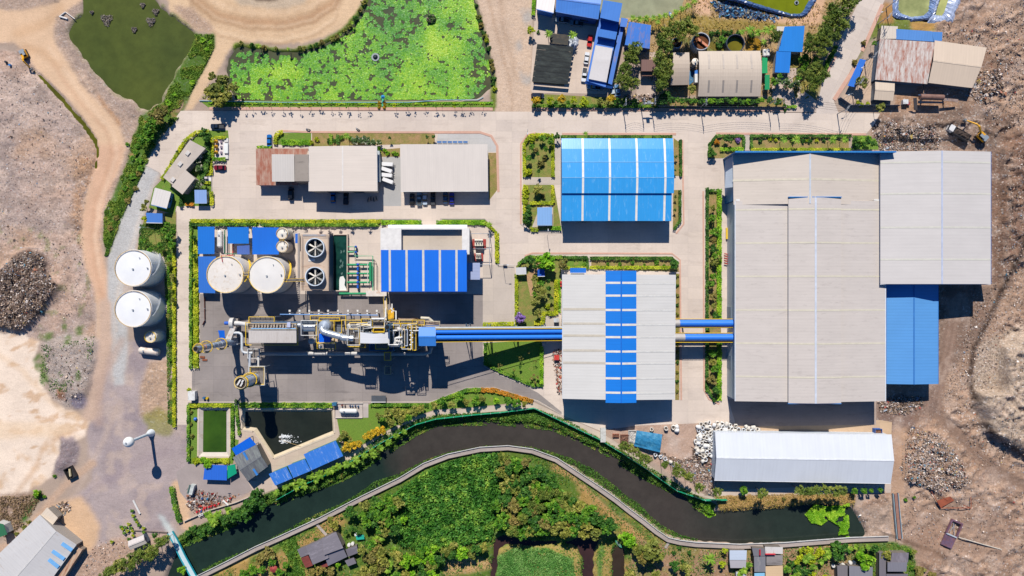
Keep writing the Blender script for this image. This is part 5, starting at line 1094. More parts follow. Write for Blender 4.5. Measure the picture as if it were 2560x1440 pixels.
mb=MB();mb.tube([P(748,583,7),P(748,735,7)],.32,8);mb.tube([P(745,585,6.5),P(745,725,6.5)],.14,6);mb.build('riser_pipe',mat('#b4a9a0',.5),root)
root=thing('basin','open concrete basin of dark green water with white foam beside the cooling tower','basin',tuple(P(853,657,0)))
mb=MB();zb=1.8;xa,xb,ya,yb=P(833,0,zb).x,P(869,0,zb).x,P(0,728,zb).y,P(0,585,zb).y
for q in((xa,ya,xb,ya+.35),(xa,yb-.35,xb,yb),(xb-.35,ya+.352,xb,yb-.352)):mb.box(q[0],q[1],0,q[2],q[3],zb)
mb.build('wall',concrete('#d8c4b0',40),root)
MB().box(xa,ya+.353,.3,xb-.352,yb-.353,1.3).build('water',watermat('#12332f','#1f4a40',.1,.25,name='basin_water'),root)
fp=[(850,692),(858,690),(863,700),(861,712),(866,722),(866,726),(848,726),(848,700)]
MB().poly([P(x,y,1.4).xy.to_tuple()+(1.33,)for x,y in fp]).build('foam',mat('#e9ebe6',.8,var=.05),root)
for i in range(8):a=P(848+random.random()*16,625+random.random()*70,1.4);MB().poly([(a.x+random.uniform(.1,.5)*math.cos(t),a.y+random.uniform(.2,1.0)*math.sin(t),1.31+i*.002)for t in(0,1,2,3,4,5)]).build('foam',mat('#4f7068',.6),root)
for i,py in enumerate((662,684,706)):
 root=thing('pump','green piped pump with blue valve and motor, %s of three beside the basin'%('northernmost','middle','southernmost')[i],'pump',tuple(P(895,py,0)),'green pumps')
 MB().tube([P(868,py,1.6),P(892,py,1.6)],.42,10).build('pipe',GREENP,root);MB().tube([P(899,py,1.6),P(925,py,1.6)],.36,10).build('pipe',GREENP,root)
 c=P(894.5,py,1.6);MB().lathe(c.x,c.y,[(.3,.8),(.55,1.1),(.6,1.7),(.4,2.1),(.15,2.4)],12).build('valve',BLUEP,root)
 mb=MB();mb.tube([c+Vector((0,-.8,0)),c+Vector((0,-2.2,0))],[.42,.42],12);mb.build('motor',BLUEP,root);MB().box(c.x-.5,c.y-2.3,.05,c.x+.5,c.y-.7,1.1).build('plinth',concrete('#b9aca0',40),root)
 for x in(880,908):c2=P(x,py,0);MB().box(c2.x-.15,c2.y-.3,0,c2.x+.15,c2.y+.3,1.2).build('support',STEEL,root)
root=thing('pipework','bright green header pipe and thin lines feeding the pump row','pipework',tuple(P(926,680,0)))
MB().tube([P(926,655,1.9),P(926,703,1.9)],.55,12).build('header',GREENP,root)
MB().tube([P(868,617,1.5),P(886,617,1.5),P(886,640,1.5),P(932,640,1.5),P(932,728,1.5)],.18,6).build('pipe',mat('#4fb98a',.5),root);MB().tube([P(868,630,1.5),P(884,630,1.5)],.35,8).build('pipe',GREENP,root)
MB().tube([P(887,632,1.2),P(887,651,1.2),P(938,652,1.2),P(942,660,1.2),P(942,725,1.2)],.1,6).build('pipe',mat('#5c5350',.6),root);MB().tube([P(919,655,1.9),P(919,710,1.9)],.12,6).build('pipe',WHT,root)
for(x,y)in((890,617),(890,631)):c=P(x,y,1);MB().lathe(c.x,c.y,[(.3,.5),(.45,1.0),(.4,1.8),(.1,2.1)],10).build('valve',BLUEP,root)
root=thing('pipe','thick bright green pipe lying along the south edge of the pump court','pipe',tuple(P(880,734,0)))
MB().tube([P(848,734,1.6),P(916,734,1.6)],.42,10).build('pipe',GREENP,root)
for x in(855,878,902):c=P(x,734,0);MB().box(c.x-.15,c.y-.35,0,c.x+.15,c.y+.35,1.15).build('support',STEEL,root)
c=P(940,733,0);root=thing('stair_landing','white topped stair landing box at the south end of the pump court','landing',(c.x,c.y,0));q0,q1=P(916,727,3),P(966,740,3);MB().box(q0.x,q1.y,0,q1.x,q0.y,3).build('body',concrete('#c9bbae',40),root);MB().box(q0.x-.1,q1.y-.1,3.002,q1.x+.1,q0.y+.1,3.12).build('top',mat('#e2d9cf',.7,dirt='#c98f5c'),root)
root=thing('pipe','thin sky blue pipe carried on ten white posts across the plant yard','pipe',tuple(P(835,787,0)))
MB().tube([P(700,786,4.6),P(945,788,4.6)],.2,8).build('pipe',mat('#2f7fc8',.4),root)
for x in(724,749,773,797,820,845,870,894,918,942):
 c=P(x,784,4.5);MB().box(c.x-.25,c.y-.2,0,c.x+.25,c.y+.2,4.35).build('post',WHT,root);c=P(x,777,4.6);MB().box(c.x-.35,c.y-.35,4.0,c.x+.35,c.y+.35,4.6).build('post_head',WHT,root)
root=thing('fire_pipe','red fire water pipe running between the small blue sheds and cream tank','pipe',tuple(P(582,630,0)));MB().tube([P(582,610,1),P(582,638,1),P(556,640,1.0)],.25,8).build('pipe',REDP,root);MB().tube([P(553,637,10.9),P(556,655,11.1)],.12,6).build('riser',REDP,root)
root=thing('pipework','dark green and white pipes beside the white capsule tank','pipework',tuple(P(563,610,0)))
MB().tube([P(562,575,2.2),P(562,634,2.2),P(618,636,2.2)],.2,8).build('pipe',mat('#1f7a5a',.5),root);MB().tube([P(559,575,2.5),P(559,632,2.5)],.12,6).build('pipe',WHT,root);MB().tube([P(566,575,2.0),P(566,628,2.0)],.12,6).build('pipe',WHT,root)
root=thing('blower','white scroll fan blower with blue motor feeding the tall chimney','blower',tuple(P(580,808,0)))
c=P(581,808,4.5);mb=MB();mb.tube([c+Vector((-.7,0,0)),c+Vector((.7,0,0))],2.0,24);mb.build('scroll',mat('#d6d3cf',.5),root)
MB().tube([P(588,808,4.5),P(596,808,4.6),P(624,812,5.5)],[.9,.8,.8],14).build('inlet_duct',mat('#dcdad8',.45),root);MB().tube([P(574,808,4.2),P(562,808,4.2)],.65,12).build('motor',BLUEP,root)
a,b2=P(584,816,5.5),P(568,853,5.5);d=(b2-a).normalized();n2=Vector((-d.y,d.x,0))*.8;MB().slab([a-n2,b2-n2*1.3,b2+n2*1.3,a+n2],1.6).build('outlet_duct',mat('#d9d6d2',.5,dirt='#c98a5c'),root)
MB().box(c.x-1.2,c.y-1.6,0,c.x+1.2,c.y+1.6,2.4).build('plinth',concrete('#aaa199',40),root)
ct=P(490,872,32);root=thing('chimney','tall slender steel chimney with yellow ringed platforms and black mouth','chimney',(ct.x,ct.y,0))
MB().lathe(ct.x,ct.y,[(1.5,0),(1.45,3),(.95,7),(.95,18),(.85,32)],24).build('shaft',mat('#a4b6cc',.4,.15,var=.12),root)
MB().cyl(ct.x,ct.y,32.002,32.28,.72,20).build('mouth',mat('#0b0b0c',.9),root);MB().ring(ct.x,ct.y,32.0,32.3,.88,.72,20).build('rim',mat('#6f6a66',.6),root)
for zz,hexc in((27.5,'#d98a5a'),(26,'#d98a5a'),(20,'#d3d8dd'),(16.5,'#d3d8dd'),(13,'#dfe3e6')):MB().ring(ct.x,ct.y,zz,zz+.35,1.0,.8,20).build('band',mat(hexc,.5),root)
for zz,rr in((29.5,1.7),(23.5,2.1),(11.5,2.1)):
 p_=MB().ring(ct.x,ct.y,zz,zz+.1,rr,rr-.55,24).build('platform',GRATE,root);ring_rail('railing',ct.x,ct.y,rr,zz+.1,YEL,p_,1.1,.045,24)
mb=MB();mb.tube([(ct.x+.2,ct.y+1.3,1),(ct.x+.2,ct.y+1.15,31)],.06,5);mb.tube([(ct.x-.3,ct.y+1.3,1),(ct.x-.3,ct.y+1.15,31)],.06,5);mb.build('ladder',YEL,root)
cs=P(603,957,21);root=thing('silo','stout pale blue silo with yellow ring rail and ladder near the pond','silo',(cs.x,cs.y,0))
MB().lathe(cs.x,cs.y,[(1.2,2.5),(2.0,6),(2.0,21)],28).build('shell',mat('#c9d6e8',.4,.1,var=.08),root);MB().ring(cs.x,cs.y,21.002,21.8,2.0,1.85,28).build('rim',mat('#d9c9a6',.5),root)
MB().cyl(cs.x,cs.y,21.003,21.1,1.84,24).build('top',mat('#3a2f2a',.8),root)
for dx,dy,l_ in((-.6,.2,2.2),(.3,-.5,1.4),(.7,.6,1.0)):MB().obox(cs.x+dx,cs.y+dy,R(60),l_,.5,21.11,21.7).build('vent',WHT,root)
p_=MB().ring(cs.x,cs.y,20.0,20.1,2.4,2.02,28).build('platform',GRATE,root);ring_rail('railing',cs.x,cs.y,2.35,20.1,YEL,p_,1.0,.07,28)
p_=MB().ring(cs.x,cs.y,12.4,12.5,2.6,2.02,28).build('platform',GRATE,root);ring_rail('railing',cs.x,cs.y,2.55,12.5,YEL,p_,1.1,.08,28)
for s_ in(-.3,.3):MB().tube([(cs.x+.7+s_,cs.y+2.25,.1),(cs.x+.7+s_,cs.y+2.25,21.5)],.1,6).build('ladder',YEL,root)
for a in(.7,2.3,3.9,5.5):MB().tube([(cs.x+2.3*math.cos(a),cs.y+2.3*math.sin(a),0),(cs.x+2.05*math.cos(a),cs.y+2.05*math.sin(a),8)],.15,6).build('leg',STEEL,root)
def rails_rect(par,r,z,m,h=1.1,t=.11,nm='railing'):
 q=[P(r[0],r[1],z),P(r[2],r[1],z),P(r[2],r[3],z),P(r[0],r[3],z)];mb=MB()
 for a,b in zip(q,q[1:]+q[:1]):
  u=Vector((0,0,h));mb.tube([a+u,b+u],t,5);mb.tube([a+u*.5,b+u*.5],t*.8,5);k_=max(1,int((b-a).length/1.8))
  for j in range(k_):p=lerp(a,b,j/k_);mb.box(p.x-t*.7,p.y-t*.7,z,p.x+t*.7,p.y+t*.7,z+h)
 return mb.build(nm,m,par)
def platform(root,r,z,m=None,rail=YEL,legs=True,grid=True):
 q=[P(r[0],r[1],z),P(r[2],r[1],z),P(r[2],r[3],z),P(r[0],r[3],z)]
 p_=MB().slab(q,.12).build('platform',m or GRATE,root)
 if rail:rails_rect(p_,r,z,rail)
 if legs:
  for c in q:MB().box(c.x-.12,c.y-.12,0,c.x+.12,c.y+.12,z-.13).build('column',STEEL,p_)
 return p_
root=thing('steel_platform','white railed steel frame and pipes standing beside the pale blue silo','platform',tuple(P(648,930,0)))
platform(root,(628,917,663,960),9,None,YEL);rails_rect(root,(625,915,664,962),9.5,WHT)
MB().tube([P(646,890,7),P(646,916,7)],.35,10).build('pipe',WHT,root);MB().tube([P(625,885,6),P(624,925,6)],.45,10).build('pipe',mat('#c4cbd6',.4),root);platform(root,(622,872,650,895),5,None,WHT)
root=thing('pipe','white S shaped pipe bending twice beside the chimney foot','pipe',tuple(P(605,855,0)));MB().tube([P(583,832,5),P(597,832,5),P(603,835,5),P(605,841,5),P(605,873,5),P(607,879,5),P(613,882,5),P(632,882,5)],.48,12).build('pipe',mat('#d5dade',.4),root);c=P(605,858,0);MB().box(c.x-.2,c.y-.2,0,c.x+.2,c.y+.2,4.6).build('support',STEEL,root)
c0,c1=P(545,825,3),P(562,850,3);root=thing('shelter','blue tin shelter roof standing alone left of the chimney foot','shelter',tuple(P(553,838,0)));MB().slab([P(545,826,3),P(561,826,3),P(563,852,2.7),P(552,853,2.7)],.1).build('roof',roofmat('#0d66d8',90,.8,.06),root)
for x,y in((547,828),(560,828),(552,850),(561,850)):q=P(x,y,0);MB().box(q.x-.06,q.y-.06,0,q.x+.06,q.y+.06,2.7).build('post',STEEL,root)
root=thing('filter_house','large grey roofed bag filter house on steel legs in the plant','filter house',tuple(P(685,830,0)))
zt=13.2;a,b2=P(622,826,zt),P(741,857,zt);n=P(0,806,zt-.8).y
MB().box(a.x+.2,b2.y+.2,4,b2.x-.2,n,zt-.9).build('casing',roofmat('#4f6f92',90,.9,.1,.5),root)
MB().slab([(a.x,a.y,zt+.2),(b2.x,a.y,zt+.2),(b2.x,b2.y,zt),(a.x,b2.y,zt)],.2).build('roof',roofmat('#cfc7c0',90,.9,.08,.5,'#b5aaa0',.3),root)
MB().box(a.x+.22,b2.y+.22,zt-.898,b2.x-.22,a.y-.02,zt-.21).build('casing',roofmat('#8fa6bd',90,.9,.1),root)
p_=platform(root,(622,808,743,823),zt-.85,mat('#a5907c',.7,var=.35,scale=1.5,dirt='#6f5442'),mat('#c9b48a',.5),False)
mb=MB()
for i in range(14):c=P(632+i*7.6,815,zt);mb.box(c.x-.22,c.y-.5,zt-.84,c.x+.22,c.y+.5,zt-.2+(i%3)*.15)
mb.build('valve_row',mat('#c2b4a4',.6),p_);MB().tube([P(628,822,zt),P(740,822,zt)],.28,8).build('air_header',mat('#3f8fc8',.4),p_);c=P(723,812,zt);MB().box(c.x-.6,c.y-.9,zt-.84,c.x+.6,c.y+.9,zt+.6).build('cabinet',mat('#c5cbe6',.5),p_)
rails_rect(root,(617,806,746,862),zt-3,YEL)
for t in(0,.33,.66,1):
 for y in(a.y-1,b2.y+.5):x=lerp(a.x+.5,b2.x-.5,t);MB().box(x-.2,y-.2,0,x+.2,y+.2,4).build('leg',STEEL,root)
for t in(.17,.5,.83):x=lerp(a.x,b2.x,t);MB().lathe(x,mid(a.y,b2.y)+.6,[(.4,1.5),(1.9,4)],4).build('hopper',mat('#8f9aa6',.5),root)
platform(root,(625,792,688,806),8.5,GRATE,YEL)
root=thing('duct','fat silver duct bulging through a white lattice frame east of the filter house','duct',tuple(P(770,818,0)))
MB().tube([P(738,813,11.5),P(752,813,11.5),P(756,815,11.5),P(762,818,11.5),P(790,818,11.5)],[.95,.95,1.3,1.65,1.65],18).build('duct',mat('#c3cad2',.3,.5),root);MB().tube([P(742,813,11.5),P(744,813,11.5)],1.05,18).build('flange',mat('#8f8378',.5),root)
rails_rect(root,(755,801,795,838),13.5,WHT,1.1,.11);platform(root,(756,801,795,812),13,mat('#6f7a86',.6,var=.3),WHT)
root=thing('cyclone','grey domed cyclone with fat silver bent duct on a yellow railed platform','cyclone',tuple(P(812,822,0)))
cc=P(811,816,16);MB().lathe(cc.x,cc.y,[(.5,5),(2.2,10),(2.3,15.5),(1.9,16.6),(1.0,17.3),(.1,17.5)],28).build('body',mat('#b9c3cf',.35,.4,var=.08),root)
MB().tube([P(806,818,17.3),P(804,824,17.6),P(810,829,17.8),P(817,832,17.8),P(850,841,17.6),P(858,844,17.5),P(884,846,17.5)],[.9,1.1,1.15,1.15,1.15,1.15,1.15],18).build('duct',mat('#ccd2da',.3,.5,var=.06),root)
for q in((818,832,17.8),(851,841.5,17.6)):MB().tube([P(*q),P(q[0]+1,q[1]+.3,q[2])],1.22,18).build('flange',mat('#7f8893',.4),root)
p_=platform(root,(793,802,837,856),12.6,mat('#a99a88',.7,var=.3),YEL)
MB().slab([P(798,834,13.6),P(826,834,13.6),P(826,857,13.2),P(798,857,13.2)],.12).build('roof',roofmat('#0a6cf0',90,.9,.05),root);MB().slab([P(829,841,13.2),P(845,840,13.2),P(844,857,13.0),P(828,857,13.0)],.2).build('roof',mat('#e3c8a6',.6,dirt='#d08a4c'),root)
platform(root,(778,789,866,800),11.5,GRATE,YEL);platform(root,(800,794,851,802),12.4,GRATE,YEL,False);platform(root,(838,802,856,832),11.5,mat('#6f7680',.6,var=.4,scale=2),YEL);rails_rect(root,(795,858,840,872),8,YEL)
c=P(801,867,9);MB().sphere(c,.65,12).build('vessel',WHT,root)
root=thing('boiler_house','boiler with curved silver roof, pipes and stacked railed platforms','boiler',tuple(P(935,835,0)))
zt=20;a,b2=P(901,830,zt),P(972,858,zt)
MB().box(a.x+.3,b2.y+.3,2,b2.x-.3,a.y-.3,zt-.6).build('casing',mat('#8f9aa8',.5,var=.15,dirt='#6f6258'),root)
mb=MB();n=10
for i in range(n):
 t0,t1=i/n,(i+1)/n;za,zc=zt+.1+1.1*math.sin(math.pi*t0),zt+.1+1.1*math.sin(math.pi*t1);xa,xb=lerp(a.x,b2.x,t0),lerp(a.x,b2.x,t1)
 ya,yb_=a.y-.5*math.sin(math.pi*t0),a.y-.5*math.sin(math.pi*t1)
 mb.slab([(xa,ya,za),(xb,yb_,zc),(xb,b2.y,zc),(xa,b2.y,za)],.12)
mb.build('roof',roofmat('#e2e3e6',0,.9,.06,.35),root)
platform(root,(872,822,900,866),16.5,GRATE,YEL);rails_rect(root,(873,820,898,845),18,WHT);platform(root,(932,802,962,828),19,mat('#9a9084',.7,var=.4,scale=2),YEL);rails_rect(root,(929,796,963,818),20,WHT);platform(root,(935,820,962,830),20,mat('#5d5348',.7,var=.4),YEL)
platform(root,(884,858,915,868),12,GRATE,YEL,False);platform(root,(925,860,985,876),8,mat('#3f5a74',.6,var=.3),mat('#3f7fb8',.5));platform(root,(963,800,1005,816),14,mat('#b5a494',.7,var=.3,dirt='#7f6a58'),YEL)
mb=MB()
for y,x0_,x1_ in((811,872,930),(814,868,930),(817,872,928),(821,900,935)):mb.tube([P(x0_,y,15),P(x1_,y-3,17)],.38,8)
mb.tube([P(930,797,21),P(960,797,21),P(964,792,20),P(964,775,12),P(964,772,10)],.35,8);mb.tube([P(980,760,8),P(980,800,14)],.22,8);mb.tube([P(976,770,11),P(984,778,11),P(990,778,11),P(990,800,14)],.22,8)
mb.tube([P(972,824,21),P(972,862,21),P(996,862,21),P(996,858,21)],.3,8);mb.tube([P(984,826,21),P(984,860,18)],.22,8);mb.tube([P(990,845,20),P(1002,844,20)],.35,8);mb.tube([P(988,858,20),P(988,846,20),P(1000,842,20)],.35,8)
mb.build('pipe',WHT,root)
mb=MB()
for i in range(9):q=P(988+random.uniform(0,18),818+random.uniform(0,42),19+random.uniform(0,2));mb.sphere(q,random.uniform(.4,.9),10)
mb.build('valve',mat('#d9d3cb',.5),root)
for zz,y0_,y1_ in((16,766,795),):MB().slab([P(970,776,9),P(985,770,9),P(985,796,15),P(970,798,15)],.1).build('stair',mat('#d9a520',.5,var=.4),root)
rq=random.Random(8)
for k_ in range(46):
 x,y,z=rq.uniform(868,1042),rq.uniform(800,832),rq.uniform(13,19);q=P(x,y,z);ax=rq.random()<.6;L_=rq.uniform(1.2,4.5);e=q+(Vector((L_,0,0))if ax else Vector((0,-L_*.8,0)));pt=[q,e]if rq.random()<.5 else[q,e,e+Vector((0,0,-2.0))]
 MB().tube(pt,rq.choice((.1,.14,.2,.28)),6).build('pipe',rq.choice((WHT,WHT,STEEL,YEL,mat('#c9b8a4',.6),mat('#d9d2c6',.6))),root)
for k_ in range(16):
 x,y=rq.uniform(876,1040),rq.uniform(800,828);q=P(x,y,15);w_,d_=rq.uniform(.5,1.4),rq.uniform(.5,1.2);MB().box(q.x-w_,q.y-d_,rq.uniform(8,12),q.x+w_,q.y+d_,rq.uniform(13,16.5)).build('equipment_box',rq.choice((mat('#b9aa9a',.6,dirt='#8a6f5a'),mat('#7f868c',.6),mat('#cfc8bf',.6),mat('#5d646a',.6))),root)
for r,z in(((866,800,905,822),14),((905,797,932,815),15),((985,808,1003,826),17),((940,858,972,872),12),((1000,800,1044,808),16.5),((876,806,930,812),16)):platform(root,r,z,mat('#86807a',.7,var=.45,scale=2.5),YEL,False)
for r,z in(((870,812,902,862),17.5),((975,812,1000,866),19),((1006,812,1030,872),18.5)):rails_rect(root,r,z,WHT)
MB().box(P(872,0,12).x,P(0,828,12).y,1,P(1040,0,12).x,P(0,806,12).y,11).build('casing',mat('#6a665f',.7,var=.4,scale=1.2,dirt='#4a4039'),root)
cst=P(968,818,25);MB().cyl(cst.x,cst.y,3,25,.9,20).build('flue',mat('#1f5a7a',.5),root);MB().cyl(cst.x,cst.y,25.002,25.05,.75,20).build('mouth',mat('#090b10',.9),root)
MB().slab([P(995,795,16),P(1040,795,16),P(1060,800,15),P(1098,805,14),P(1098,812,14),P(1000,812,16)],.2).build('deck',mat('#b09a88',.7,var=.3,dirt='#8a6a50'),root)
rails_rect(root,(1060,803,1100,816),14.2,mat('#d9c9a0',.5));rails_rect(root,(1032,800,1062,812),15.5,YEL);MB().tube([P(1052,795,11),P(1072,796,11),P(1080,803,11),P(1082,806,11)],.55,10).build('pipe',mat('#d9cfb8',.5),root)
for r in((1003,824,1013,868),(1013,824,1020,864),(1021,812,1028,874),(1033,812,1041,875)):
 platform(root,r,18 if r[0]<1015 else 16,mat('#4f5c68',.6,var=.3,scale=2),YEL if r[0]!=1013 else mat('#cdd6ee',.5))
mb=MB()
for i in range(7):q=P(1024+(i%2)*4,826+i*6,17);mb.tube([q,q+Vector((.9,0,.1))],.25,8)
mb.build('valve',WHT,root);MB().tube([P(1027,840,17),P(1027,874,17)],.15,6).build('pipe',WHT,root)
MB().box(P(998,0,15).x,P(0,868,15).y,2,P(1042,0,15).x,P(0,822,15).y,15).build('casing',mat('#3a4a5c',.6,var=.3),root)
bar_thing('catwalk','yellow railed catwalk running north from the boiler to the pump court','catwalk',[(963,740,9),(965,770,10),(966,800,14)],1.1,mat('#c9b9a6',.7),YEL)
shed('head_house','bright blue gabled head house at the top end of the sloping conveyor','building',[(1047,818),(1090,818),(1090,865),(1047,865)],18,.9,'x','#3f8ae0','#2a6fc0',period=.9,amt=.06,gut=False)
root=thing('duct','long shaded horizontal pipe lying south of the filter house and boiler','duct',tuple(P(880,884,0)));MB().tube([P(645,884,3),P(960,884,3),P(1060,884,3),P(1075,880,3),P(1078,868,3)],.75,14).build('pipe',mat('#b9b6b2',.4),root)
for x in(680,740,800,860,920,980,1040):c=P(x,884,0);MB().box(c.x-.2,c.y-.6,0,c.x+.2,c.y+.6,2.3).build('support',STEEL,root)
root=thing('platform','small steel stair tower standing in shadow south of the boiler','platform',tuple(P(970,905,0)));platform(root,(962,880,978,900),10,GRATE,YEL);platform(root,(963,915,978,935),4,GRATE,mat('#c9b48a',.5))
tank(778,853,7,5,'small grey capped vessel in the shade west of the cyclone','#c9c6c2',yellow=None,hatch=False,stair=False)
def conv_z(x):return 17.2-(x-1092)/315*13.0
def slope_pts(y0_,y1_,dz,xs):return[P(x,y0_+(y1_-y0_)*(x-xs[0])/(xs[-1]-xs[0]),conv_z(x)+dz)for x in xs]
root=thing('conveyor','twin blue tube conveyor sloping from the blue head house to the striped warehouse','conveyor',tuple(P(1250,836,0)))
xs=[1088,1165,1240,1320,1412]
for y0_,y1_ in((829.5,828.5),(844,842)):MB().tube(slope_pts(y0_,y1_,0,xs),.8,14).build('tube',mat('#2f86f4',.4,var=.06),root)
MB().tube(slope_pts(820,818.5,.6,xs),.38,10).build('pipe',mat('#cdd0cf',.4),root)
for y0_,y1_ in((823,821),(855.5,851.5)):MB().tube(slope_pts(y0_,y1_,.9,xs),.09,6).build('handrail',YEL,root)
L1=slope_pts(817,816,-.9,xs);L2=slope_pts(856,852,-.9,xs);mb=MB()
for i in range(len(xs)-1):mb.slab([L1[i],L1[i+1],L2[i+1],L2[i]],.12)
mb.build('gantry',mat('#5c5a58',.7,var=.5,scale=3),root)
for x in(1165,1220,1290,1360):
 mb=MB();zt=conv_z(x)-1.1
 a,b2=P(x,820,zt),P(x,852,zt)
 for q,s_ in((a,1.0),(b2,-1.0)):mb.tube([(q.x-.8,q.y+s_,0),q],.16,6);mb.tube([(q.x+.8,q.y+s_,0),q],.16,6)
 mb.tube([a,b2],.16,6);mb.tube([(a.x,a.y+.5,zt*.5),(b2.x,b2.y-.5,zt*.5)],.1,6);mb.build('trestle',mat('#4f6f8c',.5),root)
for i,(y,lab)in enumerate(((808,'northern of two fat blue tube conveyors linking the striped and huge warehouses'),(843.5,'southern of two fat blue tube conveyors, with a longer grey end'))):
 root=thing('conveyor',lab,'conveyor',tuple(P(1762,y,0)),'level tube conveyors');z=7.2;xg=1698 if i==0 else 1711
 MB().tube([P(xg,y,z),P(1846,y,z)],1.25,18).build('tube',mat('#3484ee',.4,var=.06),root);MB().tube([P(1680,y,z),P(xg+.5,y,z)],1.32,18).build('end_tube',mat('#b9b4ae',.5),root)
 for yy in((797.5,818.5)if i==0 else(832.5,856)):MB().tube([P(1688,yy,z+.2),P(1836,yy,z+.2)],.1,6).build('handrail',YEL,root)
 MB().slab([P(1688,y-11,z-1.4),P(1836,y-11,z-1.4),P(1836,y+12,z-1.4),P(1688,y+12,z-1.4)],.15).build('gantry',GRATE,root)
 for x in(1705,1770,1822):c=P(x,y,0);MB().box(c.x-.25,c.y-.9,0,c.x+.25,c.y-.6,z-1.56).build('trestle',STEEL,root)
for i,(x,y,w_,h_)in enumerate(((1198,610,34,24),(1197,643,22,20))):
 c=P(x,y);root=thing('transformer',('larger northern','smaller southern')[i]+' cream power transformer on a red edged plinth beside the power house','transformer',(c.x,c.y,0),'transformers')
 W,D_=w_*S,h_*S;MB().box(c.x-W/2,c.y-D_/2,0.05,c.x+W/2,c.y+D_/2,.4).build('plinth',mat('#a8322c',.7,dirt='#7a5a50'),root)
 MB().box(c.x-W*.3,c.y-D_*.25,.402,c.x+W*.3,c.y+D_*.25,3.0).build('tank',mat('#e6ddc9',.5),root)
 for k_ in range(6):MB().box(c.x-W*.28+k_*W*.1,c.y-D_*.42,.403,c.x-W*.28+k_*W*.1+W*.05,c.y-D_*.255,2.6).build('radiator',mat('#5d6b78',.5),root)
 for k_ in(-1,0,1):MB().lathe(c.x+k_*W*.18,c.y+D_*.1,[(.2,3.0),(.28,3.2),(.12,3.4),(.24,3.6),(.1,3.8),(.06,4.2)],10).build('bushing',mat('#d8cfc0',.4),root)
 MB().tube([(c.x-W*.3,c.y+D_*.33,3.3),(c.x+W*.3,c.y+D_*.33,3.3)],.4,10).build('conservator',mat('#e9e2d2',.5),root)
root=thing('switchyard_frame','thin steel gantry frame around the transformers','gantry',tuple(P(1202,620,0)));mb=MB()
for x in(1177,1224):
 for y in(584,622,662):c=P(x,y);mb.box(c.x-.1,c.y-.1,0,c.x+.1,c.y+.1,5)
mb.build('post',STEEL,root);mb=MB()
for y in(584,622,662):mb.tube([P(1177,y,5),P(1224,y,5)],.1,6)
for x in(1177,1224):mb.tube([P(x,584,5),P(x,662,5)],.1,6)
mb.build('beam',STEEL,root)
cw=P(322,1105,15.2);root=thing('water_tower','white ball water tower on a slim column in the bare grey yard','water tower',(cw.x,cw.y,0))
MB().sphere((cw.x,cw.y,15.2),1.85,24).build('tank',mat('#f2f2f0',.4,var=.05),root,smooth=True);MB().lathe(cw.x,cw.y,[(1.5,0),(1.3,.8),(.55,3.0),(.5,13.8)],20).build('column',mat('#dfe6ee',.4,var=.05),root)
MB().tube([(cw.x+.6,cw.y,.5),(cw.x+.55,cw.y,13.5)],.05,5).build('ladder',mat('#2f9fc8',.5),root);MB().cyl(cw.x,cw.y,17.0,17.25,.3,12).build('vent',STEEL,root)
def rim_pool(name,label,outer,inner,zr,water_z,wm,rimhex):
 c=[sum(p[i]for p in outer)/len(outer)for i in(0,1)];root=thing(name,label,'pool',tuple(P(*c)))
 mb=MB();O=[P(*p)for p in outer];I=[P(*p)for p in inner];n=len(O)
 for i in range(n):
  j=(i+1)%n;a,b_,c_,d_=O[i],O[j],I[j],I[i]
  for q in(a,b_):q.z=zr
  for q in(c_,d_):q.z=water_z-.3
  mb.add([a,b_,c_,d_],[(0,1,2,3)]);
 mb.build('liner',concrete(rimhex,3,.15,.9,'#a58a60',.8),root)
 m2=MB()
 for i in range(n):
  j=(i+1)%n;d=(O[j]-O[i]).normalized();nn=Vector((-d.y,d.x,0));nn=nn if nn.dot(O[i]-P(*c))>0 else-nn
  m2.slab([(O[i].x,O[i].y,zr+.1),(O[j].x,O[j].y,zr+.1),(O[j].x+nn.x*.6,O[j].y+nn.y*.6,zr+.1),(O[i].x+nn.x*.6,O[i].y+nn.y*.6,zr+.1)],.14)
 m2.build('coping',concrete('#dccab4',3),root)
 k_=[P(*p)for p in inner];cc_=sum(k_,Vector())/len(k_);MB().poly([(p.x+(p.x-cc_.x)*.02,p.y+(p.y-cc_.y)*.02,water_z)for p in k_]).build('water',wm,root)
 return root
rim_pool('pool','small rectangular pool of green water with cream concrete rim',[(498,1021),(572,1021),(573,1141),(497,1141)],[(507,1028),(563,1028),(563,1130),(506,1130)],.02,-.7,watermat('#3f5f1c','#33521a',.15,.08,name='green_pool_water'),'#d9cfc0')
rim_pool('pool','larger many sided pool of black water with splashing aerator',[(607,1024),(832,1024),(835,1083),(684,1145),(634,1077),(606,1073)],[(613,1031),(826,1031),(829,1077),(684,1137),(641,1070),(612,1066)],.02,-.8,watermat('#262c26','#2c3029',.1,.06,name='black_pool_water'),'#dac8a8')
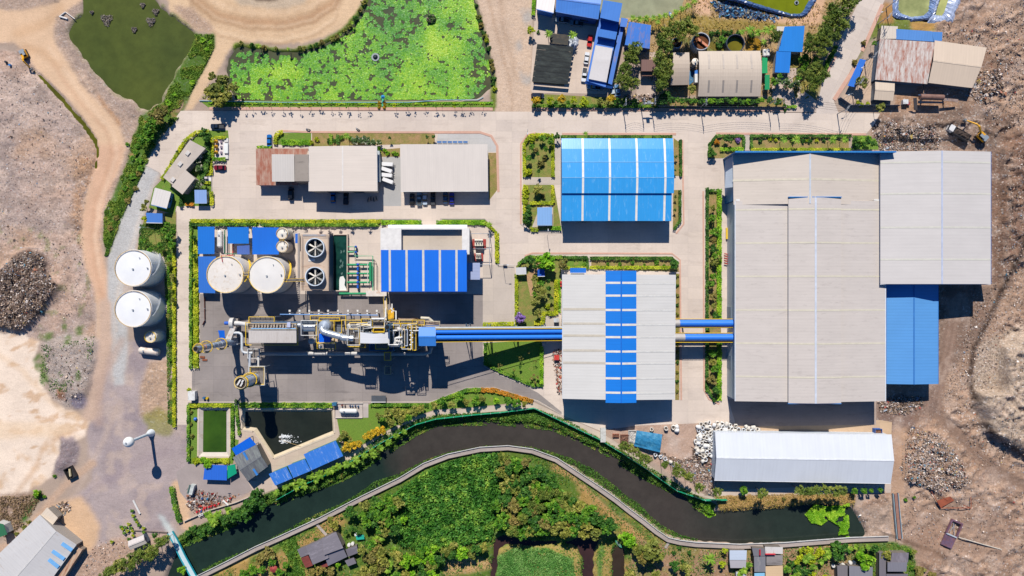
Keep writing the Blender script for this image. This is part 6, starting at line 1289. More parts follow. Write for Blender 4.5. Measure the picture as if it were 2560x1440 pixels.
def liner_pool(label,outer,inner,m,wm):
 c=[sum(p[i]for p in outer)/len(outer)for i in(0,1)];root=thing('lined_pond',label,'pond',tuple(P(*c)));n=len(outer);K=14;ov=[];
 mb=MB()
 for ring in range(5):
  t=ring/4;hgt=(.15,.75,.7,.0,-.75)[ring]
  for i in range(n):
   for k_ in range(K):
    f=k_/K;j=(i+1)%n;ox=lerp(outer[i][0],outer[j][0],f);oy=lerp(outer[i][1],outer[j][1],f);ix=lerp(inner[i][0],inner[j][0],f);iy=lerp(inner[i][1],inner[j][1],f)
    q=P(lerp(ox,ix,t)+random.uniform(-.8,.8),lerp(oy,iy,t)+random.uniform(-.8,.8));mb.v.append((q.x,q.y,hgt+random.uniform(-.16,.16)))
 N=n*K
 for r_ in range(4):
  for i in range(N):j=(i+1)%N;mb.f.append((r_*N+i,r_*N+j,(r_+1)*N+j,(r_+1)*N+i));mb.mi.append(0)
 mb.build('liner',m,root);q=[P(*p)for p in inner];cc_=sum(q,Vector())/n;MB().poly([(p.x+(p.x-cc_.x)*.04,p.y+(p.y-cc_.y)*.06,-.45)for p in q]).build('water',wm,root)
liner_pool('pond of bright olive green water edged by wrinkled navy plastic liner',[(1760,-70),(2046,-70),(2042,0),(2018,38),(2004,45),(1975,44),(1900,24),(1850,8),(1760,-14)],[(1775,-70),(2026,-70),(2022,-2),(2008,26),(2000,32),(1978,32),(1910,12),(1860,-4),(1775,-30)],mat('#4a6a9c',.35,var=.3,scale=1.2,dirt='#2c3f62'),watermat('#7f8a0c','#76800f',.2,.05,name='olive_water'))
liner_pool('pond of milky green water in crumpled pale blue plastic liner',[(2236,-70),(2348,-70),(2340,10),(2330,42),(2320,50),(2275,54),(2240,46),(2230,40)],[(2262,-70),(2330,-70),(2326,-10),(2322,25),(2310,36),(2280,40),(2255,30),(2248,20)],mat('#7f97c4',.3,var=.35,scale=1.0,dirt='#c9d2e6'),watermat('#b3b67a','#8f9560',.3,.12,name='milky_water'))
liner_pool('narrow slanted pond of pale green water in silvery plastic liner',[(2345,-70),(2420,-70),(2405,0),(2380,58),(2360,62),(2318,58),(2330,30),(2344,-10)],[(2365,-70),(2385,-70),(2375,-10),(2362,28),(2356,36),(2342,34),(2345,20),(2356,-10)],mat('#b3bfd9',.3,var=.35,scale=1.0,dirt='#6f86b4'),watermat('#b9bb74','#a8ab6c',.3,.12,name='pale_green_water'))
def round_pit(label,px,py,rp,h,hexc,wz,wm,bridge=None):
 c=P(px,py,h);r=rp*S*(1-h/H);root=thing('open_tank',label,'tank',(c.x,c.y,0));MB().ring(c.x,c.y,0,h,r,r-.25,40).build('wall',mat(hexc,.5,var=.15),root);MB().cyl(c.x,c.y,.05,wz,r-.26,36).build('water',wm,root)
 if bridge:
  a=bridge;d=Vector((math.cos(a),math.sin(a),0));n2=Vector((-d.y,d.x,0))*.4;o=Vector((c.x,c.y,h+.02));MB().slab([o-d*r*.5-n2,o+d*r*.98-n2,o+d*r*.98+n2,o-d*r*.5+n2],.15).build('bridge',mat('#d98a64',.6),root)
  MB().cyl(c.x,c.y,wz,h+.4,.3,12).build('scraper_column',mat('#6f4a34',.7),root)
SL=watermat('#5a3318','#6f431f',.3,.3,name='sludge')
round_pit('larger open settling tank of brown sludge with an orange scraper bridge',1753,103,22,4.5,'#b9c2cc',3.6,SL,R(-38));round_pit('smaller open settling tank of brown sludge beneath the dark trees',1692,107,13.5,3.8,'#b9c2cc',3.0,SL,R(40))
round_pit('open black tank half full of olive water behind the beige warehouse',1839,108,23,3.2,'#2a3a54',1.4,watermat('#77701c','#6f681e',.2,.2,name='olive_sludge'))
c=P(1738,154,4);tank(1738,154,8,4,'cream water tank squeezed between two beige arched buildings','#e9dcc9',yellow=None,stair=False)
htank('pressure_tank','pair of white plastic tanks near the green canopy, western one',(1911,123),(1911,143),.7,1.2,WHT);htank('pressure_tank','pair of white plastic tanks near the green canopy, eastern one',(1920,122),(1920,142),.7,1.2,WHT)
root=thing('trommel','rusty rotary screening drum machine casting shadow on the recycling yard','machine',tuple(P(2340,250,0)));MB().tube([P(2300,242,3.6),P(2358,244,3.6)],1.05,20).build('drum',mat('#8f6a5c',.6,var=.3,dirt='#5f4a44'),root);MB().slab([P(2296,236,4.0),P(2356,238,4.0),P(2356,240,4.0),P(2296,238,4.0)],.2).build('frame',mat('#3a5a80',.6),root);MB().slab([P(2296,252,3.6),P(2358,254,3.6),P(2358,258,3.0),P(2296,258,3.0)],.3).build('frame',mat('#33475f',.6),root)
MB().slab([P(2284,245,4.2),P(2292,244,4.2),P(2294,275,1.2),P(2286,275,1.2)],.3).build('chute',mat('#7f736c',.6),root);MB().slab([P(2358,245,3.2),P(2396,248,2.4),P(2395,254,2.4),P(2358,252,3.2)],.2).build('conveyor',mat('#a08a80',.6,dirt='#6f544c'),root)
for x,y in((2300,240),(2300,252),(2356,241),(2356,253)):c=P(x,y);MB().box(c.x-.2,c.y-.2,0,c.x+.2,c.y+.2,3).build('leg',mat('#4a5a6c',.6),root)
root=thing('shade_net','black shade net nursery roofs in overlapping rows beside the dirt road','net',tuple(P(1382,158,0)))
NET=roofmat('#2c3130',172,1.4,.3,.8,'#4f5650',.5)
for i in range(7):
 t=i/6;x0_=1343-t*11;x1_=1434-t*13;y_=112+i*13.5
 MB().slab([P(x0_,y_-2,2.9),P(x1_,y_+5,2.9),P(x1_-2,y_+18,2.5),P(x0_-2,y_+11,2.5)],.05).build('net',NET,root)
 for xx in(x0_+2,(x0_+x1_)/2,x1_-2):c=P(xx,y_+6);MB().box(c.x-.05,c.y-.05,0,c.x+.05,c.y+.05,2.4).build('post',mat('#8f857a',.8),root)
MB().slab([P(1372,82,2.7),P(1424,88,2.7),P(1420,113,2.7),P(1376,108,2.7)],.05).build('net',roofmat('#3d3c37',172,1.2,.3,.8,'#7d6a4c',.4),root);MB().slab([P(1333,202,2.0),P(1412,207,2.0),P(1410,215,.8),P(1333,208,.8)],.05).build('net',roofmat('#4a4744',90,.8,.3),root)
# ------------------------------------------------------------------ vehicles
GLASS=mat('#10161c',.12,name='dark_glass');TYRE=mat('#15161a',.8);LAMP=mat('#f4f2ea',.2);REDL=mat('#a01818',.3)
def outline(L,W,r=.25,taper=.86,n=4):
 """rounded car plan, front toward +x"""
 pts=[]
 for sx,sy,a0 in((1,1,0),(-1,1,90),(-1,-1,180),(1,-1,270)):
  rr=r*1.8 if sx>0 else r*1.3;w=W/2
  for i in range(n+1):a=R(a0+90*(i/n if True else 0));pts.append((sx*(L/2-rr)+rr*math.cos(a),sy*(w-rr)+rr*math.sin(a)))
 return pts
def frustum(par,nm,m,x0,x1,w0,X0,X1,w1,z0,z1):
 mb=MB();mb.add([(x0,-w0,z0),(x1,-w0,z0),(x1,w0,z0),(x0,w0,z0),(X0,-w1,z1),(X1,-w1,z1),(X1,w1,z1),(X0,w1,z1)],[(3,2,1,0),(4,5,6,7),(0,1,5,4),(1,2,6,5),(2,3,7,6),(3,0,4,7)])
 return loc(mb,nm,m,par)
def loc(mb,nm,m,par):
 me=bpy.data.meshes.new(nm);me.from_pydata(mb.v,[],mb.f);me.update()
 if any(mb.mi):me.polygons.foreach_set("material_index",mb.mi)
 me.materials.append(m);o=bpy.data.objects.new(nm,me);COL.objects.link(o);o.parent=par;return o
def car(px,py,head,hexc,label,kind='sedan',name=None,z=0.0):
 c=P(px,py,0);root=thing(name or{'sedan':'car','pickup':'pickup_truck','van':'van'}[kind],label,{'sedan':'car','pickup':'pickup','van':'van'}[kind],(c.x,c.y,.06),'cars parked about the plant',R(head))
 PA=mat(hexc,.25,var=.03,spec=.6);L,W={'sedan':(4.5,1.8),'pickup':(5.2,1.85),'van':(4.9,1.9)}[kind]
 o=outline(L,W);mb=MB();mb.prism(o,.32,.62);mb.prism(o,.621,.88,taper=.96);loc(mb,'body',PA,root)
 if kind=='sedan':g=(-1.75,1.0,.80,-1.15,.2,.64,.88,1.42);rf=(-1.2,.24)
 elif kind=='van':g=(-2.2,1.5,.84,-2.0,.75,.72,.88,1.85);rf=(-2.02,.78)
 else:g=(-.5,1.2,.80,-.35,.5,.66,.88,1.62);rf=(-.38,.54)
 frustum(root,'windows',GLASS,*g);mb=MB();mb.prism([(rf[0],-g[5]-.02),(rf[1],-g[5]-.02),(rf[1],g[5]+.02),(rf[0],g[5]+.02)],g[7]+.002,g[7]+.06);loc(mb,'roof',PA,root)
 if kind=='pickup':
  mb=MB();mb.prism([(-2.45,-.78),(-.62,-.78),(-.62,.78),(-2.45,.78)],.882,.90);loc(mb,'bed',mat('#3a3d42',.7),root)
  mb=MB();mb.box(-2.55,-.9,.884,-.58,-.79,1.15);mb.box(-2.55,.79,.884,-.58,.9,1.15);mb.box(-2.55,-.788,.884,-2.46,.788,1.15);loc(mb,'bed_side',PA,root)
 for sx in(-1,1):
  for sy in(-1,1):
   mb=MB();mb.tube([(sx*L*.3,sy*(W/2-.2),.31),(sx*L*.3,sy*(W/2+.02),.31)],.31,14);loc(mb,'wheel',TYRE,root)
 for sy in(-1,1):
  mb=MB();mb.box(L/2-.22,sy*.6-.18,.64,L/2-.02,sy*.6+.18,.78);loc(mb,'headlight',LAMP,root)
  mb=MB();mb.box(-L/2+.0,sy*.68-.12,.66,-L/2+.1,sy*.68+.12,.8);loc(mb,'tail_light',REDL,root)
 return root
for a in[(546,317,180,'#1d2b40','black pickup crossing the road beside the round clipped garden corner','pickup'),(552,420,180,'#7a1c2c','maroon car parked alone on the paved yard by the tiled court'),(675,352,90,'#1f6fb8','bright blue car parked at the west end of the clipped lawn'),
          (729,484,90,'#14171d','black van parked in shade south of the small workshop','van'),(834,494,90,'#2f74b8','blue car parked in shade south of the beige workshop hall'),(866,495,90,'#1a1d24','dark pickup parked right of the blue car in the workshop shade','pickup'),
          (1031,499,90,'#15181c','black car first from the left under the grey carport edge'),(1049,497,90,'#7f9db0','pale teal pickup second from the left at the carport','pickup'),(1063,498,270,'#b4c4d4','silver car third from the left at the carport'),
          (1083,497,90,'#181a1f','black pickup fourth from the left at the carport','pickup'),(1114,495,90,'#3a5676','slate blue car fifth from the left at the carport'),(1130,497,90,'#2b35a0','indigo blue car last on the right at the carport'),
          (1405,52,172,'#98a6b0','silver pickup in shade under the northern blue office eave','pickup'),(1441,60,172,'#8c9aa4','grey pickup, the eastern one in shade below the blue office','pickup'),(1474,104,262,'#c8251c','red car parked against the blue office wing'),
          (1466,147,82,'#e9ebee','white car parked against the blue office wing, south of the red car'),(1460,189,262,'#e6e8ea','white pickup parked at the south end of the blue office wing','pickup'),(1484,219,172,'#8fb8d0','pale blue pickup under the awning south of the office wing','pickup'),
          (1530,229,100,'#c4d2dc','light grey car under trees, western of two beside the office awning'),(1543,227,100,'#6f9cc8','light blue car under trees, eastern of two beside the office awning'),(1344,241,0,'#16263c','navy van at the corner with yellow trees and the dirt road','van')]:car(*a)
def trailer(px,py,head,label,L=4.2,W=1.45,h=2.3,hexc='#f0efed'):
 c=P(px,py);root=thing('trailer',label,'trailer',(c.x,c.y,.04),'white trailers',R(head));m=mat(hexc,.4,var=.03)
 mb=MB();mb.prism(outline(L,W,.2),.55,h-.2);mb.prism(outline(L,W,.2),h-.199,h,taper=.9);loc(mb,'body',m,root)
 mb=MB();mb.box(-L*.3,-W/2-.02,1.1,L*.3,W/2+.02,1.8);loc(mb,'window',GLASS,root)
 for sx in(-1,1):
  for sy in(-1,1):mb=MB();mb.tube([(sx*L*.28,sy*(W/2-.15),.35),(sx*L*.28,sy*(W/2+.02),.35)],.34,12);loc(mb,'wheel',TYRE,root)
 mb=MB();mb.box(L/2,-.08,.5,L/2+.7,.08,.6);loc(mb,'tow_bar',DARK,root)
for i,(x,y,a)in enumerate(((971,413,-3),(969,427,-18),(969,440,-6),(972,454,-20))):trailer(x,y,a,('northernmost of four white enclosed trailers in a row on the gravel pad','second from the north of four white enclosed trailers on the gravel pad','third from the north of four white enclosed trailers on the gravel pad','southernmost of four white enclosed trailers, casting the longest shadow')[i])
def moto(px,py,head,hexc,label):
 c=P(px,py);root=thing('motorcycle',label,'motorcycle',(c.x,c.y,.05),None,R(head))
 mb=MB();mb.prism([(-.6,-.14),(.5,-.14),(.6,0),(.5,.14),(-.6,.14)],.45,.85);loc(mb,'body',mat(hexc,.4),root)
 for sx in(-.62,.62):mb=MB();mb.tube([(sx,-.06,.3),(sx,.06,.3)],.3,12);loc(mb,'wheel',TYRE,root)
 mb=MB();mb.prism([(-.55,-.13),(.1,-.13),(.1,.13),(-.55,.13)],.852,.95);loc(mb,'seat',DARK,root)
 mb=MB();mb.tube([(.4,-.38,1.05),(.48,0,1.0),(.4,.38,1.05)],.03,5);loc(mb,'handlebar',STEEL,root)
moto(771,324,170,'#27496d','dark blue motorcycle on the main road beside the pink kerb');moto(895,323,150,'#d9dadc','pale motorcycle on the main road above the white flowering bushes')
for i,(x,y)in enumerate(((921,500),(928,497),(935,499),(942,496))):moto(x,y,80+i*9,('#2c3440','#40353a','#27384e','#3b4048')[i],('first','second','third','last')[i]+' from the left of shaded motorcycles at the workshop hall corner')
def local_thing(name,label,cat,px,py,head,group=None,z=.05):c=P(px,py);return thing(name,label,cat,(c.x,c.y,float(ground_z(px,py))+z),group,R(head))
root=local_thing('dump_truck','white cabbed dump truck loaded with dark waste beside the digger','truck',2388,336,150)
mb=MB();mb.box(-4.0,-.5,.7,4.2,.5,1.1);loc(mb,'chassis',DARK,root);mb=MB();mb.prism([(2.5,-1.2),(4.2,-1.2),(4.45,-.9),(4.45,.9),(4.2,1.2),(2.5,1.2)],.8,2.9,taper=.94);cab=loc(mb,'cab',mat('#e6e4e2',.35),root)
mb=MB();mb.box(4.3,-1.0,1.9,4.5,1.0,2.7);loc(mb,'windscreen',GLASS,cab);BEDM=mat('#3b4046',.6,dirt='#6f5a4c')
mb=MB();mb.box(-4.3,-1.25,1.1,2.2,1.25,1.3);mb.box(-4.3,-1.25,1.301,2.2,-1.15,2.7);mb.box(-4.3,1.15,1.301,2.2,1.25,2.7);mb.box(2.1,-1.149,1.301,2.2,1.149,2.9);mb.box(-4.3,-1.149,1.301,-4.2,1.149,2.6);loc(mb,'bed',BEDM,root)
mb=MB();mb.add([(-4.1+i*.6,-1.1+j*.55,2.3+random.uniform(0,.5)+(.4 if 0<j<4 and 0<i<10 else-.2))for j in range(5)for i in range(11)],[(j*11+i,j*11+i+1,j*11+i+12,j*11+i+11)for j in range(4)for i in range(10)]);loc(mb,'load',mat('#4a3c34',.9,var=.4,scale=1.5),root)
for x in(-3.2,-2.0,3.2):
 for sy in(-1,1):mb=MB();mb.tube([(x,sy*.8,.5),(x,sy*1.2,.5)],.5,14);loc(mb,'wheel',TYRE,root)
def digger(px,py,head,arm,label,cabhex,sc=1.0):
 root=local_thing('excavator',label,'excavator',px,py,head);root.scale=(sc,sc,sc);Y=mat('#f2b01a',.45,var=.08,dirt='#a8864a')
 for sy in(-1,1):mb=MB();mb.prism([(-1.9,sy*1.15-.3),(1.9,sy*1.15-.3),(1.9,sy*1.15+.3),(-1.9,sy*1.15+.3)],0,.8);loc(mb,'track',mat('#2b2a2a',.9),root)
 mb=MB();mb.prism(outline(3.6,2.5,.3),.95,1.9);body=loc(mb,'body',Y,root);mb=MB();mb.prism(outline(1.6,2.3,.25),1.901,2.3);
 for v in range(len(mb.v)):mb.v[v]=(mb.v[v][0]-.9,mb.v[v][1],mb.v[v][2])
 loc(mb,'engine_cover',mat(cabhex,.5),root);mb=MB();mb.box(-.2,.25,1.902,1.5,1.2,3.0);loc(mb,'cab',GLASS,root);mb=MB();mb.box(-.25,.2,3.002,1.55,1.25,3.1);loc(mb,'cab_roof',mat(cabhex,.5),root)
 mb=MB();a=arm;mb.tube([(1.3,-.2,1.9),(a*.5,-.2,4.4),(a*.62,-.2,4.3)],[.34,.42,.3],6);bm=loc(mb,'boom',Y,root);mb=MB();mb.tube([(a*.6,-.2,4.5),(a*.95,-.2,1.9)],[.36,.24],6);loc(mb,'stick',Y,root)
 mb=MB();mb.prism([(a*.9,-.75),(a*1.05,-.65),(a*1.05,.25),(a*.9,.35)],.6,1.8,taper=.8);loc(mb,'bucket',mat('#8c8f92',.5,.3),root);mb=MB();mb.tube([(1.6,-.2,1.6),(a*.4,-.2,3.7)],.12,6);loc(mb,'cylinder',STEEL,root)
digger(2447,345,137,9.0,'yellow excavator on dark waste with its arm reaching towards the dump truck','#8f9aa4');digger(64,137,-62,7.5,'small yellow excavator standing where the dirt tracks meet the ditch','#9aa3ab',.85)
# ------------------------------------------------------------------ poles and wires
def upole(px,py,h,label,ang=0.0,tr=False):
 c=P(px,py);root=thing('utility_pole',label,'pole',(c.x,c.y,0),'power poles by the main road',ang);
 m=concrete('#c4bdb4',40);mb=MB();mb.cyl(0,0,0,h,.19,8,.12);loc(mb,'shaft',m,root)
 for zz in(h-.5,h-1.6):mb=MB();mb.box(-1.3,-.07,zz,1.3,.07,zz+.14);xa=loc(mb,'crossarm',STEEL,root)
 for k_ in(-1.2,-.4,.4,1.2):mb=MB();mb.lathe(k_,0,[(.05,h-.36),(.11,h-.25),(.07,h-.15),(.1,h-.08),(.03,h)],8);loc(mb,'insulator',mat('#d9d2c8',.4),root)
 return c
poles=[(1557,268),(1751,269),(1930,262),(2093,284)]
tops=[upole(1557,268,8.5,'power pole standing left of the transformer pole pair',R(90)),upole(1751,269,9.0,'power pole at the hedge below the beige arched warehouse',R(90)),None,upole(2093,285,9,'power pole at the corner where the north road leaves the main road',R(60))]
for i,(x,lab)in enumerate(((1602,'western pole of the twin poles that carry a transformer box'),(1628,'eastern pole of the twin poles that carry a transformer box'),(1919,'western pole of the bare pair near the dark topiary balls'),(1941,'eastern pole of the bare pair near the dark topiary balls'))):upole(x,266 if x<1700 else 263,8.5,lab,R(90))
a,b2=P(1602,266),P(1628,266);root=thing('pole_transformer','grey transformer box slung between twin poles above the pink kerb','transformer',(mid(a.x,b2.x),a.y,0));MB().box(a.x+.2,a.y-.25,4.6,b2.x-.2,a.y+.25,4.75).build('beam',STEEL,root);MB().box(mid(a.x,b2.x)-.6,a.y-.5,4.752,mid(a.x,b2.x)+.6,a.y+.5,6.0).build('box',mat('#8f979c',.5),root)
for i,(x,y)in enumerate(((2128,218),(2160,155),(2195,60),(2215,20))):upole(x,y,9,('first','second','third','farthest')[i]+' power pole counting up the north road from the corner',R(60))
WIRE=mat('#23242a',.6)
def wire(a,b,za,zb,label):
 A,B=P(*a),P(*b);A.z,B.z=za,zb;L=[lerp(A,B,t/12)-Vector((0,0,4*1.1*(t/12)*(1-t/12)))for t in range(13)];tag(MB().tube(L,.035,4).build('power_cable',WIRE),label,'cable','overhead cables')
seg=[((1557,268),(1602,266)),((1628,266),(1751,269)),((1751,269),(1919,263)),((1941,263),(2093,285)),((2093,285),(2128,218)),((2128,218),(2160,155)),((2160,155),(2195,60))]
sn=('from the left pole to the twin poles','from the twin poles to the hedge pole','from the hedge pole to the bare pole pair','from the bare pole pair to the road corner','on the first span of the north road','on the second span of the north road','on the third span of the north road')
for(a,b2),nm in zip(seg,sn):
 for k_,oo in enumerate((-8,-3,3,8)):
  dx,dy=(0,oo)if a[0]<2093 or b2[0]<2093 else(oo,oo*.5)
  if a==(2093,285):dx,dy=oo,oo*.6
  wire((a[0]+dx,a[1]+dy),(b2[0]+dx,b2[1]+dy),8.55,8.55,('outermost near','inner near','inner far','outermost far')[k_]+' dark overhead cable '+nm)
def lamp(px,py,h,ang,label):
 c=P(px,py);root=thing('street_lamp',label,'street lamp',(c.x,c.y,0),'street lamps',ang);mb=MB();mb.cyl(0,0,0,h,.08,6,.05);loc(mb,'pole',STEEL,root);mb=MB();mb.tube([(0,0,h),(1.6,0,h+.2)],.04,5);loc(mb,'arm',STEEL,root);mb=MB();mb.box(1.3,-.15,h+.1,2.1,.15,h+.22);loc(mb,'lamp_head',mat('#d9dde0',.4),root)
for i,(x,y,a,lab)in enumerate(((2110,246,200,'lamp on the pink kerb at the foot of the north road'),(2142,180,200,'lamp beside the blue shelter by the north road'),(2190,45,200,'lamp at the upper end of the north road kerb'),(1258,664,0,'lamp by the switchyard gate post'),(1368,590,90,'lamp at the road corner south of the pale blue pump house'),(98,622,180,'lamp standing on the left landfill above the dark pile'),(386,572,180,'lamp on the grass left of the narrow road, south of blue shed'),(1318,333,270,'lamp at the corner of the round clipped hedge'))):lamp(x,y,7,R(a),lab)
# ------------------------------------------------------------------ walkway, bridges, fences
WK=[(470,1460),(495,1445),(560,1413),(640,1372),(700,1346),(800,1300),(905,1246),(1000,1200),(1060,1164),(1120,1141),(1200,1124),(1270,1120),(1330,1128),(1390,1150),(1450,1190),(1495,1220),(1540,1252),(1575,1280),(1610,1306),(1640,1330),(1670,1350),(1700,1357),(1740,1362),(1850,1367),(1960,1363),(2050,1356),(2130,1350),(2222,1347)]
root=thing('walkway','long raised concrete walkway with white rail curving along the south river bank','walkway',tuple(P(1240,1122,0)))
def band(pts,off,wd,z0_,z1_):
 p=[P(x,y,z1_)for x,y in pts];mb=MB();L=[];Rr=[]
 for i,q in enumerate(p):
  t=(p[min(i+1,len(p)-1)]-p[max(i-1,0)]);t.z=0;t.normalize();n2=Vector((-t.y,t.x,0));L.append(q+n2*(off+wd/2));Rr.append(q+n2*(off-wd/2))
 n=len(p);vs=[(a.x,a.y,z0_)for a in L]+[(a.x,a.y,z0_)for a in Rr]+[(a.x,a.y,z1_)for a in L]+[(a.x,a.y,z1_)for a in Rr];fs=[]
 for i in range(n-1):fs+=[(2*n+i,3*n+i,3*n+i+1,2*n+i+1),(i,2*n+i,2*n+i+1,i+1),(n+i,n+i+1,3*n+i+1,3*n+i),(i,i+1,n+i+1,n+i)]
 mb.add(vs,fs);return mb,L,Rr
band(WK,0,1.45,.55,.75)[0].build('deck',concrete('#b5a8a0',2.4,.12,.8,'#7f746c',.5),root);band(WK,.85,.14,.6,1.25)[0].build('parapet',mat('#d9d8d6',.7,dirt='#a8a099'),root);band(WK,-.8,.1,.6,1.0)[0].build('parapet',mat('#9c9088',.8),root)
mb_,L,Rr=band(WK,0,1.3,0,.5)
for i,(a,b2)in enumerate(zip(WK[:-1],WK[1:])):
 d=math.hypot(b2[0]-a[0],b2[1]-a[1]);k_=max(1,int(d/36))
 for j in range(k_):
  c=P(lerp(a[0],b2[0],j/k_),lerp(a[1],b2[1],j/k_),.6);MB().box(c.x-.15,c.y-.6,-2.2,c.x+.15,c.y+.6,.54).build('pier',concrete('#9a9089',40),root)
for i,(a,b2,lab)in enumerate((((780,1298),(816,1338),'narrow concrete garden path plank leading from the walkway to the old grey house'),((1672,1356),(1663,1370),'short concrete ramp down from the walkway beside the round dark tree'),((2000,1364),(2002,1378),'short concrete ramp from the walkway near the white roofed house'))):bar_thing('garden_ramp',lab,'path',[(*a,.3),(*b2,.3)],1.0,concrete('#b9aca2',40))
root=thing('footbridge','turquoise railed footbridge crossing the river at lower left','bridge',tuple(P(455,1390,0)))
BR=[(424,1332),(436,1352),(455,1392),(485,1446),(498,1470)]
band(BR,0,1.9,.5,.75)[0].build('deck',concrete('#cfdfe2',3,.1,.9,'#9fb4ba',.3),root);band(BR,1.02,.2,.5,1.3)[0].build('railing',mat('#28b4c4',.5),root);band(BR,-1.02,.2,.5,1.3)[0].build('railing',mat('#28b4c4',.5),root)
for x,y in((458,1378),(473,1406),(483,1428),(490,1444)):A,B=P(x-6,y,.5),P(x+2,y-5,.5);MB().tube([(A.x,A.y,-2),(A.x,A.y,.45)],.2,8).build('pier',concrete('#9a9089',40),root)
root=thing('gangway','long rusty brown gangway with pale blue rails at the river end','gangway',tuple(P(2247,1292,0)))
GW=[(2240,1234),(2243,1270),(2250,1348)];band(GW,0,1.2,.5,.65)[0].build('deck',mat('#9c7468',.7,var=.2,dirt='#b07a5c'),root);band(GW,.95,.18,.4,1.4)[0].build('railing',mat('#a9c4cc',.5),root);band(GW,-.95,.18,.4,1.4)[0].build('railing',mat('#a9c4cc',.5),root)
def fence(name,label,pts,h,m,th=.08,postm=None,z=0.0,top=None,cat='fence',step=3.0):
 q=[P(*p)for p in pts];c=sum(q,Vector())/len(q);root=thing(name,label,cat,(c.x,c.y,0));mb=MB()
 for a,b in zip(q[:-1],q[1:]):
  d=(b-a).normalized();n2=Vector((-d.y,d.x,0))*th/2;mb.prism([(a-n2).xy.to_tuple(),(b-n2).xy.to_tuple(),(b+n2).xy.to_tuple(),(a+n2).xy.to_tuple()],z+.02,z+h)
 mb.build('panel',m,root);n=0
 for a,b in zip(q[:-1],q[1:]):
  k_=max(1,int((b-a).length/step))
  for j in range(k_):
   if n<60:p=lerp(a,b,j/k_);MB().box(p.x-.09,p.y-.09,z,p.x+.09,p.y+.09,z+h+.08).build('post',postm or STEEL,root);n+=1
 return root
GF=mat('#0fa678',.6,var=.15)
fence('net_fence','emerald green net fence following the inside bend of the river bank',[(695,1246),(760,1210),(850,1170),(905,1135),(960,1102),(1040,1060),(1090,1046),(1180,1036),(1250,1030),(1335,1019),(1400,1050),(1500,1098),(1555,1132),(1610,1168),(1690,1224),(1760,1248),(1815,1247)],2.2,GF)
fence('wall','dark wall around the corner yard by the recycling hall, casting a wide shadow',[(2095,247),(2122,266),(2245,266)],2.2,mat('#3c4e66',.7));fence('wall','low pale wall along the river side of the white hall',[(1786,1080),(1783,1235)],1.2,mat('#b9a999',.8),.2)
fence('wall','pale concrete bank wall behind the scrap drums by the river',[(462,1302),(520,1276),(590,1255),(632,1238)],.9,mat('#cfc0b0',.8),.25);fence('fence','thin rail fence along the sludge ditch by the recycling yard',[(1640,266),(1960,269)],1.2,mat('#a8978a',.7),.05)
fence('wall','low dark boundary wall along the south edge of the shaded bank',[(335,1325),(420,1330)],.6,mat('#8a7a70',.8),.2)
root=thing('bus_shelter','long narrow blue shelter roof slanted along the north road','shelter',tuple(P(2142,182,0)));MB().slab([P(2150,147,2.8),P(2165,150,2.8),P(2138,218,2.6),P(2119,214,2.6)],.12).build('roof',roofmat('#2f78dc',65,.9,.1),root)
for x,y in((2151,150),(2161,152),(2136,214),(2122,212)):c=P(x,y,0);MB().box(c.x-.07,c.y-.07,0,c.x+.07,c.y+.07,2.6).build('post',STEEL,root)
# ------------------------------------------------------------------ loose things
def item(name,label,cat,mb,m,group=None):return tag(mb.build(name,m),label,cat,group)
BAGS=[]
rb=random.Random(5)
def bag_area(poly,n,rmin):
 got=[]
 for _ in range(n*60):
  if len(got)>=n:break
  x=rb.uniform(min(p[0]for p in poly),max(p[0]for p in poly));y=rb.uniform(min(p[1]for p in poly),max(p[1]for p in poly))
  if inpoly(np.array([x]),np.array([y]),poly)[0]and all(math.hypot(x-a,y-b)>rmin for a,b in got):got.append((x,y))
 return got
BAGS+=bag_area([(1745,1058),(1790,1055),(1892,1068),(1898,1078),(1786,1080),(1786,1100),(1740,1100)],52,6.2);BAGS+=bag_area([(1736,1098),(1780,1098),(1780,1140),(1740,1134)],26,6.5);BAGS+=[(1756,1152),(1762,1148),(1756,1140),(1742,1130)]
BAGS+=[(1629,1074),(1664,1070),(1683,1066),(1691,1064),(1692,1074),(1636,1136),(1650,1140),(1662,1147),(1675,1153)]
bagm=[mat('#eceae6',.8,var=.12,scale=1.4),mat('#e2dcd2',.8,var=.15,scale=1.4,dirt='#b9a58f'),mat('#dfe3e8',.8,var=.12,scale=1.4)];BMESH=[]
for v in range(5):
 mb=MB();n=14;prof=[(.42,0),(.56,.15),(.6,.55),(.54,.9),(.5,1.0),(.42,.92),(.34,.75)]if v%2==0 else[(.42,0),(.58,.2),(.6,.6),(.5,.92),(.25,1.05),(.1,1.15)]
 mb.lathe(0,0,prof,n);mb.v=[(x*(1+.16*math.sin(3*math.atan2(y,x)+v))+rb.uniform(-.03,.03),y*(1+.14*math.cos(2*math.atan2(y,x)+v))+rb.uniform(-.03,.03),z+rb.uniform(-.04,.04))for x,y,z in mb.v]
 if v%2==0:mb.mi[1]=1
 me=bpy.data.meshes.new('bulk_bag');me.from_pydata(mb.v,[],mb.f);me.polygons.foreach_set("material_index",mb.mi);me.polygons.foreach_set("use_smooth",[True]*len(mb.f));me.materials.append(bagm[v%3]);me.materials.append(mat('#5b5148',.9,var=.4,scale=3));BMESH.append(me)
BAGS.sort(key=lambda p:(p[0],p[1]))
def ordinal(i):return '%d%s'%(i,'th' if 10<=i%100<=20 else{1:'st',2:'nd',3:'rd'}.get(i%10,'th'))
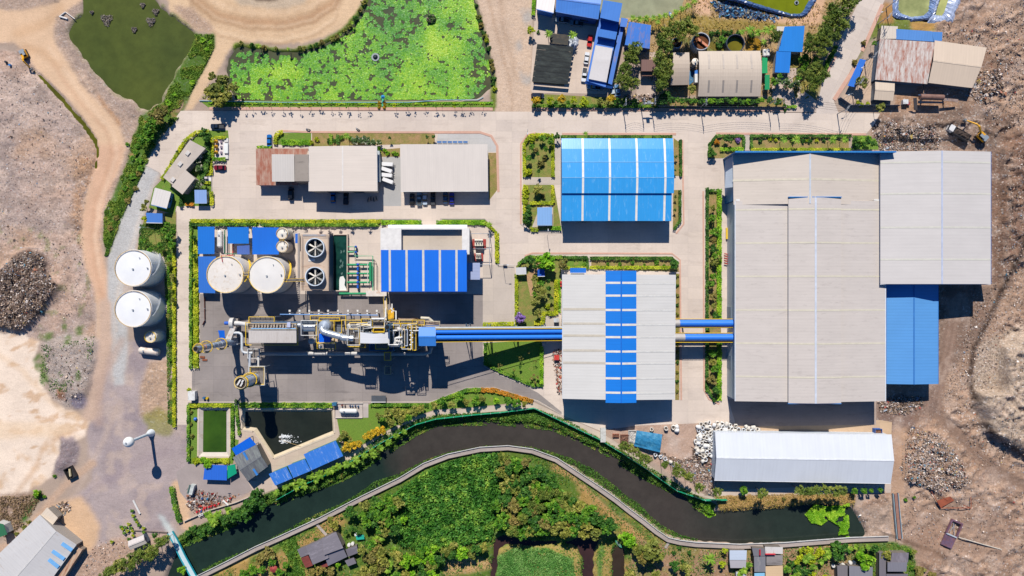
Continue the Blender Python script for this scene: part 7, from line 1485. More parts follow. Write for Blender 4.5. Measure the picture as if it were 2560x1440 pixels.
for i,(x,y)in enumerate(BAGS):
 v=rb.randrange(5);o=bpy.data.objects.new('bulk_bag',BMESH[v]);COL.objects.link(o);c=P(x,y);s_=rb.uniform(1.15,1.6);tilt=rb.uniform(-.35,.35)
 dense=y<1110 and x>1735;zz=rb.choice((0,0,0,.7))if dense else 0
 o.location=(c.x,c.y,float(ground_z(x,y))+zz+.02);o.scale=(s_,s_,s_*rb.uniform(.8,1.1));o.rotation_euler=(tilt,rb.uniform(-.3,.3),rb.uniform(0,6.3))
 where='along the white hall edge' if x>1786 else 'in the heap by the white hall' if x>1730 else 'lying alone on the open dirt' if y<1100 else 'beside the blue tarpaulin by the river trees'
 tag(o,'%s bulk bag %s, %s from west'%('open mouthed white' if v%2==0 else 'tied white',where,ordinal(i+1)),'sack','white bulk bags')
RUB=piecemat('rubbish_bits',[(0,'#574439'),(.16,'#86705e'),(.34,'#a88d77'),(.52,'#c4ad9b'),(.66,'#dccabd'),(.78,'#f4ebe4'),(.84,'#9c8a86'),(.90,'#a96f54'),(.93,'#94a0b0'),(.965,'#b0524a'),(.978,'#5a97ad'),(.99,'#d0b468')])
def litter(label,poly,n,size,name='rubbish',zoff=.05,m=None,cat='rubbish',lift=.25,bias=None):
 x,y=scatter_poly(poly,n);j=RNG.normal(size=(2,n))*2;x=x+j[0];y=y+j[1]
 z=ground_z(x,y)+zoff+RNG.uniform(0,lift,n);c=np.stack([(x-1280)*S,(720-y)*S,z],1)
 s_=size*RNG.lognormal(0,.38,n)[:,None];u,v=rand_axes(n,1.0,.35);u=u*s_*1.0;v=v*s_*RNG.uniform(.3,1,(n,1));val=RNG.uniform(0,1,n)if bias is None else RNG.uniform(0,1,n)**bias
 return tag(quads(name,c,u,v,val,m or RUB),label,cat,kind='stuff')
litter('coarse dark rubbish heap at the left picture edge below the landfill',[(-60,735),(40,640),(72,627),(115,632),(122,690),(150,712),(128,745),(100,790),(60,824),(-60,800)],7000,.19,bias=1.9)
litter('colourful rubbish heap right of the white storage hall',[(2265,1090),(2280,1070),(2340,1085),(2380,1130),(2400,1165),(2420,1200),(2400,1222),(2330,1225),(2260,1200),(2252,1170)],11000,.18,bias=.75)
litter('colourful rubbish heap in front of the grey east hall',[(2180,320),(2230,305),(2330,318),(2350,345),(2340,372),(2200,374)],6500,.18,bias=.85)
litter('rubbish heap at the mouth of the pale blue roof hall',[(2195,1000),(2230,995),(2300,990),(2310,1010),(2260,1035),(2200,1030)],1400,.24,bias=1.2)
litter('scattered rubbish over the north east landfill slope',[(2330,60),(2420,60),(2560,0),(2680,-60),(2680,300),(2480,330),(2440,230),(2480,140),(2360,95)],6000,.15,bias=1.1)
litter('scattered rubbish over the eastern landfill slope',[(2490,375),(2680,340),(2680,1200),(2450,1160),(2360,990),(2440,760),(2490,700)],11000,.14,bias=1.2)
litter('scattered rubbish over the south east landfill',[(2260,1230),(2430,1210),(2680,1250),(2680,1500),(2450,1480),(2330,1370),(2250,1340)],3500,.13,bias=1.1)
litter('scattered rubbish over the western landfill field',[(-100,150),(60,165),(180,280),(238,380),(205,560),(230,760),(160,800),(100,700),(40,620),(-100,640)],5000,.12,bias=.9)
litter('rubbish strewn over the grey bank beside the sand',[(110,860),(230,845),(238,920),(204,1000),(175,1020),(130,990)],700,.14)
litter('rubbish spread between the bags and the river trees',[(1740,1140),(1784,1150),(1784,1240),(1720,1200),(1690,1170),(1640,1140),(1640,1125),(1700,1150)],2400,.2)
litter('dark rubbish at the foot of the white bags',[(1730,1118),(1775,1125),(1775,1160),(1740,1155),(1732,1140)],700,.22,bias=3)
litter('scrap heap beyond the cream hall in the recycling yard',[(2440,180),(2500,175),(2510,235),(2450,260),(2420,240)],900,.3)
litter('broken blue grey plastic sheet scraps beside the olive pond',[(1780,5),(1830,2),(1900,32),(1960,46),(1900,48),(1800,40)],900,.38,m=piecemat('sheet_scraps',[(0,'#3d5a86'),(.3,'#6b7f9c'),(.5,'#8f8a7c'),(.7,'#2b3a52'),(.85,'#4f9ed0')]))
litter('litter along the roadside junk row below the brown hut',[(1560,240),(1640,236),(1642,262),(1560,262)],350,.28)
litter('junk scattered around the pale grey hall and nursery',[(125,1270),(170,1255),(180,1275),(150,1295)],260,.24);litter('junk scattered around the nursery and small hut',[(240,1350),(300,1350),(330,1390),(250,1430),(200,1440)],170,.2)
litter('rusty scrap beside the river wall under the blue sheds',[(470,1215),(500,1225),(560,1240),(600,1235),(560,1262),(490,1282),(468,1262)],620,.26,m=piecemat('scrap_bits',[(0,'#4a3a34'),(.3,'#8a5a44'),(.5,'#7f7a7a'),(.65,'#b98a6a'),(.8,'#c8413a'),(.9,'#d9d4ce')]))
litter('junk row against the west wall of the striped warehouse',[(1382,880),(1404,870),(1404,985),(1395,985)],420,.22,m=MATS['scrap_bits'])
litter('litter floating at the east end of the river',[(2108,1255),(2170,1300),(2172,1346),(2110,1346)],500,.14,zoff=.02,lift=.1)
def drum(px,py,hexc,label,r=.32,h=.9,name='drum',group='scrap yard drums',lying=False):
 c=P(px,py);z=float(ground_z(px,py))+.04;mb=MB()
 if lying:mb.tube([(c.x-h/2,c.y,z+r),(c.x+h/2,c.y+.2,z+r)],r,14)
 else:mb.lathe(c.x,c.y,[(r*.96,z),(r,z+.05),(r*.97,z+h*.33),(r*1.02,z+h*.35),(r*.97,z+h*.64),(r*1.02,z+h*.66),(r,z+h*.97),(r*.93,z+h),(r*.9,z+h-.04)],16)
 item(name,label,'drum' if 'jar' not in name and 'pot' not in name else 'jar',mb,mat(hexc,.5,var=.1),group)
for i,(x,y)in enumerate(((494,1279),(502,1276),(511,1272),(516,1268),(524,1266),(530,1264),(538,1262),(548,1258),(500,1265),(507,1232))):drum(x,y,'#d8303a' if i<8 else '#a03a34',('%s red drum along the river wall, counted from the west'%ordinal(i+1))if i<8 else('dull red drum apart from the wall row','dull red drum near the grey cabin')[i-8])
for i,(x,y,hc,lab)in enumerate(((507,1245,'#2f5f9a','blue drum among the rusty scrap'),(520,1246,'#2a80a8','teal drum among the rusty scrap'),(504,1277,'#3f70b8','blue drum squeezed between red drums'),(571,1249,'#e3ddd4','cream drum at the east end of the scrap'),(577,1245,'#c84038','red drum at the east end of the scrap'))):drum(x,y,hc,lab)
for i,(x,y)in enumerate(((502,1287),(508,1284))):
 c=P(x,y);item('tyre',('western','eastern')[i]+' of two white rimmed tyres on the river wall','tyre',MB().ring(c.x,c.y,.9,1.12,.48,.22,20),mat('#d8d6d0',.8),'white tyres')
for i,(x,y,hc,lab)in enumerate(((28,164,'#2f86c8','sky blue drum lying on the western landfill corner'),(17,156,'#1d2a3a','dark drum lying on the western landfill corner'))):drum(x,y,hc,lab,.42,.9)
for i,(x,y)in enumerate(((2123,1404),(2132,1404),(2105,1410),(2097,1411),(2080,1412),(874,1360),(883,1357),(892,1334))):
 c=P(x,y);item('water_jar',['left of two lidded white water jars behind the twin grey house','right of two lidded white water jars behind the twin grey house','grey white jar at the left end of twin roofed house wall','pale jar nearer the left of the twin house','leftmost pale jar near the palms','left white jar beside the old grey house','right white jar beside the old grey house','white jar by the turquoise tarp'][i],'jar',MB().lathe(c.x,c.y,[(.4,.03),(.62,.3),(.66,.9),(.55,1.25),(.62,1.3),(.6,1.36),(.15,1.42)],18),mat('#e4e2de',.6,var=.1),'water jars')
for i,(x,y,hc,lab)in enumerate(((490,1327-95,'#d9dcdc',''),)):pass
c=P(484,1221);root=thing('cabin','open grey white steel cabin frame in the scrap corner','cabin',(c.x,c.y,0));MB().obox(c.x,c.y,R(75),3.6,1.5,.1,2.0).build('body',mat('#cfd3d0',.6,dirt='#8f9a92'),root);MB().obox(c.x-.8,c.y+.4,R(75),3.2,.35,2.002,2.4).build('beam',mat('#5d7a70',.6),root)
q0=P(584,1110);
c=P(553,1260);item('pipe','white plastic pipe length lying on the scrap by the wall','pipe',MB().tube([P(557,1251,.6),P(571,1263,.6)],.35,12),WHT)
for i,(a,b2,w_,lab,hc)in enumerate((((334,1250),(351,1284),.55,'long white concrete beam lying in the bare yard','#e2e0dc'),((150,42),(165,31),.3,'upper bent white pipe on the pond shore','#ece8e4'),((150,42),(170,48),.5,'lower white pipe on the pond shore','#ece8e4'),((165,31),(188,48),.2,'thin white pipe crossing the pond shore','#e6dcd4'),((2394,1342),(2500,1372),.25,'long pale steel pole trailing from the rusty frame','#cfc4b4'),((1545,1402),(1555,1372),.45,'x','#2f9a7a'))):
 if lab=='x':continue
 A,B=P(*a),P(*b2);z=max(float(ground_z(*a)),float(ground_z(*b2)))+.25;A.z=B.z=z;item('beam' if i==0 else 'pipe',lab,'beam' if i==0 else 'pipe',MB().tube([A,lerp(A,B,.5)+Vector((0,0,.05)),B],w_*.5+.08,6),mat(hc,.6))
root=thing('tarpaulin','sagging blue tarpaulin sheet draped over goods by the bulk bags','tarpaulin',tuple(P(1622,1103,0)));mb=MB();n=12;m_=9;TC=[(1592,1076),(1656,1086),(1650,1131),(1585,1115)]
for j in range(m_+1):
 for i in range(n+1):
  u,v=i/n,j/m_;x=lerp(lerp(TC[0][0],TC[1][0],u),lerp(TC[3][0],TC[2][0],u),v);y=lerp(lerp(TC[0][1],TC[1][1],u),lerp(TC[3][1],TC[2][1],u),v);z=2.4+.5*math.sin(math.pi*min(1,v*1.3))-.5*(v>.8)*(math.sin(u*7)*.5+.5)+rb.uniform(-.08,.08);q=P(x,y,z);mb.v.append(tuple(q))
mb.f=[(j*(n+1)+i,(j+1)*(n+1)+i,(j+1)*(n+1)+i+1,j*(n+1)+i+1)for j in range(m_)for i in range(n)];mb.mi=[0]*len(mb.f);mb.build('sheet',mat('#2f86b4',.6,var=.25,scale=.7,dirt='#5fa9c4'),root)
for x,y in TC:c=P(x,y);MB().box(c.x-.07,c.y-.07,0,c.x+.07,c.y+.07,2.1).build('post',RUST,root)
for i,(x,y,w_,d_,h_,hc,lab)in enumerate(((1506,1085,1.8,5.0,2.2,'#d4d4cc','narrow white container standing on end of the river path'),(1539,1088,2.4,1.2,.8,'#a3553a','low rusty bin between white container and rusty frames'),(1561,1100,3.2,4.2,1.4,'#7f4a38','open rusty scrap skip beside the blue tarpaulin'),(1580,1092,3.0,5.0,1.2,'#d8d6d2','pale skip of white scrap touching the blue tarpaulin'),(2189,1077,2.6,2.2,2.3,'#1d62b8','small bright blue cabin at the north east corner of the white hall'),(486,987,2.4,3.2,2.4,'#e4e4e0','white guard booth at the south west corner of the plant yard'),(1391,893,1.7,1.6,1.6,'#d0342c','red equipment cage against the striped warehouse wall'),(1389,898+1,1.2,2.2,1.2,'#d9d4cc','x'),(2258,257,1.8,1.5,1.6,'#dfe2e4','white box on blue frame south of the square cream workshop'),(2268,260,.9,.9,.9,'#a03040','dark red box beside the white box in the recycling yard'),(1390,800,1.7,1.4,1.5,'#c9cdd0','grey machine box at the mouth of garden paving by the warehouse'),(1388,897,1.7,1.4,1.5,'#c9cdd0','x'),(2009,65,0,0,0,'','x'))):
 if lab=='x':continue
 c=P(x,y);root=thing('skip' if 'skip' in lab or 'bin' in lab else 'cabin' if 'cabin' in lab or 'booth' in lab else 'container',lab,'skip' if 'skip' in lab or 'bin' in lab else 'container',(c.x,c.y,0));m=mat(hc,.6,var=.12,dirt='#8f7f72')
 if 'skip' in lab or 'bin' in lab:
  mb=MB();mb.box(c.x-w_/2,c.y-d_/2,.1,c.x+w_/2,c.y+d_/2,.25);t=.12
  mb.box(c.x-w_/2,c.y-d_/2,.251,c.x-w_/2+t,c.y+d_/2,h_);mb.box(c.x+w_/2-t,c.y-d_/2,.251,c.x+w_/2,c.y+d_/2,h_);mb.box(c.x-w_/2+t+.001,c.y-d_/2,.251,c.x+w_/2-t-.001,c.y-d_/2+t,h_);mb.box(c.x-w_/2+t+.001,c.y+d_/2-t,.251,c.x+w_/2-t-.001,c.y+d_/2,h_);mb.build('shell',m,root)
  mb=MB();mb.add([(c.x-w_*.42+i*w_*.12,c.y-d_*.42+j*d_*.12,h_*.7+rb.uniform(0,.5))for j in range(8)for i in range(8)],[(j*8+i,j*8+i+1,j*8+i+9,j*8+i+8)for j in range(7)for i in range(7)]);mb.build('load',mat('#cfcac4' if 'pale' in lab else '#7f5a48',.9,var=.5,scale=2.5),root)
 else:MB().box(c.x-w_/2,c.y-d_/2,.1,c.x+w_/2,c.y+d_/2,h_).build('body',m,root);MB().box(c.x-w_/2-.1,c.y-d_/2-.1,h_+.002,c.x+w_/2+.1,c.y+d_/2+.1,h_+.1).build('roof',m,root);MB().box(c.x-w_*.2,c.y-d_/2-.03,.12,c.x+w_*.2,c.y-d_/2-.002,h_*.85).build('door',mat('#8c959c',.5),root)
root=local_thing('scrap_barge','rusty purple steel barge frame lying on the bare south east landfill','scrap frame',2375,1332,66.5,None,.1);PUR=mat('#8a6a7c',.5,.3,var=.3,scale=.8,dirt='#a4623f')
mb=MB();mb.box(-5.2,-2.2,.2,-.4,2.2,.6);loc(mb,'plate',mat('#8f7286',.45,.4,var=.35,scale=.5,dirt='#b07050'),root)
for q in((-.4,-2.3,5.2,-1.8),(-.4,1.8,5.2,2.3),(4.6,-1.79,5.2,1.79)):mb=MB();mb.box(q[0],q[1],.2,q[2],q[3],1.0);loc(mb,'rail',PUR,root)
mb=MB();mb.tube([(0,-1,.6),(4,1,.6)],.12,6);loc(mb,'brace',STEEL,root);mb=MB();mb.tube([(.5,1.0,.6),(3.4,.4,.6)],.12,6);loc(mb,'brace',STEEL,root);mb=MB();mb.box(-.8,-2.1,.601,-.3,2.1,1.0);loc(mb,'beam',mat('#b9c0c8',.5),root)
root=local_thing('scrap_steel','collapsed rust red sheet steel and bars on the landfill below the rubbish heap','scrap',2380,1250,0,None,.1);RS=mat('#a4573a',.7,var=.3,scale=.7)
mb=MB();mb.slab([(-6.5,0,.2),(-1.5,1.8,.5),(0,.2,.3),(-5,-2.6,.2)],.1);loc(mb,'plate',RS,root)
for a,b2 in(((-8.5,3.6,.3),(-5,-2.4,.3)),((-4.5,1.5,.4),(-2.5,.2,.4)),((6.2,1.5,.3),(6.4,-2.8,.3)),((-5,-2.6,.3),(6.3,-2.6,.3)),((3.5,-1.5,.3),(6.3,-2.8,.3))):mb=MB();mb.tube([a,b2],.14,6);loc(mb,'bar',RS,root)
root=local_thing('skip','dark open skip holding yellow and white scrap in the bare yard','skip',180,1180,28,None,.05);SK=mat('#2c2a2c',.7)
for q in((-1.6,-2.2,1.6,-2.0),(-1.6,2.0,1.6,2.2),(-1.6,-1.99,-1.4,1.99),(1.4,-1.99,1.6,1.99)):mb=MB();mb.box(q[0],q[1],0,q[2],q[3],1.5);loc(mb,'side',SK,root)
mb=MB();mb.box(-1.39,-1.99,.0,1.39,1.99,.3);loc(mb,'floor',SK,root);mb=MB();mb.tube([(-.6,-1.2,.9),(.4,1.4,.9)],.4,6);loc(mb,'load',mat('#d9c9a0',.7),root)
for i,(x,y,r_,wz,lab)in enumerate(((938,142,1.5,-.6,'dark floating aerator in a pale ring at the centre of the lily pond'),(1992,6,.8,-.45,'round floating aerator on the olive green pond'))):
 c=P(x,y);root=thing('aerator',lab,'aerator',(c.x,c.y,wz));MB().ring(c.x,c.y,wz+.02,wz+.3,r_,r_*.62,28).build('float',mat('#9aa3a6',.6,var=.1),root);MB().lathe(c.x,c.y,[(r_*.55,wz+.05),(r_*.5,wz+.6),(r_*.2,wz+.9)],18).build('motor',mat('#1c2733',.4),root)
c=P(700,1098);root=thing('aerator','paddle aerator churning white splash on the black pool','aerator',(c.x,c.y,-.8));MB().box(c.x-.3,c.y-1.1,-.75,c.x+.4,c.y+1.1,-.45).build('float',WHT,root);MB().box(c.x-.25,c.y-.35,-.449,c.x+.3,c.y+.35,0).build('motor',mat('#5d5544',.6),root)
for s_ in(-1,1):MB().tube([(c.x,c.y+s_*.5,-.5),(c.x,c.y+s_*1.0,-.5)],.55,12).build('paddle',mat('#e8e8e6',.5),root)
n=420;aa=RNG.uniform(0,1,n);px_=c.x+.3+RNG.exponential(1.3,n);py_=c.y+np.where(RNG.uniform(size=n)>.5,1,-1)*(.9+RNG.normal(0,.35,n));u,v=rand_axes(n,.12,1.5);tag(quads('splash',np.stack([px_,py_,-.72+RNG.uniform(0,.3,n)*np.exp(-(px_-c.x)/2)],1),u,v,aa,mat('#f2f5f5',.4)),'white water splash thrown by the paddle aerator','splash',kind='stuff')
item('cable','cable stretching from the paddle aerator to the pool rim','cable',MB().tube([P(708,1102,-.5),P(752,1116,.1)],.06,5),mat('#c9a86a',.7))
item('pipe','long pale blue pipe along the southern shore of the lily pond','pipe',MB().tube([P(498,252,.3),P(700,256,.3),P(860,256,.3),P(1020,256,.3),P(1100,250,.3),P(1195,250,.3),P(1208,243,.3)],.14,6),mat('#8fc4cf',.5))
root=thing('pier','tiny blue roofed pier hut between two rows of yellow round bushes','pier',tuple(P(957,245,0)));c=P(957,242,2);MB().lathe(c.x,c.y,[(.75,1.9),(.1,2.5)],8).build('roof',mat('#2f8fd0',.5),root);MB().box(c.x-.06,c.y-.06,-1,c.x+.06,c.y+.06,1.9).build('post',STEEL,root);a=P(957,266);MB().box(a.x-.3,a.y,.06,a.x+.3,c.y,.2).build('deck',mat('#2fb08f',.6),root)
CL=piecemat('dead_clump',[(0,'#6b5f52'),(.3,'#8f8478'),(.6,'#7a7480'),(.8,'#b0a48f')])
for x,y,r_,lab in((265,48,2.0,'largest brown dead weed island in the green pond'),(376,53,1.5,'second dead weed island, right of the largest in the pond'),(388,28,1.1,'dead weed island near the upper right pond shore'),(334,73,.9,'smallest central dead weed island in the green pond'),(355,12,.8,'dead weed tuft at the top of the green pond'),(228,30,.5,'tiny dead weed tuft by the left pond shore')):
 n=500;a=RNG.uniform(0,6.28,n);q=r_*np.sqrt(RNG.uniform(0,1,n))*(1+.3*np.sin(3*a));c=P(x,y);u,v=rand_axes(n,.22,.4,aspect=.3);tag(quads('weed_island',np.stack([c.x+q*np.cos(a),c.y+q*np.sin(a),-.65+RNG.uniform(0,.5,n)],1),u,v,RNG.uniform(0,1,n),CL,base=(c.x,c.y,-.7)),lab,'weed island','weed islands')
c0=P(1078,47);n=300;a=RNG.uniform(0,6.28,n);q=1.5*np.sqrt(RNG.uniform(0,1,n));u,v=rand_axes(n,.3,.4);tag(quads('weed_island',np.stack([c0.x+q*np.cos(a),c0.y+q*np.sin(a),-.5+RNG.uniform(0,.9,n)],1),u,v,RNG.uniform(0,1,n),piecemat('pond_pot',[(0,'#4f6f2a'),(.5,'#2d4a24'),(.8,'#8a6a6a')]),base=(c0.x,c0.y,-.6)),'dark planted islet in the upper right of the lily pond','islet')
root=thing('panel_row','row of six blue panels on the pale slab north of the carport','panels',tuple(P(1130,355,0)))
for i in range(6):x=1093+i*13;MB().slab([P(x,353,.8),P(x+11,353,.8),P(x+11,357,.6),P(x,357,.6)],.05).build('panel',mat('#2f86d8',.25),root)
root=thing('boat','slim green canoe lying beside the bright green bush by the ditch','boat',tuple(P(1548,1361,0)));a,b2=P(1538,1351,.3),P(1555,1370,.3);d=(b2-a).normalized();n2=Vector((-d.y,d.x,0));hull=[a,lerp(a,b2,.25)+n2*.42,lerp(a,b2,.75)+n2*.42,b2,lerp(a,b2,.75)-n2*.42,lerp(a,b2,.25)-n2*.42];MB().prism([(p.x,p.y)for p in hull],-.4,.25).build('hull',mat('#3aa884',.5),root);cc_=sum(hull,Vector())/6;MB().prism([lerp(p,cc_,.22).xy.to_tuple()for p in hull],.252,.27).build('inside',mat('#6f7f76',.7),root)
c=P(683,1423,2.5);root=thing('parasol','dusty red round parasol in the riverside garden','parasol',(c.x,c.y,0));MB().lathe(c.x,c.y,[(1.5,2.1),(1.45,2.2),(.05,2.75)],12).build('canopy',mat('#a8443c',.7,var=.15),root);MB().cyl(c.x,c.y,0,2.6,.04,6).build('pole',STEEL,root)
c=P(900,1347,1.5);item('tarpaulin','small turquoise tarpaulin spread by the old grey house jars','tarpaulin',MB().slab([P(889,1339,1.4),P(910,1337,1.4),P(911,1348,1.3),P(891,1350,1.3)],.08),mat('#22b09a',.6,var=.15))
root=thing('shrine','white tiled spirit shrine court with three golden figures and white altar','shrine',tuple(P(555,372,0)))
for y in(355,368,382):c=P(543,y);MB().lathe(c.x,c.y,[(.5,.06),(.5,.9),(.75,.95),(.6,1.3),(.35,1.6),(.15,2.1),(.03,2.6)],10).build('spire',mat('#dfa52c',.4),root);MB().box(c.x+1.3,c.y-.4,.06,c.x+2.0,c.y+.4,.7).build('table',mat('#9a8a9c',.6),root)
a,b2=P(562,359),P(572,384);MB().box(a.x,b2.y,.06,b2.x,a.y,.9).build('altar',mat('#eceeea',.5),root)
for y in(351,393):c=P(567,y);MB().box(c.x-.7,c.y-.7,.06,c.x+.7,c.y+.7,.6).build('planter',mat('#e4e0da',.6),root)
c=P(519,447);root=thing('shrine','small white shrine platform with yellow clipped blocks by the kiosk','shrine',(c.x,c.y,0));MB().box(c.x-1.5,c.y-1,.06,c.x+1.5,c.y+1,.4).build('platform',mat('#efe9e6',.6),root);MB().box(c.x-.5,c.y-.2,.402,c.x+.5,c.y+.5,1.6).build('house',mat('#d9cfd4',.6),root)
for i,(x,y)in enumerate(((1815,655),(1815,665))):pass
for i in range(12):c=P(1386+(i%3)*5,1057+i,0)
root=thing('pipe_rack','red painted valve manifold rack along the huge warehouse west wall','pipework',tuple(P(1815,645,0)))
for k_ in range(5):MB().tube([P(1811,634+k_*6,.8),P(1819,636+k_*6,.8)],.22,6).build('pipe',mat('#b0403a',.6),root)
item('barrier','yellow safety barrier strip beside the huge warehouse west wall','barrier',MB().box(P(1814,0).x,P(0,598).y,.05,P(1817,0).x,P(0,570).y,1.0),YEL)
fence('pipe_rail','rust red pipe rails along the west hedge of the plant yard',[(513,742),(514,800),(508,812)],1.0,mat('#8a4a3c',.7),.06);
for i,(x,y,lab)in enumerate(((500,893,'upper'),(506,900,'lower'))):item('pipe_stack',lab+' short bundle of rusty pipes near the chimney top hedge','pipes',MB().tube([P(x,y-2,.2),P(x+12,y-1,.2)],.2,6).tube([P(x,y+1,.2),P(x+12,y+1,.2)],.2,6),RUST)
for i,(x,y,hc,lab)in enumerate(((512,994,'#3a6f9c','blue barrel'),(520,995,'#d9b41e','yellow barrel'))):drum(x,y,hc,lab+' beside the white guard booth',.45,1.1,group='booth barrels')
item('blue_float','round blue float tank on the grass beside the green pool','tank',MB().lathe(P(490,1047).x,P(490,1047).y,[(.5,.06),(.7,.5),(.5,1.0),(.1,1.2)],16),mat('#1f6fd0',.4))
root=thing('flatbed_trailer','white edged flatbed trailer in shadow at the yard south edge','trailer',tuple(P(948,996,0)));a,b2=P(930,988),P(966,1003);MB().box(a.x,b2.y,.9,b2.x,a.y,1.1).build('bed',mat('#4f555c',.7),root);MB().box(a.x,b2.y-.25,.9,b2.x,b2.y-.01,1.4).build('side',mat('#e4e2de',.6),root)
for x in(936,958):
 for y in(990,1001):c=P(x,y);MB().tube([(c.x,c.y-.2,.45),(c.x,c.y+.2,.45)],.45,12).build('wheel',TYRE,root)
root=thing('boat','small blue and white boat tipped on the grey pond bank among palms','boat',tuple(P(1677,38,0)));a,b2=P(1673,29,.4),P(1681,46,.4);d=(b2-a).normalized();n2=Vector((-d.y,d.x,0));hull=[a,lerp(a,b2,.3)+n2*.5,lerp(a,b2,.8)+n2*.45,b2,lerp(a,b2,.8)-n2*.45,lerp(a,b2,.3)-n2*.5];MB().prism([(p.x,p.y)for p in hull],.05,.5).build('hull',mat('#2f5fb4',.4),root);cc_=sum(hull,Vector())/6;MB().prism([lerp(p,cc_,.3).xy.to_tuple()for p in hull],.502,.54).build('deck',mat('#dfe4ee',.5),root)
c=P(1431,106);mb=MB();n=22
for j,(r_,z)in enumerate(((2.3,.05),(2.1,.6),(1.5,1.0),(.8,1.1),(.1,.9))):
 for i in range(n):a=6.2832*i/n;q=r_*(1+rb.uniform(-.12,.12));mb.v.append((c.x+q*math.cos(a),c.y+q*1.25*math.sin(a),z+rb.uniform(-.15,.15)))
for j in range(4):
 for i in range(n):k_=(i+1)%n;mb.f.append((j*n+i,j*n+k_,(j+1)*n+k_,(j+1)*n+i));mb.mi.append(0)
item('plastic_heap','crumpled white and blue plastic sheeting heaped under the palm by the nursery','heap',mb,mat('#d5dbe4',.5,var=.4,scale=1.6,dirt='#3f5f8a'))
root=thing('container','white site container with bright blue end beside the beige arched warehouse','container',tuple(P(1741,191,0)));a,b2=P(1737,206,2.5),P(1744,175,2.5);MB().box(a.x,a.y,.1,b2.x,b2.y-1.4,2.5).build('body',mat('#e6e6e4',.5),root);MB().box(a.x,b2.y-1.39,.1,b2.x,b2.y,2.5).build('end',mat('#2f7fd8',.5),root)
root=thing('pipe_stack','stack of pale blue steel pipes between the two beige arched buildings','pipes',tuple(P(1729,195,0)))
for k_ in range(5):MB().tube([P(1724+k_*2.4,176+k_,.25),P(1724+k_*2.4,212-k_*2,.25)],.15,6).build('pipe',mat('#3f8fc0',.5),root)
root=thing('hose_reel','red hose reel stand at the north west corner of the striped warehouse','hose reel',tuple(P(1402,706,0)));c=P(1402,706);MB().cyl(c.x,c.y,.05,1.4,.5,14).build('reel',REDP,root);MB().box(c.x-.3,c.y-1.6,.05,c.x+.3,c.y-.6,1.0).build('cabinet',REDP,root)
root=thing('barrier_gate','low sliding gate barrier on the paved road beside the switchyard','gate',tuple(P(1262,663,0)));A,B=P(1244,661),P(1284,663);MB().tube([(A.x,A.y,.9),(B.x,B.y,.9)],.08,6).build('bar',mat('#e6e2dc',.5),root);c=P(1263,663);MB().box(c.x-.7,c.y-.3,.03,c.x+.7,c.y+.3,1.0).build('base',mat('#4a3c3a',.6),root)
# ------------------------------------------------------------------ vegetation
LEAF={
 'dark':leafmat('needles',[(0,'#55702c'),(.45,'#7c9440'),(.8,'#9ca850'),(1,'#b4b060')]),
 'broad':leafmat('leaves_green',[(0,'#2f5f18'),(.4,'#4f8a22'),(.8,'#7fae34'),(1,'#a6c44c')]),
 'deep':leafmat('leaves_deep',[(0,'#274f1c'),(.5,'#3f7428'),(1,'#6f9c40')]),
 'olive':leafmat('leaves_olive',[(0,'#5f6c2a'),(.5,'#8a9440'),(1,'#b8b464')]),
 'bright':leafmat('leaves_bright',[(0,'#4c8a14'),(.5,'#7dba20'),(1,'#b4dc40')]),
 'brown':leafmat('leaves_brown',[(0,'#666a34'),(.5,'#878444'),(.8,'#9c8c54'),(1,'#8a9a4c')]),
 'yellow':leafmat('blossom_yellow',[(0,'#7f8f34'),(.35,'#b09c28'),(.7,'#dcb824'),(1,'#f0d04c')]),
 'ygreen':leafmat('leaves_yellow_green',[(0,'#7a9418'),(.5,'#aec424'),(1,'#d8dc40')]),
 'white':leafmat('blossom_white',[(0,'#3c5c34'),(.5,'#587a46'),(.74,'#7c9468'),(.78,'#e8e8de'),(1,'#f6f4ee')]),
 'purple':leafmat('blossom_purple',[(0,'#6c7048'),(.3,'#7a5aa8'),(.7,'#9c7cd0'),(1,'#c0a4e4')]),
 'orange':leafmat('blossom_orange',[(0,'#8a7a2c'),(.5,'#d08a24'),(1,'#e8a83c')]),
 'frond':leafmat('fronds',[(0,'#4c7a20'),(.5,'#7aa630'),(1,'#b0c850')]),
}
BARK=mat('#8a7660',.9,var=.3,scale=2);PROTO={}
def crown_mesh(kind,v,n=620,sparse=False):
 rng=np.random.default_rng(v*31+len(kind)*7+sum(map(ord,kind)))
 k=26 if not sparse else 9
 th=rng.uniform(0,6.283,k);rr=np.sqrt(rng.uniform(0.02,1,k));zz=rng.uniform(-.55,.8,k)*np.sqrt(np.clip(1-rr*rr*.8,.1,1))
 cc=np.stack([rr*np.cos(th)*.78,rr*np.sin(th)*.78,zz*.75],1);cc[:,:2]*=1+.22*np.sin(3*th+v)[:,None]
 w_=rng.uniform(.12,.30,k);val=rng.uniform(0,1,k)
 i=rng.integers(0,k,n);d=rng.normal(size=(n,3));d/=np.linalg.norm(d,axis=1,keepdims=True);d*=rng.uniform(.4,1,(n,1))**.5
 p=cc[i]+d*w_[i][:,None]*(1.15 if not sparse else.8);a=np.clip(.62*val[i]+.38*rng.uniform(0,1,n),0,1)
 if kind=='dark':
  u,vv=rand_axes(n,.085,.25,rng,1.9);vv*=.4
 else:u,vv=rand_axes(n,.085 if not sparse else.07,.45,rng,1.25)
 return quads('crown',p,u,vv,a,None,None,(0,0,0))
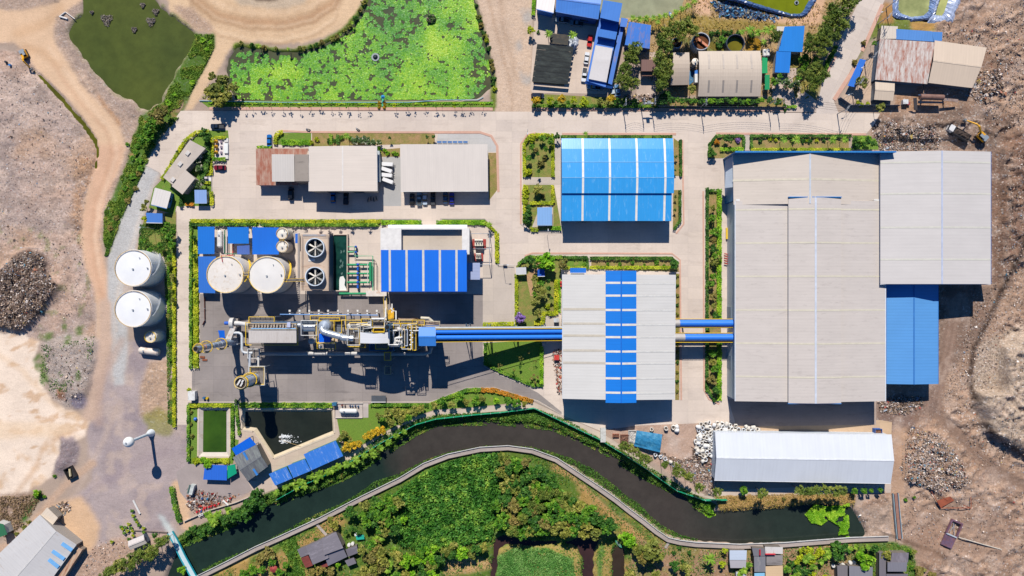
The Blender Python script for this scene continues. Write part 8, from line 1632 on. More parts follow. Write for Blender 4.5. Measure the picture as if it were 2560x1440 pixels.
def palm_mesh(v,nf=15,droop=.5,wid=.10):
 rng=np.random.default_rng(v+900);C=[];U=[];V=[];A=[]
 for f in range(nf):
  a=6.283*f/nf+rng.uniform(-.2,.2);el=rng.uniform(.1,.9);L=rng.uniform(.8,1.05);d=np.array([math.cos(a),math.sin(a),0]);t_=np.array([-math.sin(a),math.cos(a),0]);c0=rng.uniform(0,1)
  for s_ in range(7):
   q=(s_+.5)/7;z=el*q-droop*1.5*q*q;sl=el-3*droop*q;p=d*q*L+np.array([0,0,z]);ww=wid*math.sin(math.pi*min(1,q*.9+.12))
   for sd_ in(-1,1):C.append(p+t_*ww*sd_*.5+np.array([0,0,-.03]));U.append((d+np.array([0,0,sl]))*L/13);V.append((t_*sd_+np.array([0,0,-.35]))*ww*.5);A.append(np.clip(c0*.6+rng.uniform(0,.4),0,1))
 return quads('fronds',np.array(C),np.array(U),np.array(V),np.array(A),None,None,(0,0,0))
def proto(kind,v):
 key=(kind,v)
 if key not in PROTO:
  if kind in('palm','banana'):me=palm_mesh(v,14 if kind=='palm' else 9,.45 if kind=='palm' else.35,.12 if kind=='palm' else.26);me.materials.append(LEAF['frond'])
  elif kind.startswith('sapling'):k2=kind[8:];me=crown_mesh(k2,v,150,True);me.materials.append(LEAF[k2])
  else:me=crown_mesh(kind,v);me.materials.append(LEAF[kind])
  tm=MB();h=1.0
  if kind in('palm','banana'):tm.tube([(0,0,0),(.01,.01,.5),(0,0,.98)],[.05,.04,.035],7)
  else:
   tm.tube([(0,0,0),(.01,.01,.3),(0,.02,.62)],[.07,.05,.03],6)
  t=bpy.data.meshes.new('trunk');t.from_pydata(tm.v,[],tm.f);t.materials.append(BARK);PROTO[key]=(me,t)
 return PROTO[key]
rv=random.Random(3);PLANTS=[]
DESC={'dark':('feathery','tree'),'broad':('leafy green','tree'),'deep':('deep green','tree'),'olive':('olive','tree'),'bright':('bright green','tree'),'brown':('brownish','tree'),'yellow':('yellow blossomed','tree'),'ygreen':('yellow green','tree'),'white':('white flowered','tree'),'purple':('purple flowered','tree'),'orange':('orange flowered','tree'),'palm':('palm','palm'),'banana':('banana','plant')}
def plant(kind,px,py,rp,h=None,bush=False,squash=1.0):
 """crown centre and radius in photo pixels"""
 r=rp*S*rv.uniform(.92,1.1)
 if bush:zc=r*.75
 else:
  if h is None:h=max(2.2,r*2.1+1.2)*rv.uniform(.9,1.1)
  zc=h-r*.55 if kind not in('palm','banana')else h
 k=1-zc/H;r*=k;c=P(px,py,zc);v=rv.randrange(4);cm,tm=proto(kind,v);gz=float(ground_z(1280+c.x/S,720-c.y/S))
 base_kind=kind[8:]if kind.startswith('sapling')else kind;rz=rv.uniform(0,6.28)
 if bush:
  o=bpy.data.objects.new('bush',cm);COL.objects.link(o);o.location=(c.x,c.y,max(gz,-.6)+r*.55);o.scale=(r,r,r*squash);o.rotation_euler=(0,0,rz);o['category']='bush'
 else:
  small_=rp<=11 and base_kind not in('palm','banana','dark')and not kind.startswith('sapling')  # trees with small crowns are also named shrub, by radius and kind alone
  nm='shrub' if small_ else 'palm_tree' if kind=='palm' else 'banana_plant' if kind=='banana' else 'sapling' if kind.startswith('sapling')else 'tree'
  o=bpy.data.objects.new(nm,None);COL.objects.link(o);o.location=(c.x,c.y,max(gz,-.9));o.rotation_euler=(0,0,rz);o.empty_display_size=.4
  t=bpy.data.objects.new('trunk',tm);COL.objects.link(t);t.parent=o;th=zc if kind in('palm','banana')else h;tr=max(.8,r*.9)if kind not in('palm','banana')else 2.4
  t.scale=(tr,tr,th)
  q=bpy.data.objects.new('crown',cm);COL.objects.link(q);q.parent=o;q.location=(0,0,zc);q.scale=(r,r,(r*.85 if kind!='dark' else r*1.15)*squash)
  o['category']='shrub' if small_ else 'sapling' if nm=='sapling' else 'palm' if kind=='palm' else 'banana plant' if kind=='banana' else 'tree'
 a,nn=DESC[base_kind];size='large' if rp>16 else 'small' if rp<9 else 'middling'
 noun='bush' if bush else 'shrub' if o['category']=='shrub' else 'sapling' if kind.startswith('sapling')else 'tree' if kind=='palm' else nn
 PLANTS.append((o,'%s %s %s'%(size,a,noun),px,py))
 return o
def many(kind,pts,h=None,bush=False,squash=1.0):
 for p in pts:plant(kind,p[0],p[1],p[2],p[3]if len(p)>3 else h,bush,squash)
many('dark',[(1668,85,21),(1655,105,19),(1662,130,21),(1650,150,19),(1666,160,17),(1648,180,19),(1660,196,19),(1650,215,19),(1674,112,15),(1670,182,13),(1690,72,21),(1715,65,21),(1735,75,17),(1702,90,15)],9)
many('dark',[(1588,120,17),(1575,140,17),(1586,150,13),(1565,165,17),(1558,185,17),(1570,200,16),(1548,200,13),(1586,208,16),(1562,215,12)],8)
many('dark',[(2112,20,25),(2085,35,23),(2127,-5,25),(2075,55,21),(2098,60,21),(2060,75,21),(2085,85,17),(2045,95,19),(2065,105,17),(2040,115,15),(2055,130,13),(2025,95,13),(2022,112,13),(2030,180,17),(2045,165,15),(2040,200,17),(2057,186,15),(2020,190,13),(2000,182,11),(2032,216,13)],9)
many('broad',[(2012,140,10),(2020,125,10),(2040,150,9),(2013,160,9),(2003,150,8),(2022,150,8),(1997,195,9),(2008,170,8)]);many('broad',[(2078,140,7),(2070,155,7),(2085,128,6),(2062,170,6),(2055,182,6),(2090,118,6)],bush=True)
many('olive',[(2155,205,16,5)]);many('dark',[(1940,90,15,7)]);many('olive',[(2200,268,13,6)]);many('brown',[(2160,106,8),(2137,155,7)],bush=True);many('broad',[(2187,108,7)],4);many('ygreen',[(2155,262,6),(2170,260,6),(2145,255,6)],bush=True)
many('yellow',[(1340,252,11),(1406,247,11),(1528,245,12),(1572,108,8)],4.5);many('ygreen',[(1374,252,11),(1434,250,10),(1460,255,12)],4.2);many('olive',[(1500,255,9),(1515,258,8)],3.5);many('deep',[(1542,252,10)],4);many('broad',[(1355,252,5),(1390,255,5),(1420,256,5)],bush=True)
many('ygreen',[(1327,75,11)],4);many('deep',[(1346,80,5)],bush=True);many('palm',[(1372,84,13),(1432,88,14)],4.5)
for i,x in enumerate(range(1684,1908,11)):plant('bright' if i in(8,9,14,17,20)else 'broad' if i%3 else 'deep',x+rv.uniform(-2,2),252+rv.uniform(-3,3),7.5,4.2)
for x in range(1690,1910,22):plant('sapling_deep',x,264,5,3.0)
many('palm',[(1583,45,11),(1600,48,11),(1616,46,11),(1634,45,11),(1650,42,11),(1664,38,11),(1690,30,11),(1706,22,11),(1721,14,11),(1736,3,11),(1645,55,9),(1680,40,9)],4.0)
many('palm',[(1875,75,14),(1895,82,12),(1916,76,14),(1855,80,10),(1931,70,10),(1912,102,10)],3.6);many('deep',[(1825,82,8),(1810,80,7),(1795,82,7),(1780,84,7),(1845,84,7),(1880,88,8),(1800,112,9)],bush=True);many('broad',[(1812,102,9),(1822,112,8),(1805,95,8)],bush=True,squash=.6)
many('white',[(1965,205,14),(1945,202,10),(1990,207,10),(1978,215,8)],4);many('broad',[(1935,205,10),(1950,190,8)],4);many('deep',[(1925,250,8),(1945,255,10)],3.5);many('deep',[(1962,262,5),(1963,275,5),(1958,268,4)],bush=True);many('olive',[(1730,222,12)],5);many('deep',[(1665,240,14),(1655,252,12),(1680,250,9)],5)
many('brown',[(1635,255,9)],4);many('broad',[(1565,250,8),(1585,255,9),(1600,262,5)],bush=True)
many('brown',[(395,290,20),(410,275,12)],5.5);many('broad',[(385,308,15)],5);many('broad',[(370,338,18),(356,348,13),(372,318,12)],5);many('bright',[(507,100,8),(517,122,6),(480,206,7),(420,258,8),(525,106,6),(436,236,7)],bush=True,squash=.55)
many('broad',[(330,395,8),(346,402,9),(350,421,9),(330,440,10),(311,470,8),(338,380,8),(342,365,7),(318,360,6)],bush=True,squash=.5);many('brown',[(345,435,8),(318,500,9),(338,470,8),(275,570,8),(290,545,8)],bush=True,squash=.6)
many('olive',[(540,222,27),(556,200,18),(524,236,18),(562,240,20),(580,216,14),(546,252,18),(530,190,11)],7);many('deep',[(552,225,16)],6)
for i,p in enumerate([(600,108),(630,112),(660,118),(690,121),(720,122),(748,121),(775,117),(805,105),(830,97),(850,84),(872,65),(888,45),(900,25),(908,5),(645,114),(760,120),(790,112),(840,92),(862,75),(880,55)]):plant(('olive','deep','brown','olive','palm')[i%5],p[0],p[1],6+(i%3),2.6 if i%5==4 else None,i%5!=4)
for i,p in enumerate([(1190,12),(1196,40),(1203,62),(1209,80),(1217,100),(1222,120),(1228,150),(1233,172),(1233,195),(1237,222),(1200,52),(1214,90),(1230,162),(1234,208)]):plant(('deep','olive','brown','deep','ygreen')[i%5],p[0],p[1],6+(i%3),None,True)
for i,x in enumerate(range(532,1226,24)):
 if not 935<x<975:plant(('sapling_olive','sapling_ygreen','sapling_broad')[i%3],x+rv.uniform(-5,5),263+rv.uniform(-2,2),6.5+(i%3),3.4)
for y in(257,263,269):
 for x in(948,961):plant('yellow',x,y,4.2,None,True)
many('white',[(500,385,12),(490,402,11),(497,421,11),(508,372,8),(496,463,11),(506,455,8),(488,390,7)],3.4);many('deep',[(505,335,9),(516,347,9),(510,325,7)],4);many('olive',[(358,520,9),(366,505,7)],3.5);many('ygreen',[(361,546,8)],3);many('broad',[(410,575,10),(425,592,11),(430,612,10),(400,612,8),(355,602,9),(376,626,8),(418,560,8),(432,578,8)],4);many('deep',[(445,380,6),(430,410,6),(455,365,5)],bush=True);many('ygreen',[(418,430,6),(440,395,5)],bush=True)
many('olive',[(422,660,7),(430,690,7),(425,720,6),(432,750,7),(420,790,6)],3.2);many('broad',[(425,640,6),(430,670,5),(418,740,6),(424,860,7),(430,830,6),(425,900,6)],bush=True)
many('deep',[(485,595,8),(486,640,7),(484,700,6)],3.5);many('ygreen',[(487,740,6),(488,780,6),(487,820,6),(484,905,5)],bush=True)
many('ygreen',[(792,349,7),(778,356,6)],bush=True);many('palm',[(866,340,11)],4);many('broad',[(876,346,7),(855,343,6)],bush=True);many('white',[(886,352,10),(902,352,10),(918,353,10),(933,356,9),(947,357,8),(895,345,7),(912,346,7)],2.6);many('deep',[(974,345,4),(1068,342,5),(1083,341,5)],2.8);many('bright',[(946,371,7),(961,375,6),(985,383,6),(968,383,6),(993,385,5)],bush=True);many('deep',[(822,352,6),(835,352,6),(847,350,5)],bush=True)
for i,x in enumerate((520,542,565,588,612,635,700,730,760,795,817,845,875,920)):plant('palm' if i>8 else 'sapling_bright',x,562,7,2.8)
many('palm',[(1222,562,10)],3.5);many('deep',[(1232,575,5)],bush=True)
many('orange',[(1792,355,8)],bush=True);many('purple',[(1845,350,7)],bush=True);many('deep',[(1815,347,9),(1826,352,7),(1780,382,12)],3.2);many('palm',[(1960,350,13),(1992,350,13),(2082,350,12),(2112,350,12),(2155,348,11)],4.5);many('ygreen',[(1926,348,5),(1940,350,5),(2042,351,5),(2017,352,5)],bush=True);many('deep',[(1982,352,6),(2008,352,6),(2025,352,6),(2060,352,5),(1900,352,6)],bush=True);many('deep',[(2150,358,11),(2170,352,11),(2185,360,9),(2140,350,8)],3.5);many('bright',[(2172,346,7),(2160,362,6)],bush=True)
for i,(x,y,r)in enumerate([(1783,520,8),(1780,545,10),(1788,580,12),(1785,600,9),(1785,622,10),(1790,650,14),(1783,690,10),(1778,710,8),(1785,742,10),(1790,790,10),(1784,765,8),(1783,882,12),(1788,922,10),(1780,950,12),(1790,975,10),(1782,905,9),(1787,640,9)]):plant(('olive','broad','broad','brown','deep')[i%5],x,y,r,3.4)
for i,y in enumerate(range(690,1000,24)):plant('deep' if i%2 else 'olive',1693,y,5,2.2,True)
many('ygreen',[(1330,350,8),(1320,430,11),(1315,476,9),(1312,491,9),(1313,506,8),(1342,338,7)],bush=True);many('broad',[(1356,346,10),(1376,352,9),(1330,368,8),(1322,395,8),(1365,372,7)],3.5);many('deep',[(1392,340,9),(1345,385,5),(1346,428,5),(1318,536,12),(1316,552,9),(1322,520,8)],3.6);many('brown',[(1352,410,9),(1362,395,8),(1340,375,7)],bush=True);many('olive',[(1346,474,13)],4);many('brown',[(1358,490,7)],bush=True);many('palm',[(1464,334,8)],3);many('deep',[(1690,392,4),(1688,425,4),(1688,492,4),(1687,525,4)],2.4)
plant('bright',1366,655,25,6.5);many('brown',[(1406,660,15)],5);many('deep',[(1328,650,11),(1340,664,9),(1312,652,9)],4);many('olive',[(1336,695,9),(1345,720,13),(1350,741,13),(1340,756,11),(1343,782,9),(1358,728,9)],4.5);many('broad',[(1352,710,9),(1336,735,8)],4);many('deep',[(1370,720,6),(1372,702,5),(1378,745,5)],3.4);many('ygreen',[(1369,766,8),(1346,700,6)],bush=True);plant('purple',1300,795,15,4.5)
many('deep',[(1686,660,13)],4.5);many('broad',[(1550,660,5),(1581,656,6),(1611,662,4),(1642,656,7),(1462,662,7),(1520,660,4),(1660,665,5)],bush=True)
many('sapling_brown',[(1240,885,7),(1302,895,7),(1322,880,5),(1335,945,13),(1250,912,7),(1338,905,6),(1284,925,5)],3);many('deep',[(1300,918,4),(1283,932,4)],2.6)
many('olive',[(948,1042,12),(965,1035,12),(990,1030,13),(1011,1035,14),(1036,1028,13),(1051,1022,11),(976,1055,12),(1001,1050,12),(1085,1015,10),(1130,1012,10),(1165,1005,10),(1205,996,10),(1311,1010,8)],4);many('broad',[(1105,1002,11),(1151,992,12),(1190,1001,14),(1270,1002,12),(1290,1006,13),(1020,1045,10),(956,1048,9)],4);many('bright',[(1241,1001,9)],3)
many('yellow',[(925,1086,13),(940,1080,13),(955,1075,11),(870,1116,13),(885,1112,12),(897,1108,10),(912,1092,8)],3.6);many('olive',[(860,1123,9),(862,1087,10),(850,1096,9),(875,1100,7)],3)
many('banana',[(692,1232,11),(715,1216,13),(731,1206,12),(751,1204,13),(776,1190,15),(800,1186,15),(821,1180,13),(846,1166,13),(866,1161,13),(891,1150,12),(911,1140,12),(931,1130,13),(951,1120,11),(971,1106,11),(991,1090,10),(760,1215,12),(790,1200,12),(832,1175,11),(880,1162,10),(740,1220,11),(1010,1080,9),(935,1140,10)],2.4)
many('deep',[(640,1245,19),(625,1262,16),(610,1286,18),(592,1292,14),(656,1266,12),(560,1300,14),(578,1290,12),(650,1230,10)],5);many('banana',[(532,1296,16),(520,1288,14),(546,1286,12),(571,1276,12),(535,1308,12)],3.2);many('deep',[(500,1332,14),(482,1322,11),(520,1325,12),(468,1335,9),(540,1318,10)],bush=True,squash=.6);many('bright',[(518,1160,13),(506,1152,9)],4);many('ygreen',[(566,1155,7),(490,1155,7),(480,985,6),(472,975,6)],bush=True)
many('olive',[(478,1030,5),(476,1060,5),(480,1090,6),(478,1120,5)],bush=True);many('white',[(590,1005,7),(671,1012,5),(620,1011,6)],bush=True)
many('dark',[(400,1356,18),(385,1376,18),(361,1381,18),(341,1391,18),(320,1402,18),(300,1415,18),(280,1426,18),(264,1437,15),(416,1347,12),(372,1392,14),(330,1412,14)],7);many('bright',[(453,1428,11)],3.5);many('deep',[(388,1338,8)],3.5)
many('dark',[(1560,1114,13),(1576,1121,13),(1591,1132,12),(1606,1140,12),(1621,1149,12),(1661,1163,13),(1691,1166,11),(1701,1181,13),(1722,1192,13),(1688,1180,10),(1748,1218,13),(1793,1230,14),(1905,1232,14),(2000,1226,14),(2019,1229,14),(2040,1226,14),(2061,1225,13),(2086,1228,14),(2106,1226,13)],8.5);many('broad',[(1860,1226,11),(2136,1228,9),(2160,1226,8),(2178,1226,6),(2200,1225,7)],4)
many('brown',[(1960,1248,5),(1985,1250,5),(1940,1250,4)],bush=True)
many('brown',[(668,1384,19),(650,1398,13)],4);many('olive',[(836,1312,14),(825,1300,9)],4);many('broad',[(700,1430,12),(680,1405,10),(715,1415,9),(630,1425,14),(610,1435,12),(655,1425,10)],3.5);many('bright',[(845,1413,7)],3);many('deep',[(790,1350,6),(800,1298,5),(853,1296,4)],bush=True);many('brown',[(800,1425,14),(825,1430,12),(780,1430,10)],3.5)
many('banana',[(940,1352,15),(955,1345,12),(970,1425,12),(975,1410,10),(985,1372,10)],3);many('deep',[(895,1330,8),(880,1322,8),(865,1330,6)],3)
def forest(poly,step,kinds,rr,hh):
 xs=[p[0]for p in poly];ys=[p[1]for p in poly];y=min(ys);row=0
 while y<max(ys):
  x=min(xs)+(row%2)*step/2
  while x<max(xs):
   q=(x+rv.uniform(-.35,.35)*step,y+rv.uniform(-.35,.35)*step)
   if inpoly(np.array([q[0]]),np.array([q[1]]),poly)[0]:plant(rv.choice(kinds),q[0],q[1],rv.uniform(*rr),rv.uniform(*hh))
   x+=step
  y+=step*.85;row+=1
forest([(868,1280),(915,1252),(975,1232),(1005,1238),(985,1290),(1000,1335),(960,1340),(925,1330),(900,1310)],22,['broad','olive','deep','broad'],(12,17),(4.5,6.5))
forest([(905,1360),(945,1340),(975,1380),(960,1460),(885,1460),(900,1400)],24,['olive','brown','olive','broad'],(13,17),(4,6))
forest([(1240,1140),(1310,1150),(1390,1200),(1440,1262),(1500,1292),(1540,1312),(1500,1334),(1440,1342),(1330,1342),(1262,1330),(1235,1300),(1250,1220)],22,['dark','broad','deep','broad','brown','olive','deep'],(14,20),(6,8.5))
forest([(985,1385),(1060,1370),(1150,1360),(1222,1352),(1226,1392),(1110,1402),(1100,1460),(985,1460)],24,['broad','olive','bright','deep'],(12,17),(4,6))
many('bright',[(1568,1350,22,5.5),(1585,1366,10,4),(1035,1400,16,5),(1010,1300,10,4)]);plant('olive',1622,1378,36,8);many('brown',[(1612,1395,18),(1640,1370,16)],7);many('deep',[(1686,1415,15)],5);many('olive',[(1716,1426,17),(1640,1440,14),(1575,1438,16)],5);many('palm',[(1776,1398,20)],5.5);many('ygreen',[(1812,1377,8),(1806,1410,10)],3.5);many('deep',[(1700,1370,6),(1724,1382,6),(1684,1382,5),(1708,1405,6)],bush=True);many('banana',[(1860,1425,12),(1872,1412,11),(1850,1435,10)],3)
plant('deep',2098,1375,22,5.5);many('bright',[(2166,1402,21),(2150,1388,12)],5.5);many('deep',[(2186,1372,12)],4.5);many('olive',[(2214,1388,14),(2285,1380,7)],4);many('broad',[(2275,1378,6),(2050,1367,4),(2280,1420,7)],bush=True);many('brown',[(2300,1430,14),(2330,1440,12)],bush=True,squash=.5)
for i in range(26):plant('banana' if i%3 else 'ygreen',rv.uniform(1962,2075),rv.uniform(1375,1450),rv.uniform(8,13),2.6)
many('deep',[(1975,1410,12),(1995,1425,13),(2015,1430,12),(1960,1425,10)],3);many('banana',[(2125,1372,9),(2140,1368,9),(2155,1372,9),(2170,1368,8)],2.6)
many('broad',[(2265,1250,5),(2283,1242,4),(136,1190,5),(110,1242,5),(95,1235,8),(92,1240,7)],bush=True);many('bright',[(90,1233,8)],3);many('olive',[(15,1380,6),(60,1320,7),(40,1335,6),(70,1305,6)],bush=True)
POTM=mat('#d9d2c8',.7)
pots=[(333,1275),(336,1287),(341,1296),(346,1304),(350,1311),(325,1308),(317,1316),(310,1321),(330,1318),(322,1325),(313,1330),(335,1326),(306,1315),(362,1318),(362,1328),(336,1337),(325,1345),(283,1352)]
for i,(x,y)in enumerate(pots):
 c=P(x,y);o=bpy.data.objects.new('potted_shrub',None);COL.objects.link(o);o.location=(c.x,c.y,.03);BASE[o]=Vector((c.x,c.y,.03));mb=MB();mb.lathe(0,0,[(.3,0),(.42,.5),(.38,.52)],12);loc(mb,'pot',POTM,o)
 cm,_=proto('ygreen' if i%2 else 'broad',i%4);q=bpy.data.objects.new('foliage',cm);COL.objects.link(q);q.parent=o;q.location=(0,0,.95);q.scale=(.68,.68,.62);o['category']='potted shrub';PLANTS.append((o,'round potted shrub',x,y))
def hedge(pts,wd,h,kind='ygreen',dens=34):
 q=[P(*p)for p in pts];c=sum(q,Vector())/len(q);C=[];A=[]
 for a,b2 in zip(q[:-1],q[1:]):
  L=(b2-a).length;n=max(4,int(L*dens*(wd+h*1.2)/2));d=(b2-a)/max(L,.01);n2=np.array([-d.y,d.x,0]);t=RNG.uniform(-.02,1.02,n);f=RNG.uniform(0,1,n)
  s_=np.where(f<.6,RNG.uniform(-1,1,n),np.sign(RNG.uniform(-1,1,n))*RNG.uniform(.92,1.05,n));z=np.where(f<.6,h*RNG.uniform(.9,1.05,n),h*RNG.uniform(.08,1,n))
  jag=1+.12*np.sin(t*L*1.7+a.x)
  C.append(np.array(a)[None]+np.outer(t,np.array(b2-a))+np.outer(s_*wd/2*jag,n2)+np.stack([0*t,0*t,z*jag],1));A.append(np.clip(.5+.3*np.sin(t*L*.8+a.y)+RNG.normal(0,.22,n),0,1))
 C=np.concatenate(C);A=np.concatenate(A);u,v=rand_axes(len(C),.17,.9)
 o=quads('hedge',C,u,v,A,LEAF[kind],base=(c.x,c.y,0));o['category']='hedge'
 mb=MB()
 PLANTS.append((o,'clipped %s hedge'%{'ygreen':'yellow green','deep':'dark green','broad':'green','orange':'rusty orange','bright':'bright green'}[kind],pts[len(pts)//2][0],pts[len(pts)//2][1]));return o
for pts,wd,h,k in[([(481,553),(647,553)],1.2,.9,'ygreen'),([(484,562),(640,562)],.8,1.2,'deep'),([(656,554),(950,554)],1.2,.9,'ygreen'),([(660,563),(940,563)],.9,1.2,'broad'),([(957,557),(1052,557)],1.5,.9,'bright'),([(1094,557),(1210,557)],1.5,.9,'bright'),([(1214,556),(1241,582)],.8,.8,'ygreen'),([(1242,585),(1243,657)],1.3,.9,'ygreen'),([(479,562),(479,914)],.9,1,'broad'),([(492,600),(492,914)],1.6,1,'ygreen'),
 ([(408,448),(437,400),(465,352),(492,332),(525,329)],1.1,1,'ygreen'),([(522,335),(523,395),(515,430),(504,446)],1.9,1.6,'deep'),([(533,347),(533,397)],.9,1,'ygreen'),([(530,402),(530,437)],.8,.9,'ygreen'),([(532,480),(532,514)],1,1,'ygreen'),([(466,511),(486,512)],.9,.9,'orange'),([(456,492),(455,518)],1.1,1.2,'deep'),([(510,457),(528,457)],.8,.8,'ygreen'),([(510,437),(528,437)],.8,.8,'ygreen'),([(538,345),(566,345)],.9,1,'ygreen'),([(536,399),(566,399)],1.1,1.2,'bright'),
 ([(690,361),(690,345),(696,335),(708,330)],1.2,1,'ygreen'),([(706,357),(776,357)],1.8,.7,'bright'),([(645,369),(680,369)],.9,.8,'bright'),([(828,338),(828,362)],1,1,'broad'),([(845,338),(845,362)],1,.8,'deep'),
 ([(1311,442),(1310,362),(1324,341),(1340,338),(1383,339)],1,1,'ygreen'),([(1382,345),(1382,441)],1,1,'ygreen'),([(1311,464),(1311,556)],1,1,'ygreen'),([(1326,508),(1381,508)],1,.9,'ygreen'),([(1382,465),(1382,506)],1,.9,'ygreen'),([(1327,574),(1345,577)],1,.9,'ygreen'),([(1378,571),(1402,571)],1.2,1,'bright'),([(1700,352),(1701,440)],.8,1,'deep'),([(1699,478),(1699,552),(1684,574)],.8,1,'deep'),([(1402,343),(1439,343)],.8,1,'deep'),([(1470,343),(1606,343)],.9,1,'deep'),([(1630,343),(1678,343)],.9,1,'deep'),
 ([(1291,688),(1291,812)],1,1,'ygreen'),([(1296,660),(1320,643),(1404,643)],1,1,'broad'),([(1391,700),(1390,784),(1357,784),(1357,807),(1336,807)],1.4,1,'ygreen'),([(1398,700),(1398,780)],.9,.8,'bright'),([(1209,811),(1284,809)],1.2,1,'ygreen'),([(1406,644),(1467,644)],.9,1,'deep'),([(1478,646),(1678,646),(1694,660)],1,1.1,'deep'),([(1478,669),(1678,669)],1,.9,'ygreen'),([(1406,670),(1466,670)],.9,.8,'ygreen'),([(1468,646),(1468,672)],.8,.8,'deep'),
 ([(1213,858),(1213,909),(1250,928),(1330,963),(1356,963)],.9,.9,'broad'),([(1354,868),(1354,958)],1.1,1.1,'bright'),([(1767,480),(1766,970),(1786,1003)],.9,1,'deep'),([(1797,480),(1797,800)],1.5,1,'bright'),([(1797,860),(1797,998)],1.5,1,'bright'),([(1768,477),(1799,477)],.8,1,'deep'),
 ([(1772,392),(1773,362),(1790,341),(1857,341)],.9,1,'deep'),([(1858,343),(1858,372)],.8,1,'deep'),([(1800,374),(1857,374)],1.2,1,'bright'),([(1878,341),(2120,341)],.9,1.1,'deep'),([(1880,375),(2120,375)],1,1,'ygreen'),([(1877,343),(1877,374)],.8,1,'deep'),([(2134,343),(2134,375)],1,1,'deep'),
 ([(473,1012),(473,1150)],.9,1,'broad'),([(478,1013),(578,1013)],1.2,.9,'ygreen'),([(583,1016),(583,1142)],1,1,'broad'),([(604,1012),(828,1013)],1.7,.8,'broad'),([(484,1150),(574,1150)],1.4,.9,'ygreen'),([(592,1015),(600,1085)],.9,1,'broad'),([(930,1012),(1068,1012)],.9,.9,'broad'),([(1078,1010),(1166,975),(1204,974)],1.2,1,'broad'),([(1204,974),(1236,975),(1330,1003)],1.4,1,'orange'),([(438,642),(438,1058)],1,1.1,'ygreen'),([(423,642),(423,780)],.7,.7,'broad'),
 ([(1336,266),(1640,267)],.9,1.1,'broad'),([(432,1215),(440,1260),(452,1303)],1.5,1.4,'broad'),([(2084,126),(2062,170),(2052,206)],1.2,1.2,'broad'),([(1335,-5),(1333,40)],1.1,1.3,'bright'),([(1965,268),(1990,268)],.8,.9,'bright'),([(530,258),(930,260)],.5,.4,'bright'),([(975,260),(1228,258)],.5,.4,'bright')]:hedge(pts,wd,h,k)
def growth(name,label,cat,poly,n,size,mats,hgt=.5,aspect=.35,flat=.1,minz=-1.25,seed=0,patch=0.0,wz=-9):
 x,y=scatter_poly(poly,int(n*(1.6 if patch else 1)))
 if patch:k=fbm(x,y,26,200+seed,3)>.5-.12+patch*.1;x,y=x[k],y[k]
 n=len(x);gz=ground_z(x,y);k=gz>minz;x,y,gz=x[k],y[k],gz[k];n=len(x)
 gz=np.maximum(gz,wz);u,v=rand_axes(n,size,flat,aspect=aspect);c=np.stack([(x-1280)*S,(720-y)*S,gz+hgt*RNG.uniform(.2,1,n)],1)
 a=np.clip(.6*(fbm(x,y,14,300+seed,3)-.5)*2.2+.3+.4*RNG.uniform(0,1,n),0,1)
 return tag(quads(name,c,u,v,a,mats),label,cat,kind='stuff')
REED=leafmat('reeds',[(0,'#3a6a24'),(.5,'#5c8c34'),(.85,'#86a848'),(1,'#b4a45c')]);DRY=leafmat('dry_grass',[(0,'#7a8a3a'),(.4,'#a8944e'),(1,'#cfae74')]);THICK=leafmat('thicket',[(0,'#215518'),(.4,'#427f2e'),(.75,'#6a9e3e'),(1,'#98bc4c')])
growth('bank_grass','dense green growth on the bank between green pond and path','undergrowth',GB,16000,.24,leafmat('bank_weeds',[(0,'#4f7a28'),(.5,'#76a038'),(.85,'#a0b450'),(1,'#c0ac68')]),.4,patch=.3,seed=33)
growth('bank_grass','reeds and creepers along the north river bank','undergrowth',NB,15000,.3,REED,.5,minz=-1.35)
growth('bank_grass','floating weeds fringing the north river edge','undergrowth',[(440,1360),(552,1315),(640,1272),(700,1246),(790,1222),(852,1190),(922,1150),(1032,1076),(1092,1052),(1240,1048),(1380,1063),(1500,1117),(1602,1182),(1702,1234),(1770,1285),(1770,1295),(1700,1246),(1600,1196),(1500,1132),(1380,1078),(1240,1064),(1092,1068),(1040,1092),(930,1164),(860,1204),(700,1262),(552,1334),(440,1378)],6500,.25,REED,.3,minz=-3,wz=-1.3,patch=.35,seed=21)
growth('bank_grass','green weeds hugging the river side of the walkway','undergrowth',[(500,1428),(560,1398),(620,1376),(700,1336),(760,1300),(800,1283),(850,1262),(900,1232),(935,1205),(990,1188),(1060,1153),(1120,1132),(1215,1116),(1330,1118),(1395,1136),(1425,1146),(1480,1172),(1530,1208),(1560,1236),(1600,1262),(1625,1290),(1660,1318),(1700,1338),(1745,1350),(1745,1362),(1670,1348),(1540,1250),(1480,1208),(1395,1148),(1280,1120),(1120,1140),(905,1246),(700,1346),(520,1434)],9000,.25,REED,.4,minz=-3,wz=-1.3)
growth('thicket','dense dark green thicket filling the inside of the river bend','thicket',[(985,1235),(1060,1180),(1130,1150),(1215,1132),(1260,1132),(1255,1220),(1240,1300),(1228,1345),(1140,1362),(1060,1372),(1000,1360),(985,1290)],15000,.55,THICK,1.6,.4,.15)
growth('undergrowth','green undergrowth closing the gaps beneath the bend forest trees','undergrowth',[(1240,1145),(1310,1152),(1390,1202),(1440,1264),(1530,1312),(1500,1336),(1262,1334),(1235,1300),(1250,1220)],7000,.42,THICK,1.4,.5,.2,seed=41)
growth('bank_grass','mixed grass and weeds under the trees south of the walkway','undergrowth',SB,26000,.26,THICK,.35,patch=.5,seed=3)
growth('dry_grass','tawny dry grass patches in riverside gardens','grass',SB,9000,.24,DRY,.3,patch=.9,seed=9)
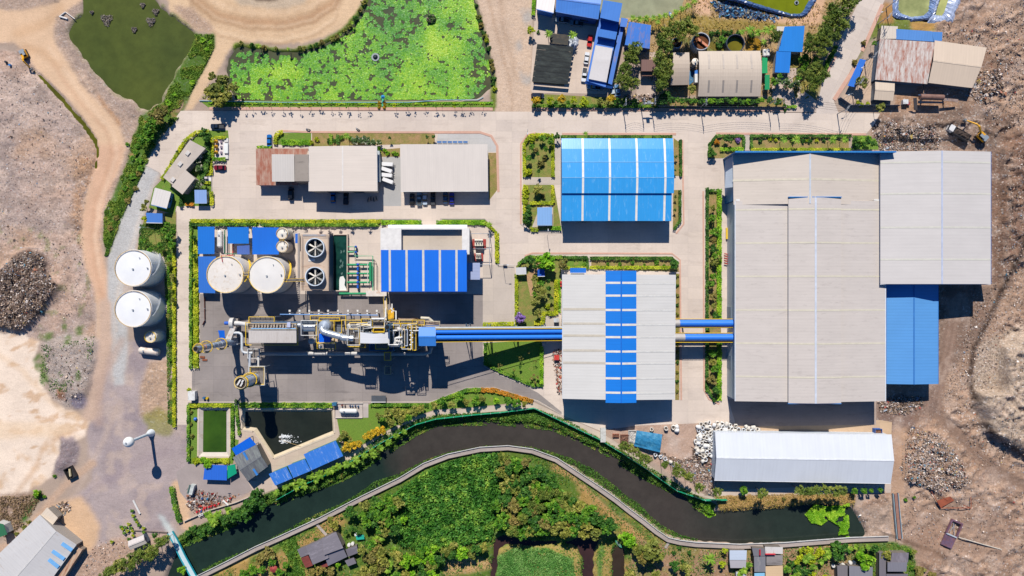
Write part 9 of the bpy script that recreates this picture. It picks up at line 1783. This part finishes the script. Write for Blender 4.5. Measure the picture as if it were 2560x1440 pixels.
growth('reeds','even green reeds filling the pond at the bottom edge','reeds',[(1242,1392),(1290,1366),(1370,1370),(1432,1398),(1442,1460),(1242,1460)],8000,.26,leafmat('pond_reeds',[(0,'#4f8f40'),(.5,'#74ae58'),(1,'#a4cc7c')]),.4)
growth('reeds','soft green reed patch left of the old grey house','reeds',[(690,1345),(735,1335),(752,1380),(764,1440),(715,1440),(722,1395)],3200,.32,REED,.7)
growth('weeds','bright yellow green floating weed at the east end of the river','water weed',[(2015,1290),(2040,1262),(2070,1270),(2100,1266),(2122,1258),(2126,1345),(2098,1346),(2104,1320),(2075,1300),(2056,1314),(2030,1308)],6500,.28,LEAF['bright'],.7,.5,1.2,-3,31,.75,-1.3)
growth('weeds','small bright floating weed patch below the bank trees','water weed',[(1760,1266),(1775,1264),(1792,1290),(1776,1296),(1764,1292)],420,.24,LEAF['bright'],.1,.8,1.2,-3,0,0,-1.3)
growth('dry_grass','dry scrub on the bank between the earth track and gravel road','scrub',[(262,640),(285,560),(320,470),(345,400),(362,420),(330,490),(300,545),(270,640)],6000,.22,REED,.35,patch=.35,seed=17)
growth('dry_grass','dry scrub around the sludge tanks and olive pond','scrub',NE1,7000,.26,DRY,.35,patch=.4,seed=5)
growth('bank_grass','weeds on the grass west of the plant road','undergrowth',[(350,560),(440,560),(440,1060),(420,1060),(416,800),(410,640),(345,640)],7000,.22,REED,.35,patch=.1,seed=7)
growth('bank_grass','scrubby weeds on the grey debris bank beside the sand','undergrowth',[(105,860),(235,840),(235,900),(150,1000),(100,960)],900,.28,REED,.3,patch=.9,seed=11)
growth('dry_grass','dry grass strip under the trees by the white hall','grass',[(1785,1240),(2140,1228),(2138,1268),(1800,1280)],2600,.24,DRY,.35)
growth('bank_grass','brushwood on the dumping ground beside the pale grey hall','scrub',[(-40,1240),(60,1240),(110,1232),(70,1300),(20,1345),(-40,1390)],2200,.3,leafmat('brushwood',[(0,'#6c5f4a'),(.5,'#8f7d64'),(.8,'#a89478'),(1,'#7a8448')]),.4,patch=.3,seed=13)
x,y=scatter_poly([(930,-20),(908,40),(868,86),(806,120),(742,138),(690,138),(640,128),(596,126),(576,152),(573,180),(579,215),(594,246),(700,250),(1180,246),(1215,214),(1226,190),(1220,150),(1206,110),(1190,30),(1178,-20)],95000)
d1=fbm(x,y,60,401,4);d2=fbm(x,y,9,403,3);edge=pdist(x,y,LILY[:8]);south=np.clip((y-195)/60,0,1)*(x<960)
k=(d1*.30+d2*.66)>(.435+.09*south+.07*np.clip(1-edge/24,0,1)+.06*np.clip((x-1160)/60,0,1)+RNG.normal(0,.035,len(x)));k&=np.hypot(x-938,y-142)>11;x,y,d1=x[k],y[k],d1[k];n=len(x)
u,v=rand_axes(n,.22,4.0);tag(quads('water_lilies',np.stack([(x-1280)*S,(720-y)*S,np.full(n,-.55)+RNG.uniform(0,.07,n)],1),u,v,np.clip((d1-.35)*1.6+RNG.normal(.15,.2,n),0,1),leafmat('lily_pads',[(0,'#4f9440'),(.45,'#74b632'),(.8,'#98cc30'),(1,'#b8da50')],.45,0)),'bright green lily pads covering most of the large pond','water lilies',kind='stuff')
LM=[('blue head house',1068,840),('striped warehouse',1548,840),('huge warehouse',1990,690),('sky blue hall',1543,450),('power house',1062,650),('cooling tower',787,655),('white storage tanks',350,720),('ball water tower',345,1095),('green pool',535,1080),('black pool',720,1085),('lily pond',900,150),('green pond',330,130),('blue office wing',1510,130),('beige arched warehouse',1823,185),('bright blue house',1970,110),('rusty roofed warehouse',2262,150),('grey carport',1110,420),('beige workshop hall',858,420),('gate house',460,405),('spirit shrine',555,372),('gate kiosk',502,490),('small white office',402,495),('turquoise footbridge',455,1390),('riverside blue sheds',765,1165),('dark weathered shed',625,1158),('pale blue pump house',1362,540),('garden shelter',1303,676),('white storage hall',2008,1145),('blue tarpaulin',1622,1103),('old grey house',820,1375),('ditch canoe',1548,1361),('silver roofed house',1846,1395),('red ridged house',1920,1400),('twin roofed house',2145,1430),('dark grey house',2235,1405),('pale grey hall',90,1390),('dirt tracks',120,70),('north road lamps',2142,180),('olive green pond',1930,10),('milky pond',2290,20),('shade net nursery',1382,158),('brown hut',1620,165),('sludge tanks',1725,104),('reed pond',1340,1410),('rubbish heap',2330,1160),('rusty gangway',2247,1290),('gas tank court',872,1026),('scrap corner',540,1250),('river bend thicket',1120,1260),('bend forest',1390,1270),('sloping conveyor',1250,836),('level conveyors',1762,825),('white trailers',970,434),('small hut',343,1356),('yellow topiary balls',955,263),('motorcycle road',833,323),('chimney',560,860),('garden corner shelter',1352,681),('riverside lawn',1060,1000),('grey gravel road',310,600),('earth track',270,420),('transformer pole pair',1615,266),('corner yellow trees',1375,250),('twin conveyors garden',1300,780),('landfill slope',2500,600)]
WN=['east','northeast','north','northwest','west','southwest','south','southeast'];GRP={}
for o,d,px,py in PLANTS:
 nm,lx,ly=min(LM,key=lambda m:math.hypot(m[1]-px,m[2]-py));dd=math.hypot(lx-px,ly-py);a=math.atan2(ly-py,px-lx)
 rel='beside' if dd<10 else WN[int(round(a/(math.pi/4)))%8]+' of'
 GRP.setdefault('%s %s the %s'%(d,rel,nm),[]).append((o,px,py))
for lab,L in GRP.items():
 if len(L)==1:L[0][0]['label']=lab;continue
 wx=max(p[1]for p in L)-min(p[1]for p in L);wy=max(p[2]for p in L)-min(p[2]for p in L);ax=1 if wx>=wy else 2
 L.sort(key=lambda p:p[ax])
 for i,p in enumerate(L):p[0]['label']='%s, %s from %s'%(lab,ordinal(i+1)if i<len(L)-1 or len(L)>9 else 'last','west' if ax==1 else 'north')
for o,d,px,py in PLANTS:o['group']={'bush':'bushes on banks and in gardens','hedge':'clipped hedges','palm':'palm trees','banana plant':'banana plants','potted shrub':'potted shrubs','tree':'trees about the site','shrub':'small shrubs about the site','sapling':'young saplings'}[o['category']]
